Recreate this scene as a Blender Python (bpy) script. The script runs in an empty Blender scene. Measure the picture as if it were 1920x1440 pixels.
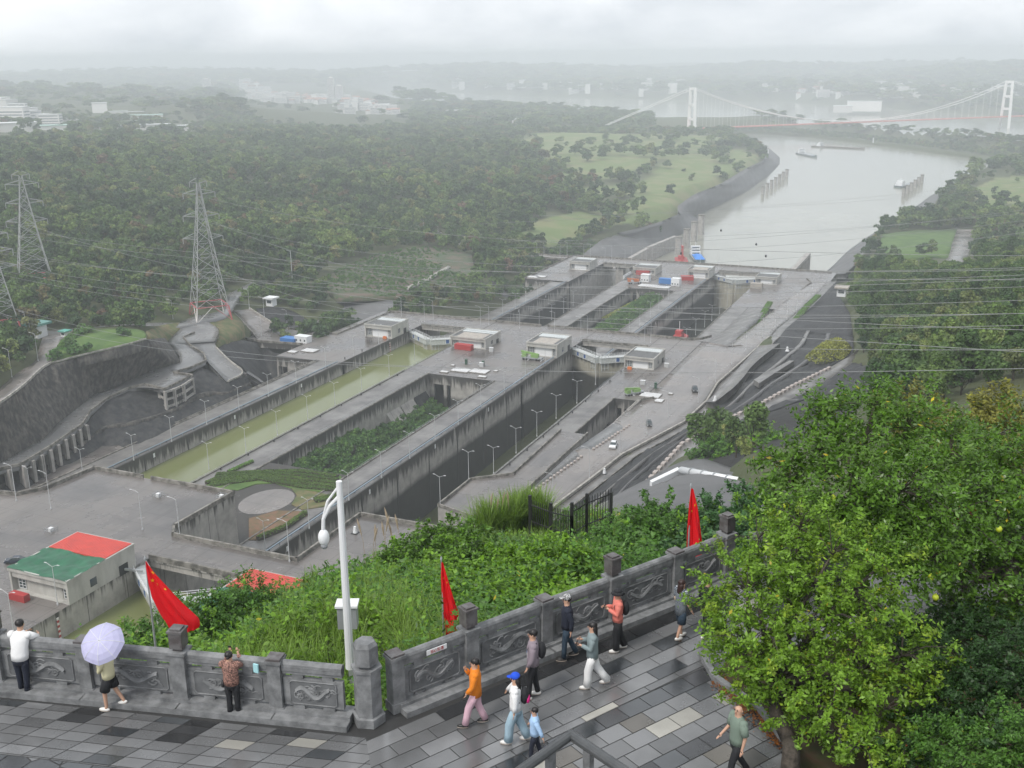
import bpy, bmesh, math, random
import numpy as np
from mathutils import Vector, Matrix
from mathutils.geometry import tessellate_polygon
random.seed(7); RNG=np.random.default_rng(7)
SC=bpy.context.scene; COL=SC.collection
# ---------------- camera ----------------
# world: origin = camera, Y = along the ship lock, X = across it, Z up, metres
FPX=2020.0
def _setup():
    cx,cy=960,720; hz=107; v=(1885,97)
    a=Vector((v[0]-cx,-(v[1]-cy),-FPX)).normalized(); b=Vector((0,-(hz-cy),-FPX)).normalized()
    up=a.cross(b).normalized()
    if up.y<0: up=-up
    X=a.cross(up).normalized()
    return Matrix((X,a,up))
RM=_setup(); RN=np.array([list(r) for r in RM])
cd=bpy.data.cameras.new('camera'); cd.sensor_width=36; cd.lens=FPX*36/1920; cd.clip_start=.5; cd.clip_end=40000
cam=bpy.data.objects.new('camera',cd); COL.objects.link(cam); cam.matrix_world=RM.to_4x4(); SC.camera=cam
def ray(px,py):
    d=RN@np.array([px-960.,-(py-720.),-FPX]); return d/np.linalg.norm(d)
def P(px,py,z):
    d=ray(px,py); return Vector(d*(z/d[2]))
def PF(px,py,zf):
    z=-140.
    for _ in range(40):
        p=P(px,py,z); z=z*.5+zf(p.x,p.y)*.5
    return P(px,py,z)
def proj(p):
    c=RN.T@np.array(p,float); return 960+FPX*c[0]/-c[2],720-FPX*c[1]/-c[2]
# ---------------- world, sun, exposure ----------------
SUN_EL,SUN_AZ=math.radians(52),math.radians(200)
w=bpy.data.worlds.new('World'); SC.world=w; w.use_nodes=True
nt=w.node_tree; nt.nodes.clear()
def N(nt,t,**k):
    n=nt.nodes.new(t)
    for a,b in k.items():
        if a=='inp':
            for i,v in b.items(): n.inputs[i].default_value=v
        else: setattr(n,a,b)
    return n
def L(nt,a,b): nt.links.new(a,b)
out=N(nt,'ShaderNodeOutputWorld'); bs=N(nt,'ShaderNodeBackground'); bc=N(nt,'ShaderNodeBackground'); mx=N(nt,'ShaderNodeMixShader')
sky=N(nt,'ShaderNodeTexSky',sky_type='NISHITA',sun_disc=False,sun_elevation=SUN_EL,sun_rotation=SUN_AZ,altitude=200.,dust_density=4.)
L(nt,sky.outputs[0],bs.inputs[0]); bs.inputs[1].default_value=.1
tc=N(nt,'ShaderNodeTexCoord'); mp=N(nt,'ShaderNodeMapping'); mp.inputs['Scale'].default_value=(1,1,2.2)
n1=N(nt,'ShaderNodeTexNoise',inp={'Scale':5.5,'Detail':7.,'Roughness':.55,'Distortion':.3})
cr=N(nt,'ShaderNodeValToRGB')
cr.color_ramp.elements[0].position=.33; cr.color_ramp.elements[0].color=(.48,.515,.555,1)
cr.color_ramp.elements[1].position=.62; cr.color_ramp.elements[1].color=(.715,.735,.76,1)
L(nt,tc.outputs['Generated'],mp.inputs[0]); L(nt,mp.outputs[0],n1.inputs[0]); L(nt,n1.outputs[0],cr.inputs[0])
L(nt,cr.outputs[0],bc.inputs[0]); bc.inputs[1].default_value=1.0
mx.inputs[0].default_value=.93; L(nt,bs.outputs[0],mx.inputs[1]); L(nt,bc.outputs[0],mx.inputs[2]); L(nt,mx.outputs[0],out.inputs[0])
sd=bpy.data.lights.new('sun','SUN'); sd.energy=1.5; sd.angle=math.radians(16); sd.color=(1,.96,.9)
so=bpy.data.objects.new('sun',sd); COL.objects.link(so)
sdir=Vector((math.sin(SUN_AZ)*math.cos(SUN_EL),math.cos(SUN_AZ)*math.cos(SUN_EL),math.sin(SUN_EL)))
so.rotation_euler=sdir.to_track_quat('Z','Y').to_euler()
SC.view_settings.view_transform='Standard'; SC.view_settings.look='None'; SC.view_settings.exposure=0.72; SC.view_settings.gamma=1
SC.render.engine='CYCLES'
SC.cycles.max_bounces=6; SC.cycles.diffuse_bounces=2; SC.cycles.glossy_bounces=2; SC.cycles.transmission_bounces=2; SC.cycles.volume_bounces=3; SC.cycles.transparent_max_bounces=8
SC.cycles.use_denoising=True; SC.cycles.use_adaptive_sampling=True; SC.cycles.adaptive_threshold=.02
# ---------------- object helpers ----------------
def tag(o,label=None,cat=None,group=None,kind=None):
    if label: o['label']=label
    if cat: o['category']=cat
    if group: o['group']=group
    if kind: o['kind']=kind
    return o
def empty(name,loc=(0,0,0),rz=0):
    o=bpy.data.objects.new(name,None); COL.objects.link(o); o.location=loc; o.rotation_euler=(0,0,rz); o.empty_display_size=.2; return o
class MB:
    def __init__(s): s.v=[];s.f=[];s.m=[];s.mi=0
    def add(s,vs,fs):
        b=len(s.v); s.v+= [tuple(v) for v in vs]; s.f+=[tuple(i+b for i in f) for f in fs]; s.m+=[s.mi]*len(fs); return s
    def box(s,x0,x1,y0,y1,z0,z1):
        return s.add([(x,y,z) for z in (z0,z1) for y in (y0,y1) for x in (x0,x1)],[(0,2,3,1),(4,5,7,6),(0,1,5,4),(2,6,7,3),(0,4,6,2),(1,3,7,5)])
    def obox(s,c,u,hx,hy,z0,z1):   # box centred c (x,y), long axis unit u
        n=(-u[1],u[0]); vs=[]
        for z in (z0,z1):
            for b in (-1,1):
                for a in (-1,1): vs.append((c[0]+a*hx*u[0]+b*hy*n[0],c[1]+a*hx*u[1]+b*hy*n[1],z))
        return s.add(vs,[(0,2,3,1),(4,5,7,6),(0,1,5,4),(2,6,7,3),(0,4,6,2),(1,3,7,5)])
    def beam(s,a,b,w,h,up=(0,0,1)):
        a=Vector(a);b=Vector(b);d=(b-a)
        if d.length<1e-6: return s
        d.normalize(); u=Vector(up); x=d.cross(u)
        if x.length<1e-3: x=d.cross(Vector((1,0,0)))
        x.normalize(); y=x.cross(d)
        vs=[p+x*i*w/2+y*j*h/2 for p in (a,b) for j in (-1,1) for i in (-1,1)]
        return s.add(vs,[(0,1,3,2),(4,6,7,5),(0,4,5,1),(2,3,7,6),(0,2,6,4),(1,5,7,3)])
    def prism(s,pts,z0,z1):
        n=len(pts); a=sum(pts[i][0]*pts[(i+1)%n][1]-pts[(i+1)%n][0]*pts[i][1] for i in range(n))
        if a<0: pts=pts[::-1]
        zz0=z0 if hasattr(z0,'__len__') else [z0]*n; zz1=z1 if hasattr(z1,'__len__') else [z1]*n
        if a<0 and hasattr(z1,'__len__'): zz1=zz1[::-1]
        if a<0 and hasattr(z0,'__len__'): zz0=zz0[::-1]
        vs=[(p[0],p[1],z) for p,z in zip(pts,zz0)]+[(p[0],p[1],z) for p,z in zip(pts,zz1)]
        tri=tessellate_polygon([[Vector((p[0],p[1],0)) for p in pts]])
        fs=[]
        for t in tri:
            A,B,C=[pts[i] for i in t]
            cr=(B[0]-A[0])*(C[1]-A[1])-(B[1]-A[1])*(C[0]-A[0])
            t=tuple(t) if cr>0 else tuple(t)[::-1]
            fs.append(tuple(i+n for i in t)); fs.append(t[::-1])
        for i in range(n): j=(i+1)%n; fs.append((i,j,j+n,i+n))
        return s.add(vs,fs)
    def tube(s,pts,r,n=6,cap=True):
        pts=[Vector(p) for p in pts]; rr=r if hasattr(r,'__len__') else [r]*len(pts)
        vs=[];fs=[];px=None
        for i,p in enumerate(pts):
            d=(pts[min(i+1,len(pts)-1)]-pts[max(i-1,0)])
            if d.length<1e-9: d=Vector((0,0,1))
            d.normalize()
            x=(px-d*px.dot(d)) if px is not None else d.orthogonal()
            if x.length<1e-4: x=d.orthogonal()
            x.normalize(); px=x; y=d.cross(x)
            for k in range(n):
                a=2*math.pi*k/n; vs.append(p+(x*math.cos(a)+y*math.sin(a))*rr[i])
        for i in range(len(pts)-1):
            for k in range(n):
                k2=(k+1)%n; fs.append((i*n+k,i*n+k2,(i+1)*n+k2,(i+1)*n+k))
        if cap: fs.append(tuple(range(n))[::-1]); fs.append(tuple((len(pts)-1)*n+k for k in range(n)))
        return s.add(vs,fs)
    def lathe(s,prof,c=(0,0,0),n=16,ang=0):  # prof [(r,z)]
        vs=[];fs=[]
        for r,z in prof:
            for k in range(n):
                a=2*math.pi*k/n+ang; vs.append((c[0]+r*math.cos(a),c[1]+r*math.sin(a),c[2]+z))
        for i in range(len(prof)-1):
            for k in range(n):
                k2=(k+1)%n; fs.append((i*n+k,i*n+k2,(i+1)*n+k2,(i+1)*n+k))
        fs.append(tuple(range(n))[::-1]); fs.append(tuple((len(prof)-1)*n+k for k in range(n)))
        return s.add(vs,fs)
    def ell(s,c,r,n=10,m=7,rot=None):
        vs=[];fs=[]
        for i in range(m+1):
            t=math.pi*i/m
            for k in range(n):
                a=2*math.pi*k/n; v=Vector((r[0]*math.sin(t)*math.cos(a),r[1]*math.sin(t)*math.sin(a),-r[2]*math.cos(t)))
                if rot is not None: v=rot@v
                vs.append(v+Vector(c))
        for i in range(m):
            for k in range(n):
                k2=(k+1)%n; fs.append((i*n+k,i*n+k2,(i+1)*n+k2,(i+1)*n+k))
        return s.add(vs,fs)
    def mesh(s,name,mats,smooth=False):
        me=bpy.data.meshes.new(name); me.from_pydata(s.v,[],s.f)
        for m in (mats if isinstance(mats,(list,tuple)) else [mats]): me.materials.append(m)
        if any(s.m): me.polygons.foreach_set('material_index',s.m)
        if smooth: me.polygons.foreach_set('use_smooth',[True]*len(s.f))
        me.update(); return me
    def build(s,name,mats,parent=None,smooth=False,loc=None):
        o=bpy.data.objects.new(name,s.mesh(name,mats,smooth)); COL.objects.link(o)
        if parent is not None: o.parent=parent
        if loc is not None: o.location=loc
        return o
def npmesh(name,V,F,mats,mi=None,smooth=False):
    V=np.asarray(V,np.float32); F=np.asarray(F,np.int32); k=F.shape[1]
    me=bpy.data.meshes.new(name); me.vertices.add(len(V)); me.vertices.foreach_set('co',V.ravel())
    me.loops.add(F.size); me.loops.foreach_set('vertex_index',F.ravel())
    me.polygons.add(len(F)); me.polygons.foreach_set('loop_start',np.arange(0,F.size,k,dtype=np.int32))
    for m in (mats if isinstance(mats,(list,tuple)) else [mats]): me.materials.append(m)
    if mi is not None: me.polygons.foreach_set('material_index',np.asarray(mi,np.int32))
    if smooth: me.polygons.foreach_set('use_smooth',np.ones(len(F),bool))
    me.update(calc_edges=True); return me
def link(name,me,parent=None,loc=None,rot=None,sc=None):
    o=bpy.data.objects.new(name,me); COL.objects.link(o)
    if parent is not None: o.parent=parent
    if loc is not None: o.location=loc
    if rot is not None: o.rotation_euler=rot
    if sc is not None: o.scale=sc if hasattr(sc,'__len__') else (sc,)*3
    return o
def kids(o): return [c for c in COL.objects if c.parent==o]
CHILD={}
def proto(root,label,cat,group=None):
    """remember a thing's children (one scan) so copies are cheap"""
    tag(root,label,cat,group); CHILD[root.name]=[(c,[g for g in COL.objects if g.parent==c]) for c in COL.objects if c.parent==root]; return root
def dup(root,loc,rz=0,label=None,group=None,sc=None):
    r=root.copy(); COL.objects.link(r); r.location=loc; r.rotation_euler=(0,0,rz)
    if sc: r.scale=(sc,)*3
    if label: r['label']=label
    if group: r['group']=group
    for c,gs in CHILD.get(root.name,[]):
        k=c.copy(); COL.objects.link(k); k.parent=r
        for g in gs:
            q=g.copy(); COL.objects.link(q); q.parent=k
    return r
# ---------------- materials ----------------
def mat(name,c,c2=None,scale=1.,rough=.8,rough2=None,metal=0,spec=.5,bump=0,bscale=None,stretch=(1,1,1),thr=(.35,.65),detail=5,island=0.,objr=0.,coord='pos',extra=None,trans=0.):
    m=bpy.data.materials.new(name); m.use_nodes=True; nt=m.node_tree; b=nt.nodes['Principled BSDF']
    b.inputs['Roughness'].default_value=rough; b.inputs['Metallic'].default_value=metal; b.inputs['Specular IOR Level'].default_value=spec
    c=(*c,1) if len(c)==3 else c
    b.inputs['Base Color'].default_value=c
    m.diffuse_color=c
    if coord=='pos': src=N(nt,'ShaderNodeNewGeometry').outputs['Position']
    else: src=N(nt,'ShaderNodeTexCoord').outputs['Object']
    mp=N(nt,'ShaderNodeMapping'); mp.inputs['Scale'].default_value=stretch; L(nt,src,mp.inputs[0])
    col=None
    if c2 is not None:
        n=N(nt,'ShaderNodeTexNoise',inp={'Scale':scale,'Detail':float(detail),'Roughness':.6}); L(nt,mp.outputs[0],n.inputs[0])
        r=N(nt,'ShaderNodeMapRange',inp={1:thr[0],2:thr[1]}); L(nt,n.outputs[0],r.inputs[0])
        x=N(nt,'ShaderNodeMix',data_type='RGBA'); x.inputs[6].default_value=c; x.inputs[7].default_value=(*c2,1); L(nt,r.outputs[0],x.inputs[0])
        col=x.outputs[2]
        if rough2 is not None:
            q=N(nt,'ShaderNodeMapRange',inp={1:thr[0],2:thr[1],3:rough,4:rough2}); L(nt,n.outputs[0],q.inputs[0]); L(nt,q.outputs[0],b.inputs['Roughness'])
    if extra: col=extra(nt,col,src,b) or col
    if island or objr:
        h=N(nt,'ShaderNodeHueSaturation')
        if col: L(nt,col,h.inputs['Color'])
        else: h.inputs['Color'].default_value=c
        if island: rs=N(nt,'ShaderNodeNewGeometry').outputs['Random Per Island']; amt=island
        else: rs=N(nt,'ShaderNodeObjectInfo').outputs['Random']; amt=objr
        v=N(nt,'ShaderNodeMapRange',inp={3:1-amt,4:1+amt}); L(nt,rs,v.inputs[0]); L(nt,v.outputs[0],h.inputs['Value'])
        col=h.outputs[0]
    if col: L(nt,col,b.inputs['Base Color'])
    if bump:
        n=N(nt,'ShaderNodeTexNoise',inp={'Scale':bscale or scale*3,'Detail':6.}); L(nt,mp.outputs[0],n.inputs[0])
        k=N(nt,'ShaderNodeBump',inp={'Strength':1.,'Distance':bump}); L(nt,n.outputs[0],k.inputs['Height']); L(nt,k.outputs[0],b.inputs['Normal'])
    if trans:
        t=N(nt,'ShaderNodeBsdfTranslucent'); ms=N(nt,'ShaderNodeMixShader'); ms.inputs[0].default_value=trans
        o=[n for n in nt.nodes if n.type=='OUTPUT_MATERIAL'][0]
        if col: L(nt,col,t.inputs[0])
        else: t.inputs[0].default_value=c
        L(nt,b.outputs[0],ms.inputs[1]); L(nt,t.outputs[0],ms.inputs[2]); L(nt,ms.outputs[0],o.inputs[0])
    return m
def streaks(z_list,dark=(.035,.034,.032),wet=None,joint=12.5):
    """concrete wall: dark runs under each coping level, vertical joints, optional slime line below z=wet"""
    def f(nt,col,src,b):
        sx=N(nt,'ShaderNodeSeparateXYZ'); L(nt,src,sx.inputs[0])
        mp=N(nt,'ShaderNodeMapping'); mp.inputs['Scale'].default_value=(.55,.55,.035); L(nt,src,mp.inputs[0])
        n=N(nt,'ShaderNodeTexNoise',inp={'Scale':1.,'Detail':4.,'Roughness':.65}); L(nt,mp.outputs[0],n.inputs[0])
        big=N(nt,'ShaderNodeTexNoise',inp={'Scale':.05,'Detail':2.}); L(nt,src,big.inputs[0])
        fac=None
        for z in z_list:
            # height below coping
            d=N(nt,'ShaderNodeMath',operation='SUBTRACT'); d.inputs[0].default_value=z; L(nt,sx.outputs[2],d.inputs[1])
            a=N(nt,'ShaderNodeMapRange',inp={1:0.,2:7.,3:.34,4:-.06}); L(nt,d.outputs[0],a.inputs[0])
            e=N(nt,'ShaderNodeMath',operation='GREATER_THAN'); e.inputs[1].default_value=-.2; L(nt,d.outputs[0],e.inputs[0])
            g=N(nt,'ShaderNodeMath',operation='MULTIPLY'); L(nt,a.outputs[0],g.inputs[0]); L(nt,e.outputs[0],g.inputs[1])
            if fac is None: fac=g.outputs[0]
            else:
                q=N(nt,'ShaderNodeMath',operation='MAXIMUM'); L(nt,fac,q.inputs[0]); L(nt,g.outputs[0],q.inputs[1]); fac=q.outputs[0]
        s=N(nt,'ShaderNodeMath',operation='ADD'); L(nt,n.outputs[0],s.inputs[0]); L(nt,fac,s.inputs[1])
        r=N(nt,'ShaderNodeMapRange',inp={1:.55,2:.70,3:0.,4:.93}); L(nt,s.outputs[0],r.inputs[0])
        x=N(nt,'ShaderNodeMix',data_type='RGBA'); L(nt,col,x.inputs[6]); x.inputs[7].default_value=(*dark,1); L(nt,r.outputs[0],x.inputs[0]); c=x.outputs[2]
        # vertical joints along Y and X
        for k in (0,1):
            m=N(nt,'ShaderNodeMath',operation='PINGPONG'); m.inputs[1].default_value=joint/2; L(nt,sx.outputs[k],m.inputs[0])
            j=N(nt,'ShaderNodeMapRange',inp={1:.06,2:.16,3:.75,4:0.}); L(nt,m.outputs[0],j.inputs[0])
            ge=N(nt,'ShaderNodeNewGeometry'); ss=N(nt,'ShaderNodeSeparateXYZ'); L(nt,ge.outputs['Normal'],ss.inputs[0])
            ab=N(nt,'ShaderNodeMath',operation='ABSOLUTE'); L(nt,ss.outputs[1-k],ab.inputs[0])
            gg=N(nt,'ShaderNodeMath',operation='GREATER_THAN'); gg.inputs[1].default_value=.7; L(nt,ab.outputs[0],gg.inputs[0])
            mu=N(nt,'ShaderNodeMath',operation='MULTIPLY'); L(nt,j.outputs[0],mu.inputs[0]); L(nt,gg.outputs[0],mu.inputs[1])
            x=N(nt,'ShaderNodeMix',data_type='RGBA'); L(nt,c,x.inputs[6]); x.inputs[7].default_value=(.03,.03,.03,1); L(nt,mu.outputs[0],x.inputs[0]); c=x.outputs[2]
        if wet is not None:
            n2=N(nt,'ShaderNodeTexNoise',inp={'Scale':.12,'Detail':4.}); L(nt,src,n2.inputs[0])
            a=N(nt,'ShaderNodeMath',operation='MULTIPLY_ADD'); L(nt,n2.outputs[0],a.inputs[0]); a.inputs[1].default_value=2.2; L(nt,sx.outputs[2],a.inputs[2])
            r=N(nt,'ShaderNodeMapRange',inp={1:wet+.3,2:wet+2.6,3:.93,4:0.}); L(nt,a.outputs[0],r.inputs[0])
            x=N(nt,'ShaderNodeMix',data_type='RGBA'); L(nt,c,x.inputs[6]); x.inputs[7].default_value=(.014,.016,.014,1); L(nt,r.outputs[0],x.inputs[0]); c=x.outputs[2]
        return c
    return f
def joints(step=6.,amt=.45):
    def f(nt,col,src,b):
        sx=N(nt,'ShaderNodeSeparateXYZ'); L(nt,src,sx.inputs[0]); c=col
        mp=N(nt,'ShaderNodeMapping'); mp.inputs['Scale'].default_value=(.5,.05,.5); L(nt,src,mp.inputs[0]); n=N(nt,'ShaderNodeTexNoise',inp={'Scale':1.,'Detail':6.,'Roughness':.7}); L(nt,mp.outputs[0],n.inputs[0])
        r=N(nt,'ShaderNodeMapRange',inp={1:.52,2:.70,3:0.,4:.45}); L(nt,n.outputs[0],r.inputs[0])
        x=N(nt,'ShaderNodeMix',data_type='RGBA'); L(nt,c,x.inputs[6]); x.inputs[7].default_value=(.06,.055,.05,1); L(nt,r.outputs[0],x.inputs[0]); c=x.outputs[2]
        for k in (0,1):
            m=N(nt,'ShaderNodeMath',operation='PINGPONG'); m.inputs[1].default_value=step/2; L(nt,sx.outputs[k],m.inputs[0])
            j=N(nt,'ShaderNodeMapRange',inp={1:.05,2:.14,3:amt,4:0.}); L(nt,m.outputs[0],j.inputs[0])
            x=N(nt,'ShaderNodeMix',data_type='RGBA'); L(nt,c,x.inputs[6]); x.inputs[7].default_value=(.04,.038,.035,1); L(nt,j.outputs[0],x.inputs[0]); c=x.outputs[2]
        return c
    return f
CON=(.40,.38,.355); CON2=(.27,.255,.24)
m_wall3=mat('wall concrete upper',(.44,.42,.39),(.30,.285,.265),.35,.85,bump=.02,bscale=2,extra=streaks([-112.5],wet=None))
m_wall4=mat('wall concrete middle',CON,CON2,.35,.85,bump=.02,bscale=2,extra=streaks([-136,-116],wet=None))
m_wall4w=mat('wall concrete with slime line',CON,CON2,.35,.8,bump=.02,bscale=2,extra=streaks([-136],wet=-146.5))
m_wall5w=mat('wall concrete lower with slime line',CON,CON2,.35,.8,bump=.02,bscale=2,extra=streaks([-154.5],wet=-163.8))
m_wall5=mat('wall concrete lower',CON,CON2,.35,.85,bump=.02,bscale=2,extra=streaks([-154.5]))
m_deck=mat('deck concrete wet',(.185,.167,.156),(.095,.088,.084),.045,.42,.12,bump=.006,bscale=3,thr=(.38,.66),detail=9,extra=joints(6.2,.5))
m_walk=mat('wall walkway concrete',(.115,.11,.108),(.20,.19,.18),.12,.5,.3,detail=8,extra=joints(12.5,.5))
m_par=mat('parapet concrete stained',(.26,.245,.22),(.08,.075,.065),.5,.85,thr=(.4,.62),detail=8)
m_road=mat('road asphalt wet',(.115,.116,.12),(.18,.177,.172),.08,.38,.22,detail=9,bump=.004,bscale=4)
m_roadc=mat('concrete road wet',(.23,.206,.19),(.145,.132,.124),.05,.35,.18,detail=9,bump=.004,bscale=4,extra=joints(7.,.4))
m_shot=mat('shotcrete slope',(.030,.029,.028),(.14,.128,.112),.55,.85,bump=.6,bscale=.6,thr=(.42,.70),stretch=(1,1,.6),detail=12)
m_shot2=mat('dark shotcrete slope',(.015,.016,.019),(.060,.060,.058),.35,.8,bump=.5,bscale=.5,thr=(.42,.74),stretch=(1,1,.6),detail=12)
m_apron=mat('grey slab embankment',(.15,.148,.15),(.10,.10,.102),.05,.7,detail=8)
m_kerb=mat('light kerb',(.42,.40,.36),(.22,.21,.19),.6,.8,thr=(.4,.6))
ORD=['first','second','third','fourth','fifth','sixth','seventh','eighth','ninth','tenth','eleventh','twelfth','thirteenth','fourteenth','fifteenth','sixteenth','seventeenth','eighteenth','nineteenth','twentieth']
m_lamp=mat('lamp grey white',(.52,.53,.54),rough=.5)
m_white=mat('white paint',(.72,.73,.74),rough=.45)
m_steel=mat('grey galvanised steel',(.42,.44,.46),(.3,.31,.32),.5,.5,metal=.3)
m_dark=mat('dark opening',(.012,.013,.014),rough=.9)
m_pipe=mat('blue grey handrail pipe',(.24,.30,.36),rough=.5,metal=.2)
m_red=mat('red paint',(.40,.04,.04),rough=.5)
m_blue=mat('blue paint',(.05,.19,.48),rough=.5)
m_green=mat('lime green paint',(.20,.34,.10),rough=.5)
m_black=mat('black paint',(.02,.02,.022),rough=.5)
m_glass=mat('window glass',(.03,.045,.05),rough=.08,spec=.8)
m_grassy=mat('grass ground',(.10,.17,.035),(.055,.11,.025),.12,.95,thr=(.35,.65),detail=9,bump=.1,bscale=1)
m_brown=mat('brown grassy soil',(.17,.14,.07),(.08,.11,.035),.25,.95,thr=(.4,.6),detail=8)
def water(name,c,rough=.08,bs=.6,bd=.03):
    return mat(name,c,tuple(x*.88 for x in c),.02,rough,bump=bd,bscale=bs,spec=.5,detail=3)
m_wg=water('green lock water',(.17,.19,.075),.1,1.2,.02)
m_wd=water('dark lock water',(.022,.026,.018),.1,1.2,.02)
m_wo=water('olive dark lock water',(.085,.095,.045),.1,1.2,.02)
m_wr=water('river water',(.30,.30,.25),.12,.25,.05)
# ================= ship lock =================
XL0,XL1,XR0,XR1=-269.,-235.,-178.,-144.      # chamber side faces (left chamber, right chamber)
ZB=-190.
def sheet(name,poly,z,m,parent=None,t=.004,kind=None,label=None,cat=None,depth=None):
    mb=MB(); mb.prism([(p[0],p[1]) for p in poly],z-(depth or .3),z+t); o=mb.build(name,m,parent)
    if kind or label or cat: tag(o,label,cat,None,kind)
    return o
def par_mb(pts,z,h=.95,t=.45,mb=None):
    """solid parapet along world polyline"""
    mb=mb or MB()
    for a,b in zip(pts[:-1],pts[1:]):
        a=Vector((a[0],a[1],0));b=Vector((b[0],b[1],0)); d=(b-a); l=d.length
        if l<.1: continue
        d.normalize(); c=(a+b)/2; mb.obox((c.x,c.y),(d.x,d.y),l/2+t/2-.01,t/2,z-.2,z+h)
    return mb
def parapet(pts,z,label,h=.95,t=.45,group=None):
    mb=par_mb(pts,z,h,t); o=mb.build('parapet',m_par); tag(o,label,'parapet',group); return o
def parapet3(pts,label,h=.9,t=.4,m=None,group=None,name='parapet',cat='parapet',dz=0):
    mb=MB()
    for a,b in zip(pts[:-1],pts[1:]):
        a=Vector(a)+Vector((0,0,h/2+dz));b=Vector(b)+Vector((0,0,h/2+dz)); mb.beam(a,b,t,h)
    o=mb.build(name,m or m_kerb); tag(o,label,cat,group); return o
def wall(label,x0,x1,y0,y1,z,m,pipe=None,kerb=None,step=True):
    r=empty('lock_wall',((x0+x1)/2,y0,z)); tag(r,label,'lock wall')
    ox,oy,oz=(x0+x1)/2,y0,z
    MB().box(x0-ox,x1-ox,0,y1-y0,ZB-oz,0).build('wall_body',m,r)
    MB().box(x0-ox+.5,x1-ox-.5,.1,y1-y0-.1,.001,.03).build('walkway',m_walk,r)
    k=MB()
    for e in (kerb or ()):   # low coping kerbs
        xx=x0+.25 if e==0 else x1-.25
        k.box(xx-ox-.25,xx-ox+.25,0,y1-y0,.002,.45)
    if kerb: k.build('coping_kerb',m_par,r)
    if pipe is not None:
        xx=(x0+1.2 if pipe==0 else x1-1.2)-ox; p=MB(); p.beam((xx,0,.9),(xx,y1-y0,.9),.45,.28)
        y=0
        while y<y1-y0: p.beam((xx,y+.2,0),(xx,y+.2,.8),.2,.2); y+=6
        p.build('handrail_pipe',m_pipe,r)
        q=MB(); xx2=(x0+2.6 if pipe==0 else x1-2.6)-ox; q.box(xx2-.7,xx2+.7,0,y1-y0,.031,.05); q.build('gutter',m_black,r)
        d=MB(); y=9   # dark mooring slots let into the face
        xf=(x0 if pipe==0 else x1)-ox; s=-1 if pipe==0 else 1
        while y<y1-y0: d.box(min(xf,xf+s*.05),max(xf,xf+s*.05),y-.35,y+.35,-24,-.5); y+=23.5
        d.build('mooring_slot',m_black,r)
        d=MB(); y=14
        while y<y1-y0: d.box(min(xf+s*.06,xf+s*.12),max(xf+s*.06,xf+s*.12),y-.45,y+.45,-2.6,-1.0); y+=47
        d.build('berth_plate',m_white,r)
    return r
def block(label,poly,z,m,name='lock_block',cat='lock block',zb=ZB,deckm=None):
    cx=sum(p[0] for p in poly)/len(poly); cy=sum(p[1] for p in poly)/len(poly)
    r=empty(name,(cx,cy,z)); tag(r,label,cat); q=[(p[0]-cx,p[1]-cy) for p in poly]
    MB().prism(q,zb-z,0).build('concrete_body',m,r)
    MB().prism([(a*.999,b*.999) for a,b in q],.001,.03).build('deck_surface',deckm or m_deck,r)
    return r
# ---- middle stage: walls ----
wall('long lock wall with pipe rail left of the green water channel',-281,XL0,224,411,-136,m_wall4,pipe=1,kerb=(0,))
wall('lock wall between the green water channel and the shrub pit',XL1,-222,224,411,-136,m_wall4,kerb=(0,1))
wall('tall lock wall with pipe rail and black slime facing the right channel',-190,XR0,224,410.99,-136,m_wall4w,pipe=1,kerb=(0,))
wall('right wall of the right channel behind the raised plaza',XR1,-133,289,407,-136,m_wall4w,kerb=(0,1))
# island block with front openings
def front(r_,x0,x1,y,z,zb,ops,m,th=1.5):
    """front slab at y..y+th (in root space) with rectangular openings [(xa,xb,za,zb)] and dark backing"""
    xs=sorted({x0,x1,*[o[0] for o in ops],*[o[1] for o in ops]}); zs=sorted({zb,z,*[o[2] for o in ops],*[o[3] for o in ops]})
    mb=MB()
    for a,b in zip(xs[:-1],xs[1:]):
        for c,d in zip(zs[:-1],zs[1:]):
            mx_,mz=(a+b)/2,(c+d)/2
            if any(o[0]<mx_<o[1] and o[2]<mz<o[3] for o in ops): continue
            mb.box(a,b,y,y+th,c,d)
    mb.build('front_wall',m,r_)
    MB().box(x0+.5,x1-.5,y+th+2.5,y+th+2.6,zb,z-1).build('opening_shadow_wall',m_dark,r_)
def head(label,x0,x1,yf,yb,z,m,ops,zb=ZB):
    cx,cy=(x0+x1)/2,(yf+yb)/2; r=empty('lock_block',(cx,cy,z)); tag(r,label,'lock block')
    MB().box(x0-cx,x1-cx,yf+4.4-cy,yb-cy,zb-z,-1.2).build('concrete_body',m,r)
    MB().box(x0-cx,x1-cx,yf-.01-cy,yb-cy,-1.2,0).build('deck_slab',m,r)
    MB().box(x0-cx+.3,x1-cx-.3,yf+.3-cy,yb-.3-cy,.001,.03).build('deck_surface',m_deck,r)
    front(r,x0-cx,x1-cx,yf-cy,-1.21,zb-z,ops,m)
    return r
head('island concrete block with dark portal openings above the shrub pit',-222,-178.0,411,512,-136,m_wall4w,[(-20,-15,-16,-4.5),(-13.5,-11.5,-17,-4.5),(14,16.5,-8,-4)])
MB().box(-235,-222,411,512,ZB,-136).build('lock_wall',m_wall4); o=COL.objects[-1]; tag(o,'concrete wall head beside the two grey roofed gate houses','lock wall')
sheet('deck_surface',[(-234.5,411),(-222,411),(-222,512),(-234.5,512)],-136,m_deck,kind='structure').name='pavement'
head('left concrete block with a small dark opening beside the black pit',-305,-269,411,512,-136,m_wall4,[(-17,-12,-14,-5),(14,17,-9,-4.5)])
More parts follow.
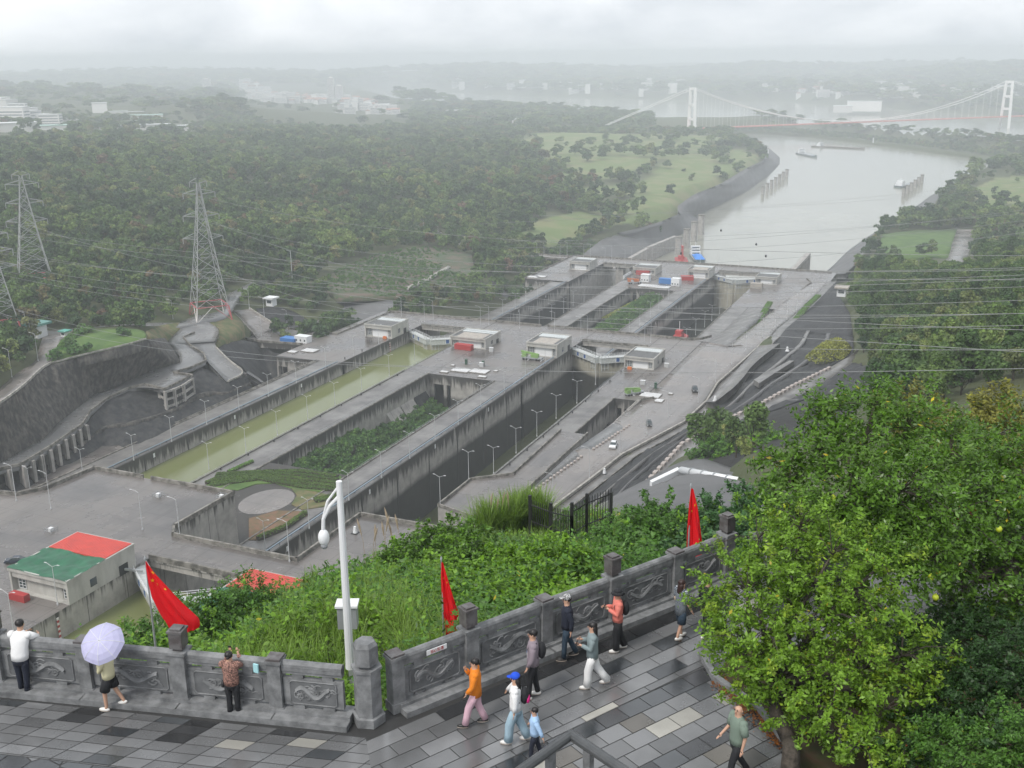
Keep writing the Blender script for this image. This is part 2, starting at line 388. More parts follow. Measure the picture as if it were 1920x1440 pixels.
# left apron of the middle stage (bridging deck, ramp up to the pylon)
lp=[(-305,432),(-328,430),(-334,426),(-352,438),(-372,452),(-385,478),(-375,482),(-336,458.5),(-299,456.5),(-299.5,512),(-305,512)]
block('wide concrete apron with blue and white cabins left of the lock',[(-305.05,433),(-328,430),(-352,436),(-384,470),(-380,490),(-336,458.5),(-305.05,456.5)],-136,m_wall4,zb=-139,name='concrete_apron',cat='apron',deckm=m_deck)
parapet([(-305,433),(-328,430),(-345,433)],-136,'stained parapet along the front of the left apron')
parapet([(-300,511.5),(-300,457),(-336,459),(-380,490)],-136,'long kerb wall behind the left apron',h=.7)
# near left plaza of the middle stage
pz=[P(*q,-136) for q in [(117,905),(190,850),(238,853),(262,838),(275,880)]]
block('small lower plaza beside the left lock wall below the black slope',[(-281.02,224),(-281.02,310),(-284,312),(-293,300),(-296,285),(-292,262),(-288,224)],-136,m_wall4,name='concrete_apron',cat='apron',zb=-145)
parapet([(-281.5,410),(-281.5,312),(-284,313),(-293,301),(-296,285),(-292,262),(-288,226)],-136,'kerb wall between the black slope and the left lock walkway',h=.8)
# right side of the middle stage
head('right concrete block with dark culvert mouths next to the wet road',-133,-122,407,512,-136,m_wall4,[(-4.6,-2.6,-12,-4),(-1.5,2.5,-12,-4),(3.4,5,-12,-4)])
MB().box(XR1,-133.02,407,512,ZB,-136).build('lock_wall',m_wall4w); tag(COL.objects[-1],'right channel wall head beside the gate house with green awning','lock wall')
sheet('pavement',[(-143.7,407),(-133,407),(-133,512),(-143.7,512)],-136,m_deck,kind='structure')
# raised plaza right of the channel (z -130.5)
plz=[(-143.4,268),(-143.4,290.5),(-132.2,300),(-133.6,346),(-123,346),(-123,262)]
block('raised triangular concrete plaza with parapets by the right channel',plz,-130.5,m_wall4,name='concrete_apron',cat='apron',deckm=m_deck)
parapet([(-123,262),(-143.2,268),(-143.2,290.5),(-132.4,300),(-133.6,346)],-130.5,'parapet round the raised plaza by the right channel',h=.9,t=.5)
parapet([(-123.2,262),(-123.2,346)],-130.5,'straight parapet between the raised plaza and the boulder lane',h=.9,t=.5)
# stepped culvert channel behind plaza
r=empty('culvert_channel',(-128,376,-150)); tag(r,'stepped culvert channel with black gratings beside the road','channel')
MB().box(-5,5,-30,31,-30,-.5).build('channel_floor',m_shot2,r)
g=MB()
for i in range(12): g.box(-4.6,4.6,-24+i*4,-21.6+i*4,-1+i*.55,.2+i*.55)
g.build('grating_step',m_black,r)
MB().box(4.99,6.2,-30,31,-30,15).build('channel_wall',m_wall4,r)
parapet([(-122.4,346),(-122.4,407),(-118,412)],-136,'parapet along the stepped culvert channel',h=1.1,t=.5)
# ---- near stage (z -116) ----
block('wide wet concrete deck behind the green roofed gate house',[(-330,90),(XR0,90),(XR0,182),(XR0,195.5),(-184,199),(-184,224),(-235,224),(-236,206),(-240,200),(-262,196),(-330,196)],-116,m_wall3)
parapet([(-262,196.2),(-240,200),(-236,206),(-234.8,223.8),(-216.5,223.8)],-116,'pale parapet at the left and back edges of the near deck',h=1.1,t=.6)
parapet([(-213,223.8),(-184.2,223.8)],-116,'pale parapet at the back right edge of the near deck',h=1.1,t=.6)
parapet([(-184.2,224),(-184.2,199.5),(-181,195.3),(-143.5,195.3),(-143.5,224.6),(-121,224.6)],-116,'long brown stained parapet along the near cross bridge',h=1.1,t=.6)
block('right hand deck of the near cross bridge at the foot of the grassy hill',[(XR1,90),(-95,90),(-95,222),(XR1,225)],-116,m_wall3)
# cross bridges over the chambers
def bridge(label,x0,x1,y0,y1,z,depth=2.4,under=True):
    cx,cy=(x0+x1)/2,(y0+y1)/2; r=empty('cross_bridge',(cx,cy,z)); tag(r,label,'bridge')
    hx,hy=(x1-x0)/2,(y1-y0)/2
    MB().box(-hx,hx,-hy,hy,-.8,0).build('deck_slab',m_wall3,r)
    MB().box(-hx,hx,-hy+.5,hy-.5,.001,.03).build('deck_surface',m_deck,r)
    for yy in (-hy+.3,hy-1.3): MB().box(-hx,hx,yy,yy+1,-depth,-.81).build('girder',m_wall3,r)
    MB().box(-hx,hx,-hy-.1,-hy+.4,-.3,1.).build('parapet',m_par,r)
    return r
bridge('near cross bridge girder spanning the channel behind the flag',XR0,XR1,183,195.3,-116)
bridge('near cross bridge over the left channel',XL0+.05-0,XL1-.05,183,195.3,-116.05)
bridge('middle cross bridge span over the left channel',XL0,XL1,491,512,-136)
bridge('middle cross bridge span over the right channel',XR0,XR1,491,512,-136)
parapet([(-300,512.3),(-235,512.3),(-209,512.3)],-136,'far parapet of the middle cross bridge, left half',h=1.,t=.5)
parapet([(-205,512.3),(-130,512.3),(-124,515),(-120.5,522)],-136,'far parapet of the middle cross bridge, right half',h=1.,t=.5)
# ---- lower stage (z -154.5) ----
Z5=-154.5
wall('far left lock wall with pipe rail above the far dark channel',-281,XL0,513,708,Z5,m_wall5w,pipe=1,kerb=(0,))
wall('far lock wall between dark channel and grassy pit',XL1,-222,513,708,Z5,m_wall5w,kerb=(0,1))
wall('far lock wall with pipe rail facing the red tug channel',-190,XR0,513,707.99,Z5,m_wall5w,pipe=1,kerb=(0,))
wall('right wall of the red tug channel in the far stage',XR1,-132.5,513,676,Z5,m_wall5w,kerb=(0,))
head('far island block with grey portal openings behind the yellow grass',-222,-178.0,708,812,Z5,m_wall5w,[(-20,-17,-13,-3.5),(-15,-9,-13,-3.5),(-8,-5.5,-13,-3.5)])
MB().box(-235,-222,708,812,ZB,Z5).build('lock_wall',m_wall5w); tag(COL.objects[-1],'far wall head beside the raised white lattice gate','lock wall')
sheet('pavement',[(-234.5,708),(-222,708),(-222,812),(-234.5,812)],Z5,m_deck,kind='structure')
head('far left block standing over green slopes with white roof panels',-303,-269,712,812,Z5,m_wall5,[(5,8,-9,-4)],zb=-188)
parapet([(-303,712),(-303,812)],Z5,'kerb of the far left block',h=.8,t=.5)
block('far right deck with curved kerb at the end of the lock road',[(XR1,676),(-112,676),(-96,700),(-96,812),(XR1,812)],Z5,m_wall5w)
parapet([(-300,812),(-100,812)],Z5,'far parapet of the far cross bridge',h=1.,t=.5)
parapet([(-113,781),(-108,770),(-112,715)],Z5,'curved kerb on the far right deck',h=.8,t=.5)
bridge('far cross bridge span over the left channel',XL0,XL1,788,812,Z5)
bridge('far cross bridge span over the right channel',XR0,XR1,788,812,Z5)
r=empty('approach_viaduct',(-335,800,Z5)); tag(r,'narrow viaduct carrying the far road left over green slopes','bridge')
MB().box(-42,32,-6,7,-1.6,0).build('deck_slab',m_wall5,r); MB().box(-42,32,-5.5,6.5,.001,.03).build('deck_surface',m_roadc,r)
MB().box(-42,32,-6.3,-5.9,-.4,1).build('parapet',m_par,r); MB().box(-42,32,6.6,7,-.4,1).build('parapet',m_par,r)
for x in (-20,0,18): MB().box(x-1,x+1,-3,3,-30,-1.6).build('pier',m_wall5,r)
# ---- waters in the chambers ----
def wsheet(x0,x1,y0,y1,z,m):
    o=MB().box(x0,x1,y0,y1,z-.5,z).build('water',m); tag(o,kind='structure'); return o
wsheet(XL0,XL1,196,479,-142.,m_wg); wsheet(XR0,XR1,196,479,-162.,m_wo)
wsheet(XR0,XR1,90,182,-122.6,m_wg); wsheet(XL0,XL1,90,182,-122.6,m_wg)
wsheet(XL0,XL1,480,779,-178,m_wd); wsheet(XR0,XR1,480,779,-178,m_wd)
# chamber end walls (sills) under near bridges so the chambers close
for a,b in ((XL0,XL1),(XR0,XR1)):
    o=MB().box(a,b,196,200,ZB,-141 if a==XL0 else -150).build('lock_sill',m_wall4w); tag(o,'concrete sill under the near cross bridge, '+('left' if a==XL0 else 'right')+' channel','sill')
# ---- gate houses ----
m_roofp=mat('translucent roof panels',(.55,.58,.58),(.45,.48,.48),1.5,.4)
m_roofb=mat('cream roof membrane',(.42,.38,.33),(.32,.29,.26),.6,.6)
m_roofd=mat('dark roof membrane',(.09,.09,.09),(.13,.13,.13),.6,.6)
m_redr=mat('red corrugated roof sheet',(.62,.06,.04),(.5,.05,.035),.3,.45)
m_tarp=mat('green tarpaulin',(.008,.085,.04),(.014,.13,.06),.4,.45,bump=.35,bscale=.25,detail=3,stretch=(1,.5,1))
m_hw=mat('gate house concrete',(.46,.45,.42),(.30,.29,.27),.35,.85,thr=(.45,.75),detail=9,stretch=(1,1,.35))
def house(label,x0,x1,y0,y1,z,h,style,deep=None,side_win=True):
    cx,cy=(x0+x1)/2,(y0+y1)/2; r=empty('gate_house',(cx,cy,z)); tag(r,label,'gate house'); hx,hy=(x1-x0)/2,(y1-y0)/2
    w=MB()
    w.box(hx-.6,hx,-hy,hy,0,h-.01); w.box(-hx,-hx+.6,-hy,hy,0,h-.01); w.box(-hx+.6,hx-.6,hy-.6,hy,0,h-.01)
    w.box(-hx+.6,hx-.6,-hy+.2,-hy+.6,h*.72,h-.01)      # lintel
    w.box(-hx+.6,hx-.6,-hy+1.4,-hy+1.8,0,h*.72)   # recessed front wall
    w.box(-hx+.61,hx-.61,-hy,-hy+1.39,0,.15)
    w.build('wall',m_hw,r)
    k=MB(); k.box(-hx-.15,hx+.15,-hy-.15,-hy+.25,h-.0,h+.7); k.box(-hx-.15,hx+.15,hy-.25,hy+.15,h,h+.7); k.box(-hx-.15,-hx+.25,-hy+.26,hy-.26,h,h+.7); k.box(hx-.25,hx+.15,-hy+.26,hy-.26,h,h+.7)
    k.build('roof_parapet',m_hw,r)
    ro=MB().box(-hx+.26,hx-.26,-hy+.26,hy-.26,h-.3,h+.12).build('roof',m_roofd,r)
    if style=='two':
        MB().box(-hx+.7,hx-.7,hy-6,hy-.8,h+.12,h+.45).build('roof_light',m_roofp,r)
        MB().box(-hx+2.5,hx-2.5,-hy+2,hy-7,h+.12,h+.25).build('roof_membrane',m_roofb,r)
    elif style=='one': MB().box(-hx+.7,hx-.7,hy-6,hy-.8,h+.12,h+.45).build('roof_light',m_roofp,r)
    elif style=='near':
        m=MB(); ys=hy-.3; y0_=hy*.12
        n=26
        for i in range(n):
            a=-hx+.3+(2*hx-.6)*i/n; b=-hx+.3+(2*hx-.6)*(i+1)/n; m.box(a,b-.12,y0_,ys,h+.12,h+.85-(.0)); m.box(b-.12,b,y0_,ys,h+.12,h+.78)
        m.build('red_roof_sheet',m_redr,r)
        # draped tarpaulin
        nx,ny=24,30; V=[];F=[]
        for j in range(ny+1):
            for i in range(nx+1):
                u,v=i/nx,j/ny; x=-hx-.2+(2*hx+.4)*u; y=-hy-.25+(y0_+hy+.25)*v
                z_=h+.78-.28*math.sin(math.pi*u)*math.sin(math.pi*v)+.13*math.sin(u*9+3*math.sin(v*6))+.09*math.sin(v*23+u*11)+.05*math.sin(u*37-v*13)
                V.append((x,y,z_))
        for j in range(ny):
            for i in range(nx): a=j*(nx+1)+i; F.append((a,a+1,a+nx+2,a+nx+1))
        me=npmesh('tarpaulin',V,F,m_tarp,smooth=True); link('tarpaulin',me,r)
    fy=-hy+1.38
    WN=[MB().box(-hx+1.3,-hx+3.4,fy-.06,fy+.01,h*.12,h*.7).build('window',m_glass,r),MB().box(hx-2.6,hx-1.2,fy-.06,fy+.01,h*.12,h*.7).build('window',m_glass,r)]
    MB().box(-hx+3.9,hx-3.1,fy-.08,fy+.01,.16,h*.71).build('front_panel',m_white if style!='near' else m_hw,r)
    for (a,b),wn in zip(((-hx+1.3,-hx+3.4),(hx-2.6,hx-1.2)),WN):
        f=MB()
        for t in (0,.5,1): xx=a+(b-a)*t; f.box(xx-.07,xx+.07,fy-.14,fy-.061,h*.12,h*.7)
        for t in (0,.25,.5,.75,1): zz=h*.12+h*.58*t; f.box(a,b,fy-.13,fy-.065,zz-.05,zz+.05)
        f.build('window_frame',m_white,wn)
    if side_win:
        MB().box(hx-.01,hx+.05,-hy+6.5,-hy+8.5,h*.25,h*.62).build('side_window',m_glass,r)
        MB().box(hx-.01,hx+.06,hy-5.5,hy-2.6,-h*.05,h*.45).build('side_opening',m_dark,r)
    return r
house('large gate house with green tarpaulin and red roof sheets',-195.5,-177.9,157.5,178.5,-116,5.2,'near')
house('red roofed gate house half hidden by the hill',-143.9,-127,157.5,178.5,-116,5.2,'near')
house('gate house left of the green channel, leftmost of the middle four',-284.8,-268.95,459.5,477,-136,6,'one')
house('gate house with cream roof right of the green channel by the red box',-235.0,-216,458,476,-136,4.6,'two')
house('gate house with cream and green roof panels behind the green crane truck',-193.5,-177.95,456,475.5,-136,6,'two')
house('gate house with dark front roof right of the right channel',-144,-130,453,471.5,-136,4.8,'one')
house('far gate house beside the white lattice gate, farthest left',-285,-268.95,756,774,Z5,6,'one',side_win=False)
house('far gate house behind the red box on the far island',-235,-218,756,774,Z5,4.6,'one',side_win=False)
house('far gate house beside the raised far right gate walls and red crane',-193.5,-177.95,756,774,Z5,6,'two',side_win=False)
house('far gate house on the right deck with cream truck in front',-144,-129,752,771,Z5,4.8,'one',side_win=False)
o=MB().box(-236.5,-224,152,176,-116,-111).build('gate_house',m_hw); tag(o,'pale concrete building corner cut off by the left edge','gate house')
m_gate=mat('gate plate cream',(.46,.44,.36),(.33,.31,.25),.4,.6,stretch=(1,1,.2))
m_gated=mat('gate plate with slime',(.40,.38,.31),(.28,.26,.21),.4,.6,stretch=(1,1,.2),extra=streaks([-136],wet=-146.5,joint=99))
m_gtop=mat('gate girder white',(.55,.57,.56),(.40,.42,.41),1.2,.5)
m_sign=mat('blue gate sign',(.03,.10,.30),rough=.4)
def gate(label,x0,x1,yh,z,m,ap=12.,lattice=False):
    cx=(x0+x1)/2; r=empty('mitre_gate',(cx,yh,z)); tag(r,label,'lock gate')
    hw=(x1-x0)/2
    for s in (-1,1):
        a=Vector((s*hw,0,0)); b=Vector((s*.25,-ap,0)); d=(b-a).normalized(); n=Vector((d.y,-d.x,0)); n=n if n.y<0 else -n
        L_=(b-a).length; c=(a+b)/2
        leaf=MB(); leaf.obox((c.x,c.y),(d.x,d.y),L_/2-.05,.9,ZB-z,-3.4); lf=leaf.build('gate_leaf',m,r)
        t=MB(); cc=c+n*.35; t.obox((cc.x,cc.y),(d.x,d.y),L_/2-.05,1.5,-3.39,-.9)
        t.obox((cc.x,cc.y),(d.x,d.y),L_/2-.05,1.7,-.89,-.6); t.build('walkway_girder',m_gtop,lf)
        q=MB()
        for f_ in (-1.65,1.65):
            e=cc+n*f_
            for k in range(9):
                p=e+d*(-L_/2+.1+(L_-.2)*k/8); q.beam((p.x,p.y,-.6),(p.x,p.y,.6),.09,.09)
            for zz in (.55,.0): q.beam((e.x-d.x*L_/2,e.y-d.y*L_/2,zz),(e.x+d.x*L_/2,e.y+d.y*L_/2,zz),.09,.09)
        q.build('railing',m_white,lf)
        for k in (.30,.58):
            p=a+d*(L_*k)+n*1.86; g_=MB(); g_.obox((p.x,p.y),(d.x,d.y),1.1,.03,-3.1,-.75); sg=g_.build('sign_frame',m_white,lf)
            p2=p+n*.05; g_=MB(); g_.obox((p2.x,p2.y),(d.x,d.y),.8,.02,-2.85,-1.); g_.build('sign_plate',m_sign,sg)
        v=MB()
        for k in (.80,.88,.96):
            p=a+d*(L_*k)+n*1.2; v.beam((p.x,p.y,-7),(p.x,p.y,1.),.25,.25)
        for zz in (-6,-4,-2.4): 
            p=a+d*(L_*.8)+n*1.2; p2=a+d*(L_*.96)+n*1.2; v.beam((p.x,p.y,zz),(p2.x,p2.y,zz),.15,.15)
        v.build('fender_frame',m_gtop,lf)
        arm=MB(); p=a+d*5+n*.5; arm.beam((p.x,p.y,.2),(s*(hw+1.5),-6,1.2),.5,.5); arm.build('actuator_arm',m_steel,lf)
    return r
gate('mitre gate with blue signs closing the near channel behind the red flag',XR0,XR1,180,-116,m_gate)
gate('cream mitre gate with blue signs at the head of the green channel',XL0,XL1,480,-136,m_gate)
gate('mitre gate with blue signs and black lower leaves in the right channel',XR0,XR1,479,-136,m_gated)
gate('far cream mitre gate with open sky water behind it',XR0,XR1,776,Z5,m_gate)
# raised lattice gate of the far left channel: leaves folded open against the walls, deep bay walls behind
r=empty('lattice_gate',(XL1-1,745,Z5)); tag(r,'white steel lattice of the opened gate leaf in the far left channel','lock gate')
q=MB()
for i in range(6):
    q.beam((0,i*3.4-8,2),(0,i*3.4-8,-26),.45,.45)
for k in range(9):
    zz=2-k*3.3; q.beam((0,-8,zz),(0,9,zz),.4,.4)
    if k<8:
        for i in range(5): q.beam((0,i*3.4-8,zz),(0,(i+1)*3.4-8,zz-3.3),.3,.3) if (i+k)%2 else q.beam((0,(i+1)*3.4-8,zz),(0,i*3.4-8,zz-3.3),.3,.3)
q.build('lattice_frame',m_white,r); MB().box(1.,1.6,-8,9,-28,1.5).build('skin_plate',m_steel,r)
for x,y,l in ((-243,786,'tall concrete gate pier in the far left channel, nearer one'),(-256,792,'tall concrete gate pier in the far left channel, left one')):
    o=MB().box(x-3,x+3,y-3,y+3,ZB,Z5-1).build('gate_pier',m_wall5); tag(o,l,'pier')

for k,yy in enumerate((372,384,396)):
    b=MB(); b.add([(-222,yy,-143),(-213,yy,-156),(-222,yy,-156),(-222,yy+11,-143),(-213,yy+11,-156),(-222,yy+11,-156)],[(0,2,1),(3,4,5),(0,1,4,3),(0,3,5,2),(1,2,5,4)]); tag(b.build('wall_buttress',m_wall4 if k<2 else m_shot2),('pale sloping footing at the pit wall, '+ORD[k]+' from the garden'),'buttress')

for y0,y1,z,lb in ((411,455,-136,'blue grey pipe rail beside the lime crane truck'),(708,752,Z5,'blue grey pipe rail on the far island block')):
    b=MB(); b.beam((-179.2,y0,z+.9),(-179.2,y1,z+.9),.45,.28); y=y0+1
    while y<y1: b.beam((-179.2,y,z),(-179.2,y,z+.8),.2,.2); y+=6
    tag(b.build('handrail_pipe',m_pipe),lb,'rail')
# ================= terrain =================
def resample(A,n):
    A=[Vector(a) for a in A]; d=[0]
    for a,b in zip(A[:-1],A[1:]): d.append(d[-1]+(b-a).length)
    o=[]; j=0
    for i in range(n):
        t=d[-1]*i/(n-1)
        while j<len(A)-2 and d[j+1]<t: j+=1
        l=d[j+1]-d[j]; o.append(A[j].lerp(A[j+1],(t-d[j])/l if l>0 else 0))
    return o
def smooth(A,k=2):
    A=[Vector(a) for a in A]
    for _ in range(k):
        B=[A[0]]
        for a,b in zip(A[:-1],A[1:]): B+= [a*.75+b*.25,a*.25+b*.75]
        B.append(A[-1]); A=B
    return A
PATCH=[]; CTRL=[]
def _match(A,B,n):
    A=[Vector(a) for a in A];B=[Vector(b) for b in B]; d=[0]
    for i in range(len(A)-1): d.append(d[-1]+((A[i+1]-A[i]).length+(B[i+1]-B[i]).length)/2)
    oa=[];ob=[];j=0
    for i in range(n):
        t=d[-1]*i/(n-1)
        while j<len(A)-2 and d[j+1]<t: j+=1
        f=(t-d[j])/(d[j+1]-d[j]); oa.append(A[j].lerp(A[j+1],f)); ob.append(B[j].lerp(B[j+1],f))
    return oa,ob
def ribbon(name,A,B,m,n=40,k=6,noise=0.,skirt=4,label=None,cat=None,kind='structure',sm=True,bulge=0.,reg=True,match=False):
    if sm: A=smooth(A);B=smooth(B)
    if match: A,B=_match(A,B,n)
    else: A=resample(A,n);B=resample(B,n)
    V=[];F=[]
    for i in range(n):
        for j in range(k+1):
            t=j/k; p=A[i].lerp(B[i],t); 
            if bulge: p.z+=bulge*math.sin(math.pi*t)
            if noise and 0<j<k:
                p.z+=noise*(math.sin(p.x*.31+p.y*.17)+math.sin(p.y*.23-p.x*.11+2)+.6*math.sin(p.x*.9+p.y*.7))*.5
            V.append(p[:])
    w=k+1
    for i in range(n-1):
        for j in range(k): F.append((i*w+j,(i+1)*w+j,(i+1)*w+j+1,i*w+j+1))
    # orient up
    a,b,c=Vector(V[F[0][0]]),Vector(V[F[0][1]]),Vector(V[F[0][2]])
    if (b-a).cross(c-a).z<0: F=[f[::-1] for f in F]
    edge=[i*w for i in range(n)]+[(n-1)*w+j for j in range(1,w)]+[i*w+k for i in range(n-2,-1,-1)]+[j for j in range(k-1,0,-1)]
    base=len(V); V+=[(V[e][0],V[e][1],V[e][2]-skirt) for e in edge]; L_=len(edge)
    for q in range(L_): F.append((edge[q],edge[(q+1)%L_],base+(q+1)%L_,base+q))
    me=npmesh(name,V,F,m,smooth=False); o=link(name,me); tag(o,label,cat,None,None if label else kind)
    if label is None: o['kind']=kind
    if reg:
        PATCH.append([(p.x,p.y) for p in A]+[(p.x,p.y) for p in B[::-1]])
        for i in range(0,n,max(1,n//10)): CTRL.append(A[i][:]); CTRL.append(B[i][:])
    return o
def e4(x,y,z): return P(x/4,580+y/4,z)
def g4(x,y,z): return P(320+x/4,520+y/4,z)
def q5(x,y,z): return P(1280+x/3,400+y/3,z)
def q7(x,y,z): return P(640+x/3,800+y/3,z)
def q3(x,y,z): return P(x/3,400+y/3,z)
# -- left side --
# balcony road (lower)
rc_left=[e4(-300,1290,-129),e4(0,1150,-128),e4(180,1050,-127.6),e4(340,960,-127),e4(430,860,-126.5),e4(540,740,-126),e4(700,640,-125.5),e4(900,560,-125),e4(1100,470,-124.4),e4(1250,425,-124),e4(1355,400,-123.5),e4(1340,330,-123),e4(1290,270,-122.5),e4(1250,232,-122),e4(1290,200,-121.5),e4(1340,160,-121),e4(1365,110,-121)]
rc_right=[e4(-300,1350,-129),e4(0,1205,-128),e4(150,1175,-128),e4(360,1050,-127.5),e4(620,870,-126.6),e4(680,770,-126.2),e4(800,680,-125.7),e4(960,600,-125),e4(1090,570,-124.5),e4(1235,605,-124),e4(1445,500,-124),e4(1300,480,-124),e4(1440,440,-123.8),e4(1548,390,-123.5),e4(1530,340,-123),e4(1420,270,-122.4),e4(1375,215,-122),e4(1460,180,-121.4),e4(1500,110,-121)]
ribbon('road',rc_left,rc_right,m_road,n=90,k=4,skirt=1.5,sm=False)
parapet3(resample(rc_right[:9],60),'pale parapet along the balcony road above the pillars',h=1.,t=.5,m=m_par)
parapet3(rc_right[8:17]+[rc_right[17]],'pale zigzag parapet round the viewing platform and upper bend',h=.9,t=.5,m=m_par)
# upper road
ra_left=[e4(-250,730,-111),e4(0,590,-109),e4(130,470,-108.5),e4(270,395,-108),e4(290,300,-107.5),e4(330,180,-107)]
ra_right=[e4(-250,850,-111),e4(0,712,-109.5),e4(200,560,-109),e4(300,455,-108.5),e4(385,405,-108),e4(460,330,-107.6),e4(490,190,-107)]
ribbon('road',ra_left,ra_right,m_roadc,n=40,k=3,skirt=1.5)
parapet3(smooth(ra_right[:5]),'white stone kerb along the upper left road',h=.8,t=.5)
edge_lawn=[e4(385,408,-108),e4(620,345,-107.6),e4(860,290,-107.5),e4(1000,255,-108),e4(1095,225,-108.5)]
parapet3(smooth(edge_lawn),'white kerb line below the bright green lawn',h=.6,t=.4)
ribbon('lawn',[e4(470,210,-107.5),e4(560,180,-107),e4(720,150,-107),e4(900,140,-107),e4(1080,150,-108),e4(1100,200,-108.3)],edge_lawn,m_grassy,n=30,k=6,skirt=2,bulge=1.2)
# black slope between the roads
ribbon('slope',[e4(-250,855,-111.2),e4(0,717,-109.7),e4(200,565,-109.2),e4(300,460,-108.7),e4(385,412,-108.2),e4(620,350,-107.8),e4(860,295,-107.7),e4(1000,260,-108.2),e4(1110,225,-108.7),e4(1200,215,-114),e4(1240,215,-119)],
  [e4(-300,1288,-128.8),e4(0,1148,-127.8),e4(180,1048,-127.4),e4(340,958,-126.8),e4(430,858,-126.3),e4(700,638,-125.3),e4(900,558,-124.8),e4(1100,468,-124.2),e4(1300,412,-123.8),e4(1350,385,-123.3),e4(1285,268,-122)],m_shot,n=90,k=14,noise=.9,sm=False,match=True)
ribbon('grass_bank',[e4(1100,205,-108.7),e4(1090,165,-110),e4(1200,120,-117),e4(1350,95,-120)],[e4(1230,225,-118.5),e4(1250,205,-119.8),e4(1300,185,-120.8),e4(1350,150,-121)],m_brown,n=14,k=4,skirt=2,sm=False)
# dark slope below the balcony road down to the lock wall
TB=[((-300,1352,-131),(-200,1500)),((0,1210,-131.5),(0,1420)),((160,1180,-132),(160,1390)),((360,1055,-131),(420,1240)),((620,875,-128.5),(600,1140)),((800,685,-126),(770,1050)),((960,605,-125.5),(960,1085)),((1150,610,-127.5),(1150,985)),((1340,570,-127.5),(1340,890)),((1500,430,-125),(1500,810)),((1620,480,-128),(1620,750)),((1700,550,-130.5),(1700,710)),((1850,500,-130.5),(1900,600))]
ribbon('slope',[e4(*a) for a,b in TB],[e4(b[0],b[1],-136.7) for a,b in TB],m_shot2,n=80,k=12,noise=.8,sm=False,match=True)
# framed viewing platform and pillars carrying the balcony road
r=empty('column_frame',e4(1240,605,-124)[:]); tag(r,'pale concrete column frame holding up the viewing platform','column frame'); o3=Vector(r.location)
cp=[e4(1235,606,-124),e4(1305,585,-124),e4(1375,553,-124),e4(1442,505,-124)]; bk=[p+Vector((-6,3.5,0)) for p in cp]
for p in cp+[bk[0]]: q=p-o3; MB().box(q.x-.5,q.x+.5,q.y-.5,q.y+.5,-13,-.4).build('column',m_wall4,r)
for zz in (-.9,-4,-7): 
    for a,b in zip(cp[:-1],cp[1:]): m_=MB(); m_.beam(a-o3+Vector((0,0,zz)),b-o3+Vector((0,0,zz)),.7,.8); m_.build('cross_beam',m_wall4,r)
    m_=MB(); m_.beam(cp[0]-o3+Vector((0,0,zz)),bk[0]-o3+Vector((0,0,zz)),.6,.7); m_.build('cross_beam',m_wall4,r)
pl=resample([e4(-60,1215,-128),e4(150,1178,-128),e4(360,1053,-127.5),e4(640,862,-126.6)],11)
for k,p in enumerate(pl):
    m_=MB(); m_.obox((p.x-.5,p.y+.3),(0.2,.98),.55,1.6,p.z-11+k*.5,p.z-.3); tag(m_.build('road_pillar',m_wall4),'tall pale pillar under the balcony road, '+ORD[k]+' from the left','pillar','pillars under the balcony road')
# ramp D
ribbon('road',[e4(1420,275,-122.8),e4(1530,345,-123.6),e4(1560,400,-124.4),e4(1640,480,-127),e4(1700,545,-130)],[e4(1640,140,-121),e4(1600,200,-121.5),e4(1620,290,-123),e4(1730,400,-126),e4(1850,480,-130)],m_road,n=30,k=3,skirt=1.5)
parapet3(smooth([e4(1620,290,-123),e4(1730,400,-126),e4(1850,480,-130),e4(1710,545,-130)]),'kerb of small blocks along the sloping ramp',h=.7,t=.5)
# junction platform
ribbon('road',[e4(1365,110,-120.9),e4(1290,215,-121.9),e4(1330,260,-122.3)],[e4(1560,95,-120.8),e4(1655,150,-120.9),e4(1610,240,-121.6)],m_road,n=12,k=6,skirt=1.5)
# road beyond, passing behind the pylon
ribbon('road',[e4(-60,170,-107),e4(330,160,-108),e4(700,130,-112),e4(1090,100,-117),e4(1340,100,-120),e4(1460,50,-121),e4(1680,10,-122.5),q3(1280,455,-124),q3(1430,380,-124.5),q3(1625,325,-125)],
  [e4(-60,220,-107),e4(330,215,-108),e4(490,190,-108.5),e4(720,150,-112),e4(1090,140,-118),e4(1355,135,-120.4),e4(1560,95,-121),e4(1700,50,-123),q3(1380,430,-125),q3(1540,360,-125.2),q3(1640,335,-125.3)],m_road,n=50,k=3,skirt=1.5,sm=False)
# ramp from the gate down to the left apron
ribbon('road',[g4(470,255,-129),g4(560,350,-131),g4(635,440,-135),g4(650,465,-136.01)],[g4(590,235,-129.5),g4(690,300,-131.5),g4(800,370,-135),Vector((-338,459,-136.01))],m_roadc,n=20,k=4,skirt=3,sm=False)
parapet3([g4(590,235,-129.5),g4(690,300,-131.5),g4(800,370,-135),Vector((-338,459,-136))],'kerb of white blocks down the ramp to the left apron',h=.8,t=.5)
parapet3([g4(465,255,-129),g4(555,350,-131),g4(632,440,-135)],'dark edged kerb at the left of the gate ramp',h=.6,t=.4,m=m_par)
# planted brown bank under the pylon
ribbon('grass_bank',[g4(180,310,-121.5),g4(300,260,-122.5),g4(430,255,-124),g4(540,330,-127),g4(560,400,-130)],[g4(250,345,-121.5),g4(370,380,-122),g4(330,440,-123),g4(330,520,-124),g4(400,500,-127)],m_brown,n=20,k=5,skirt=3)
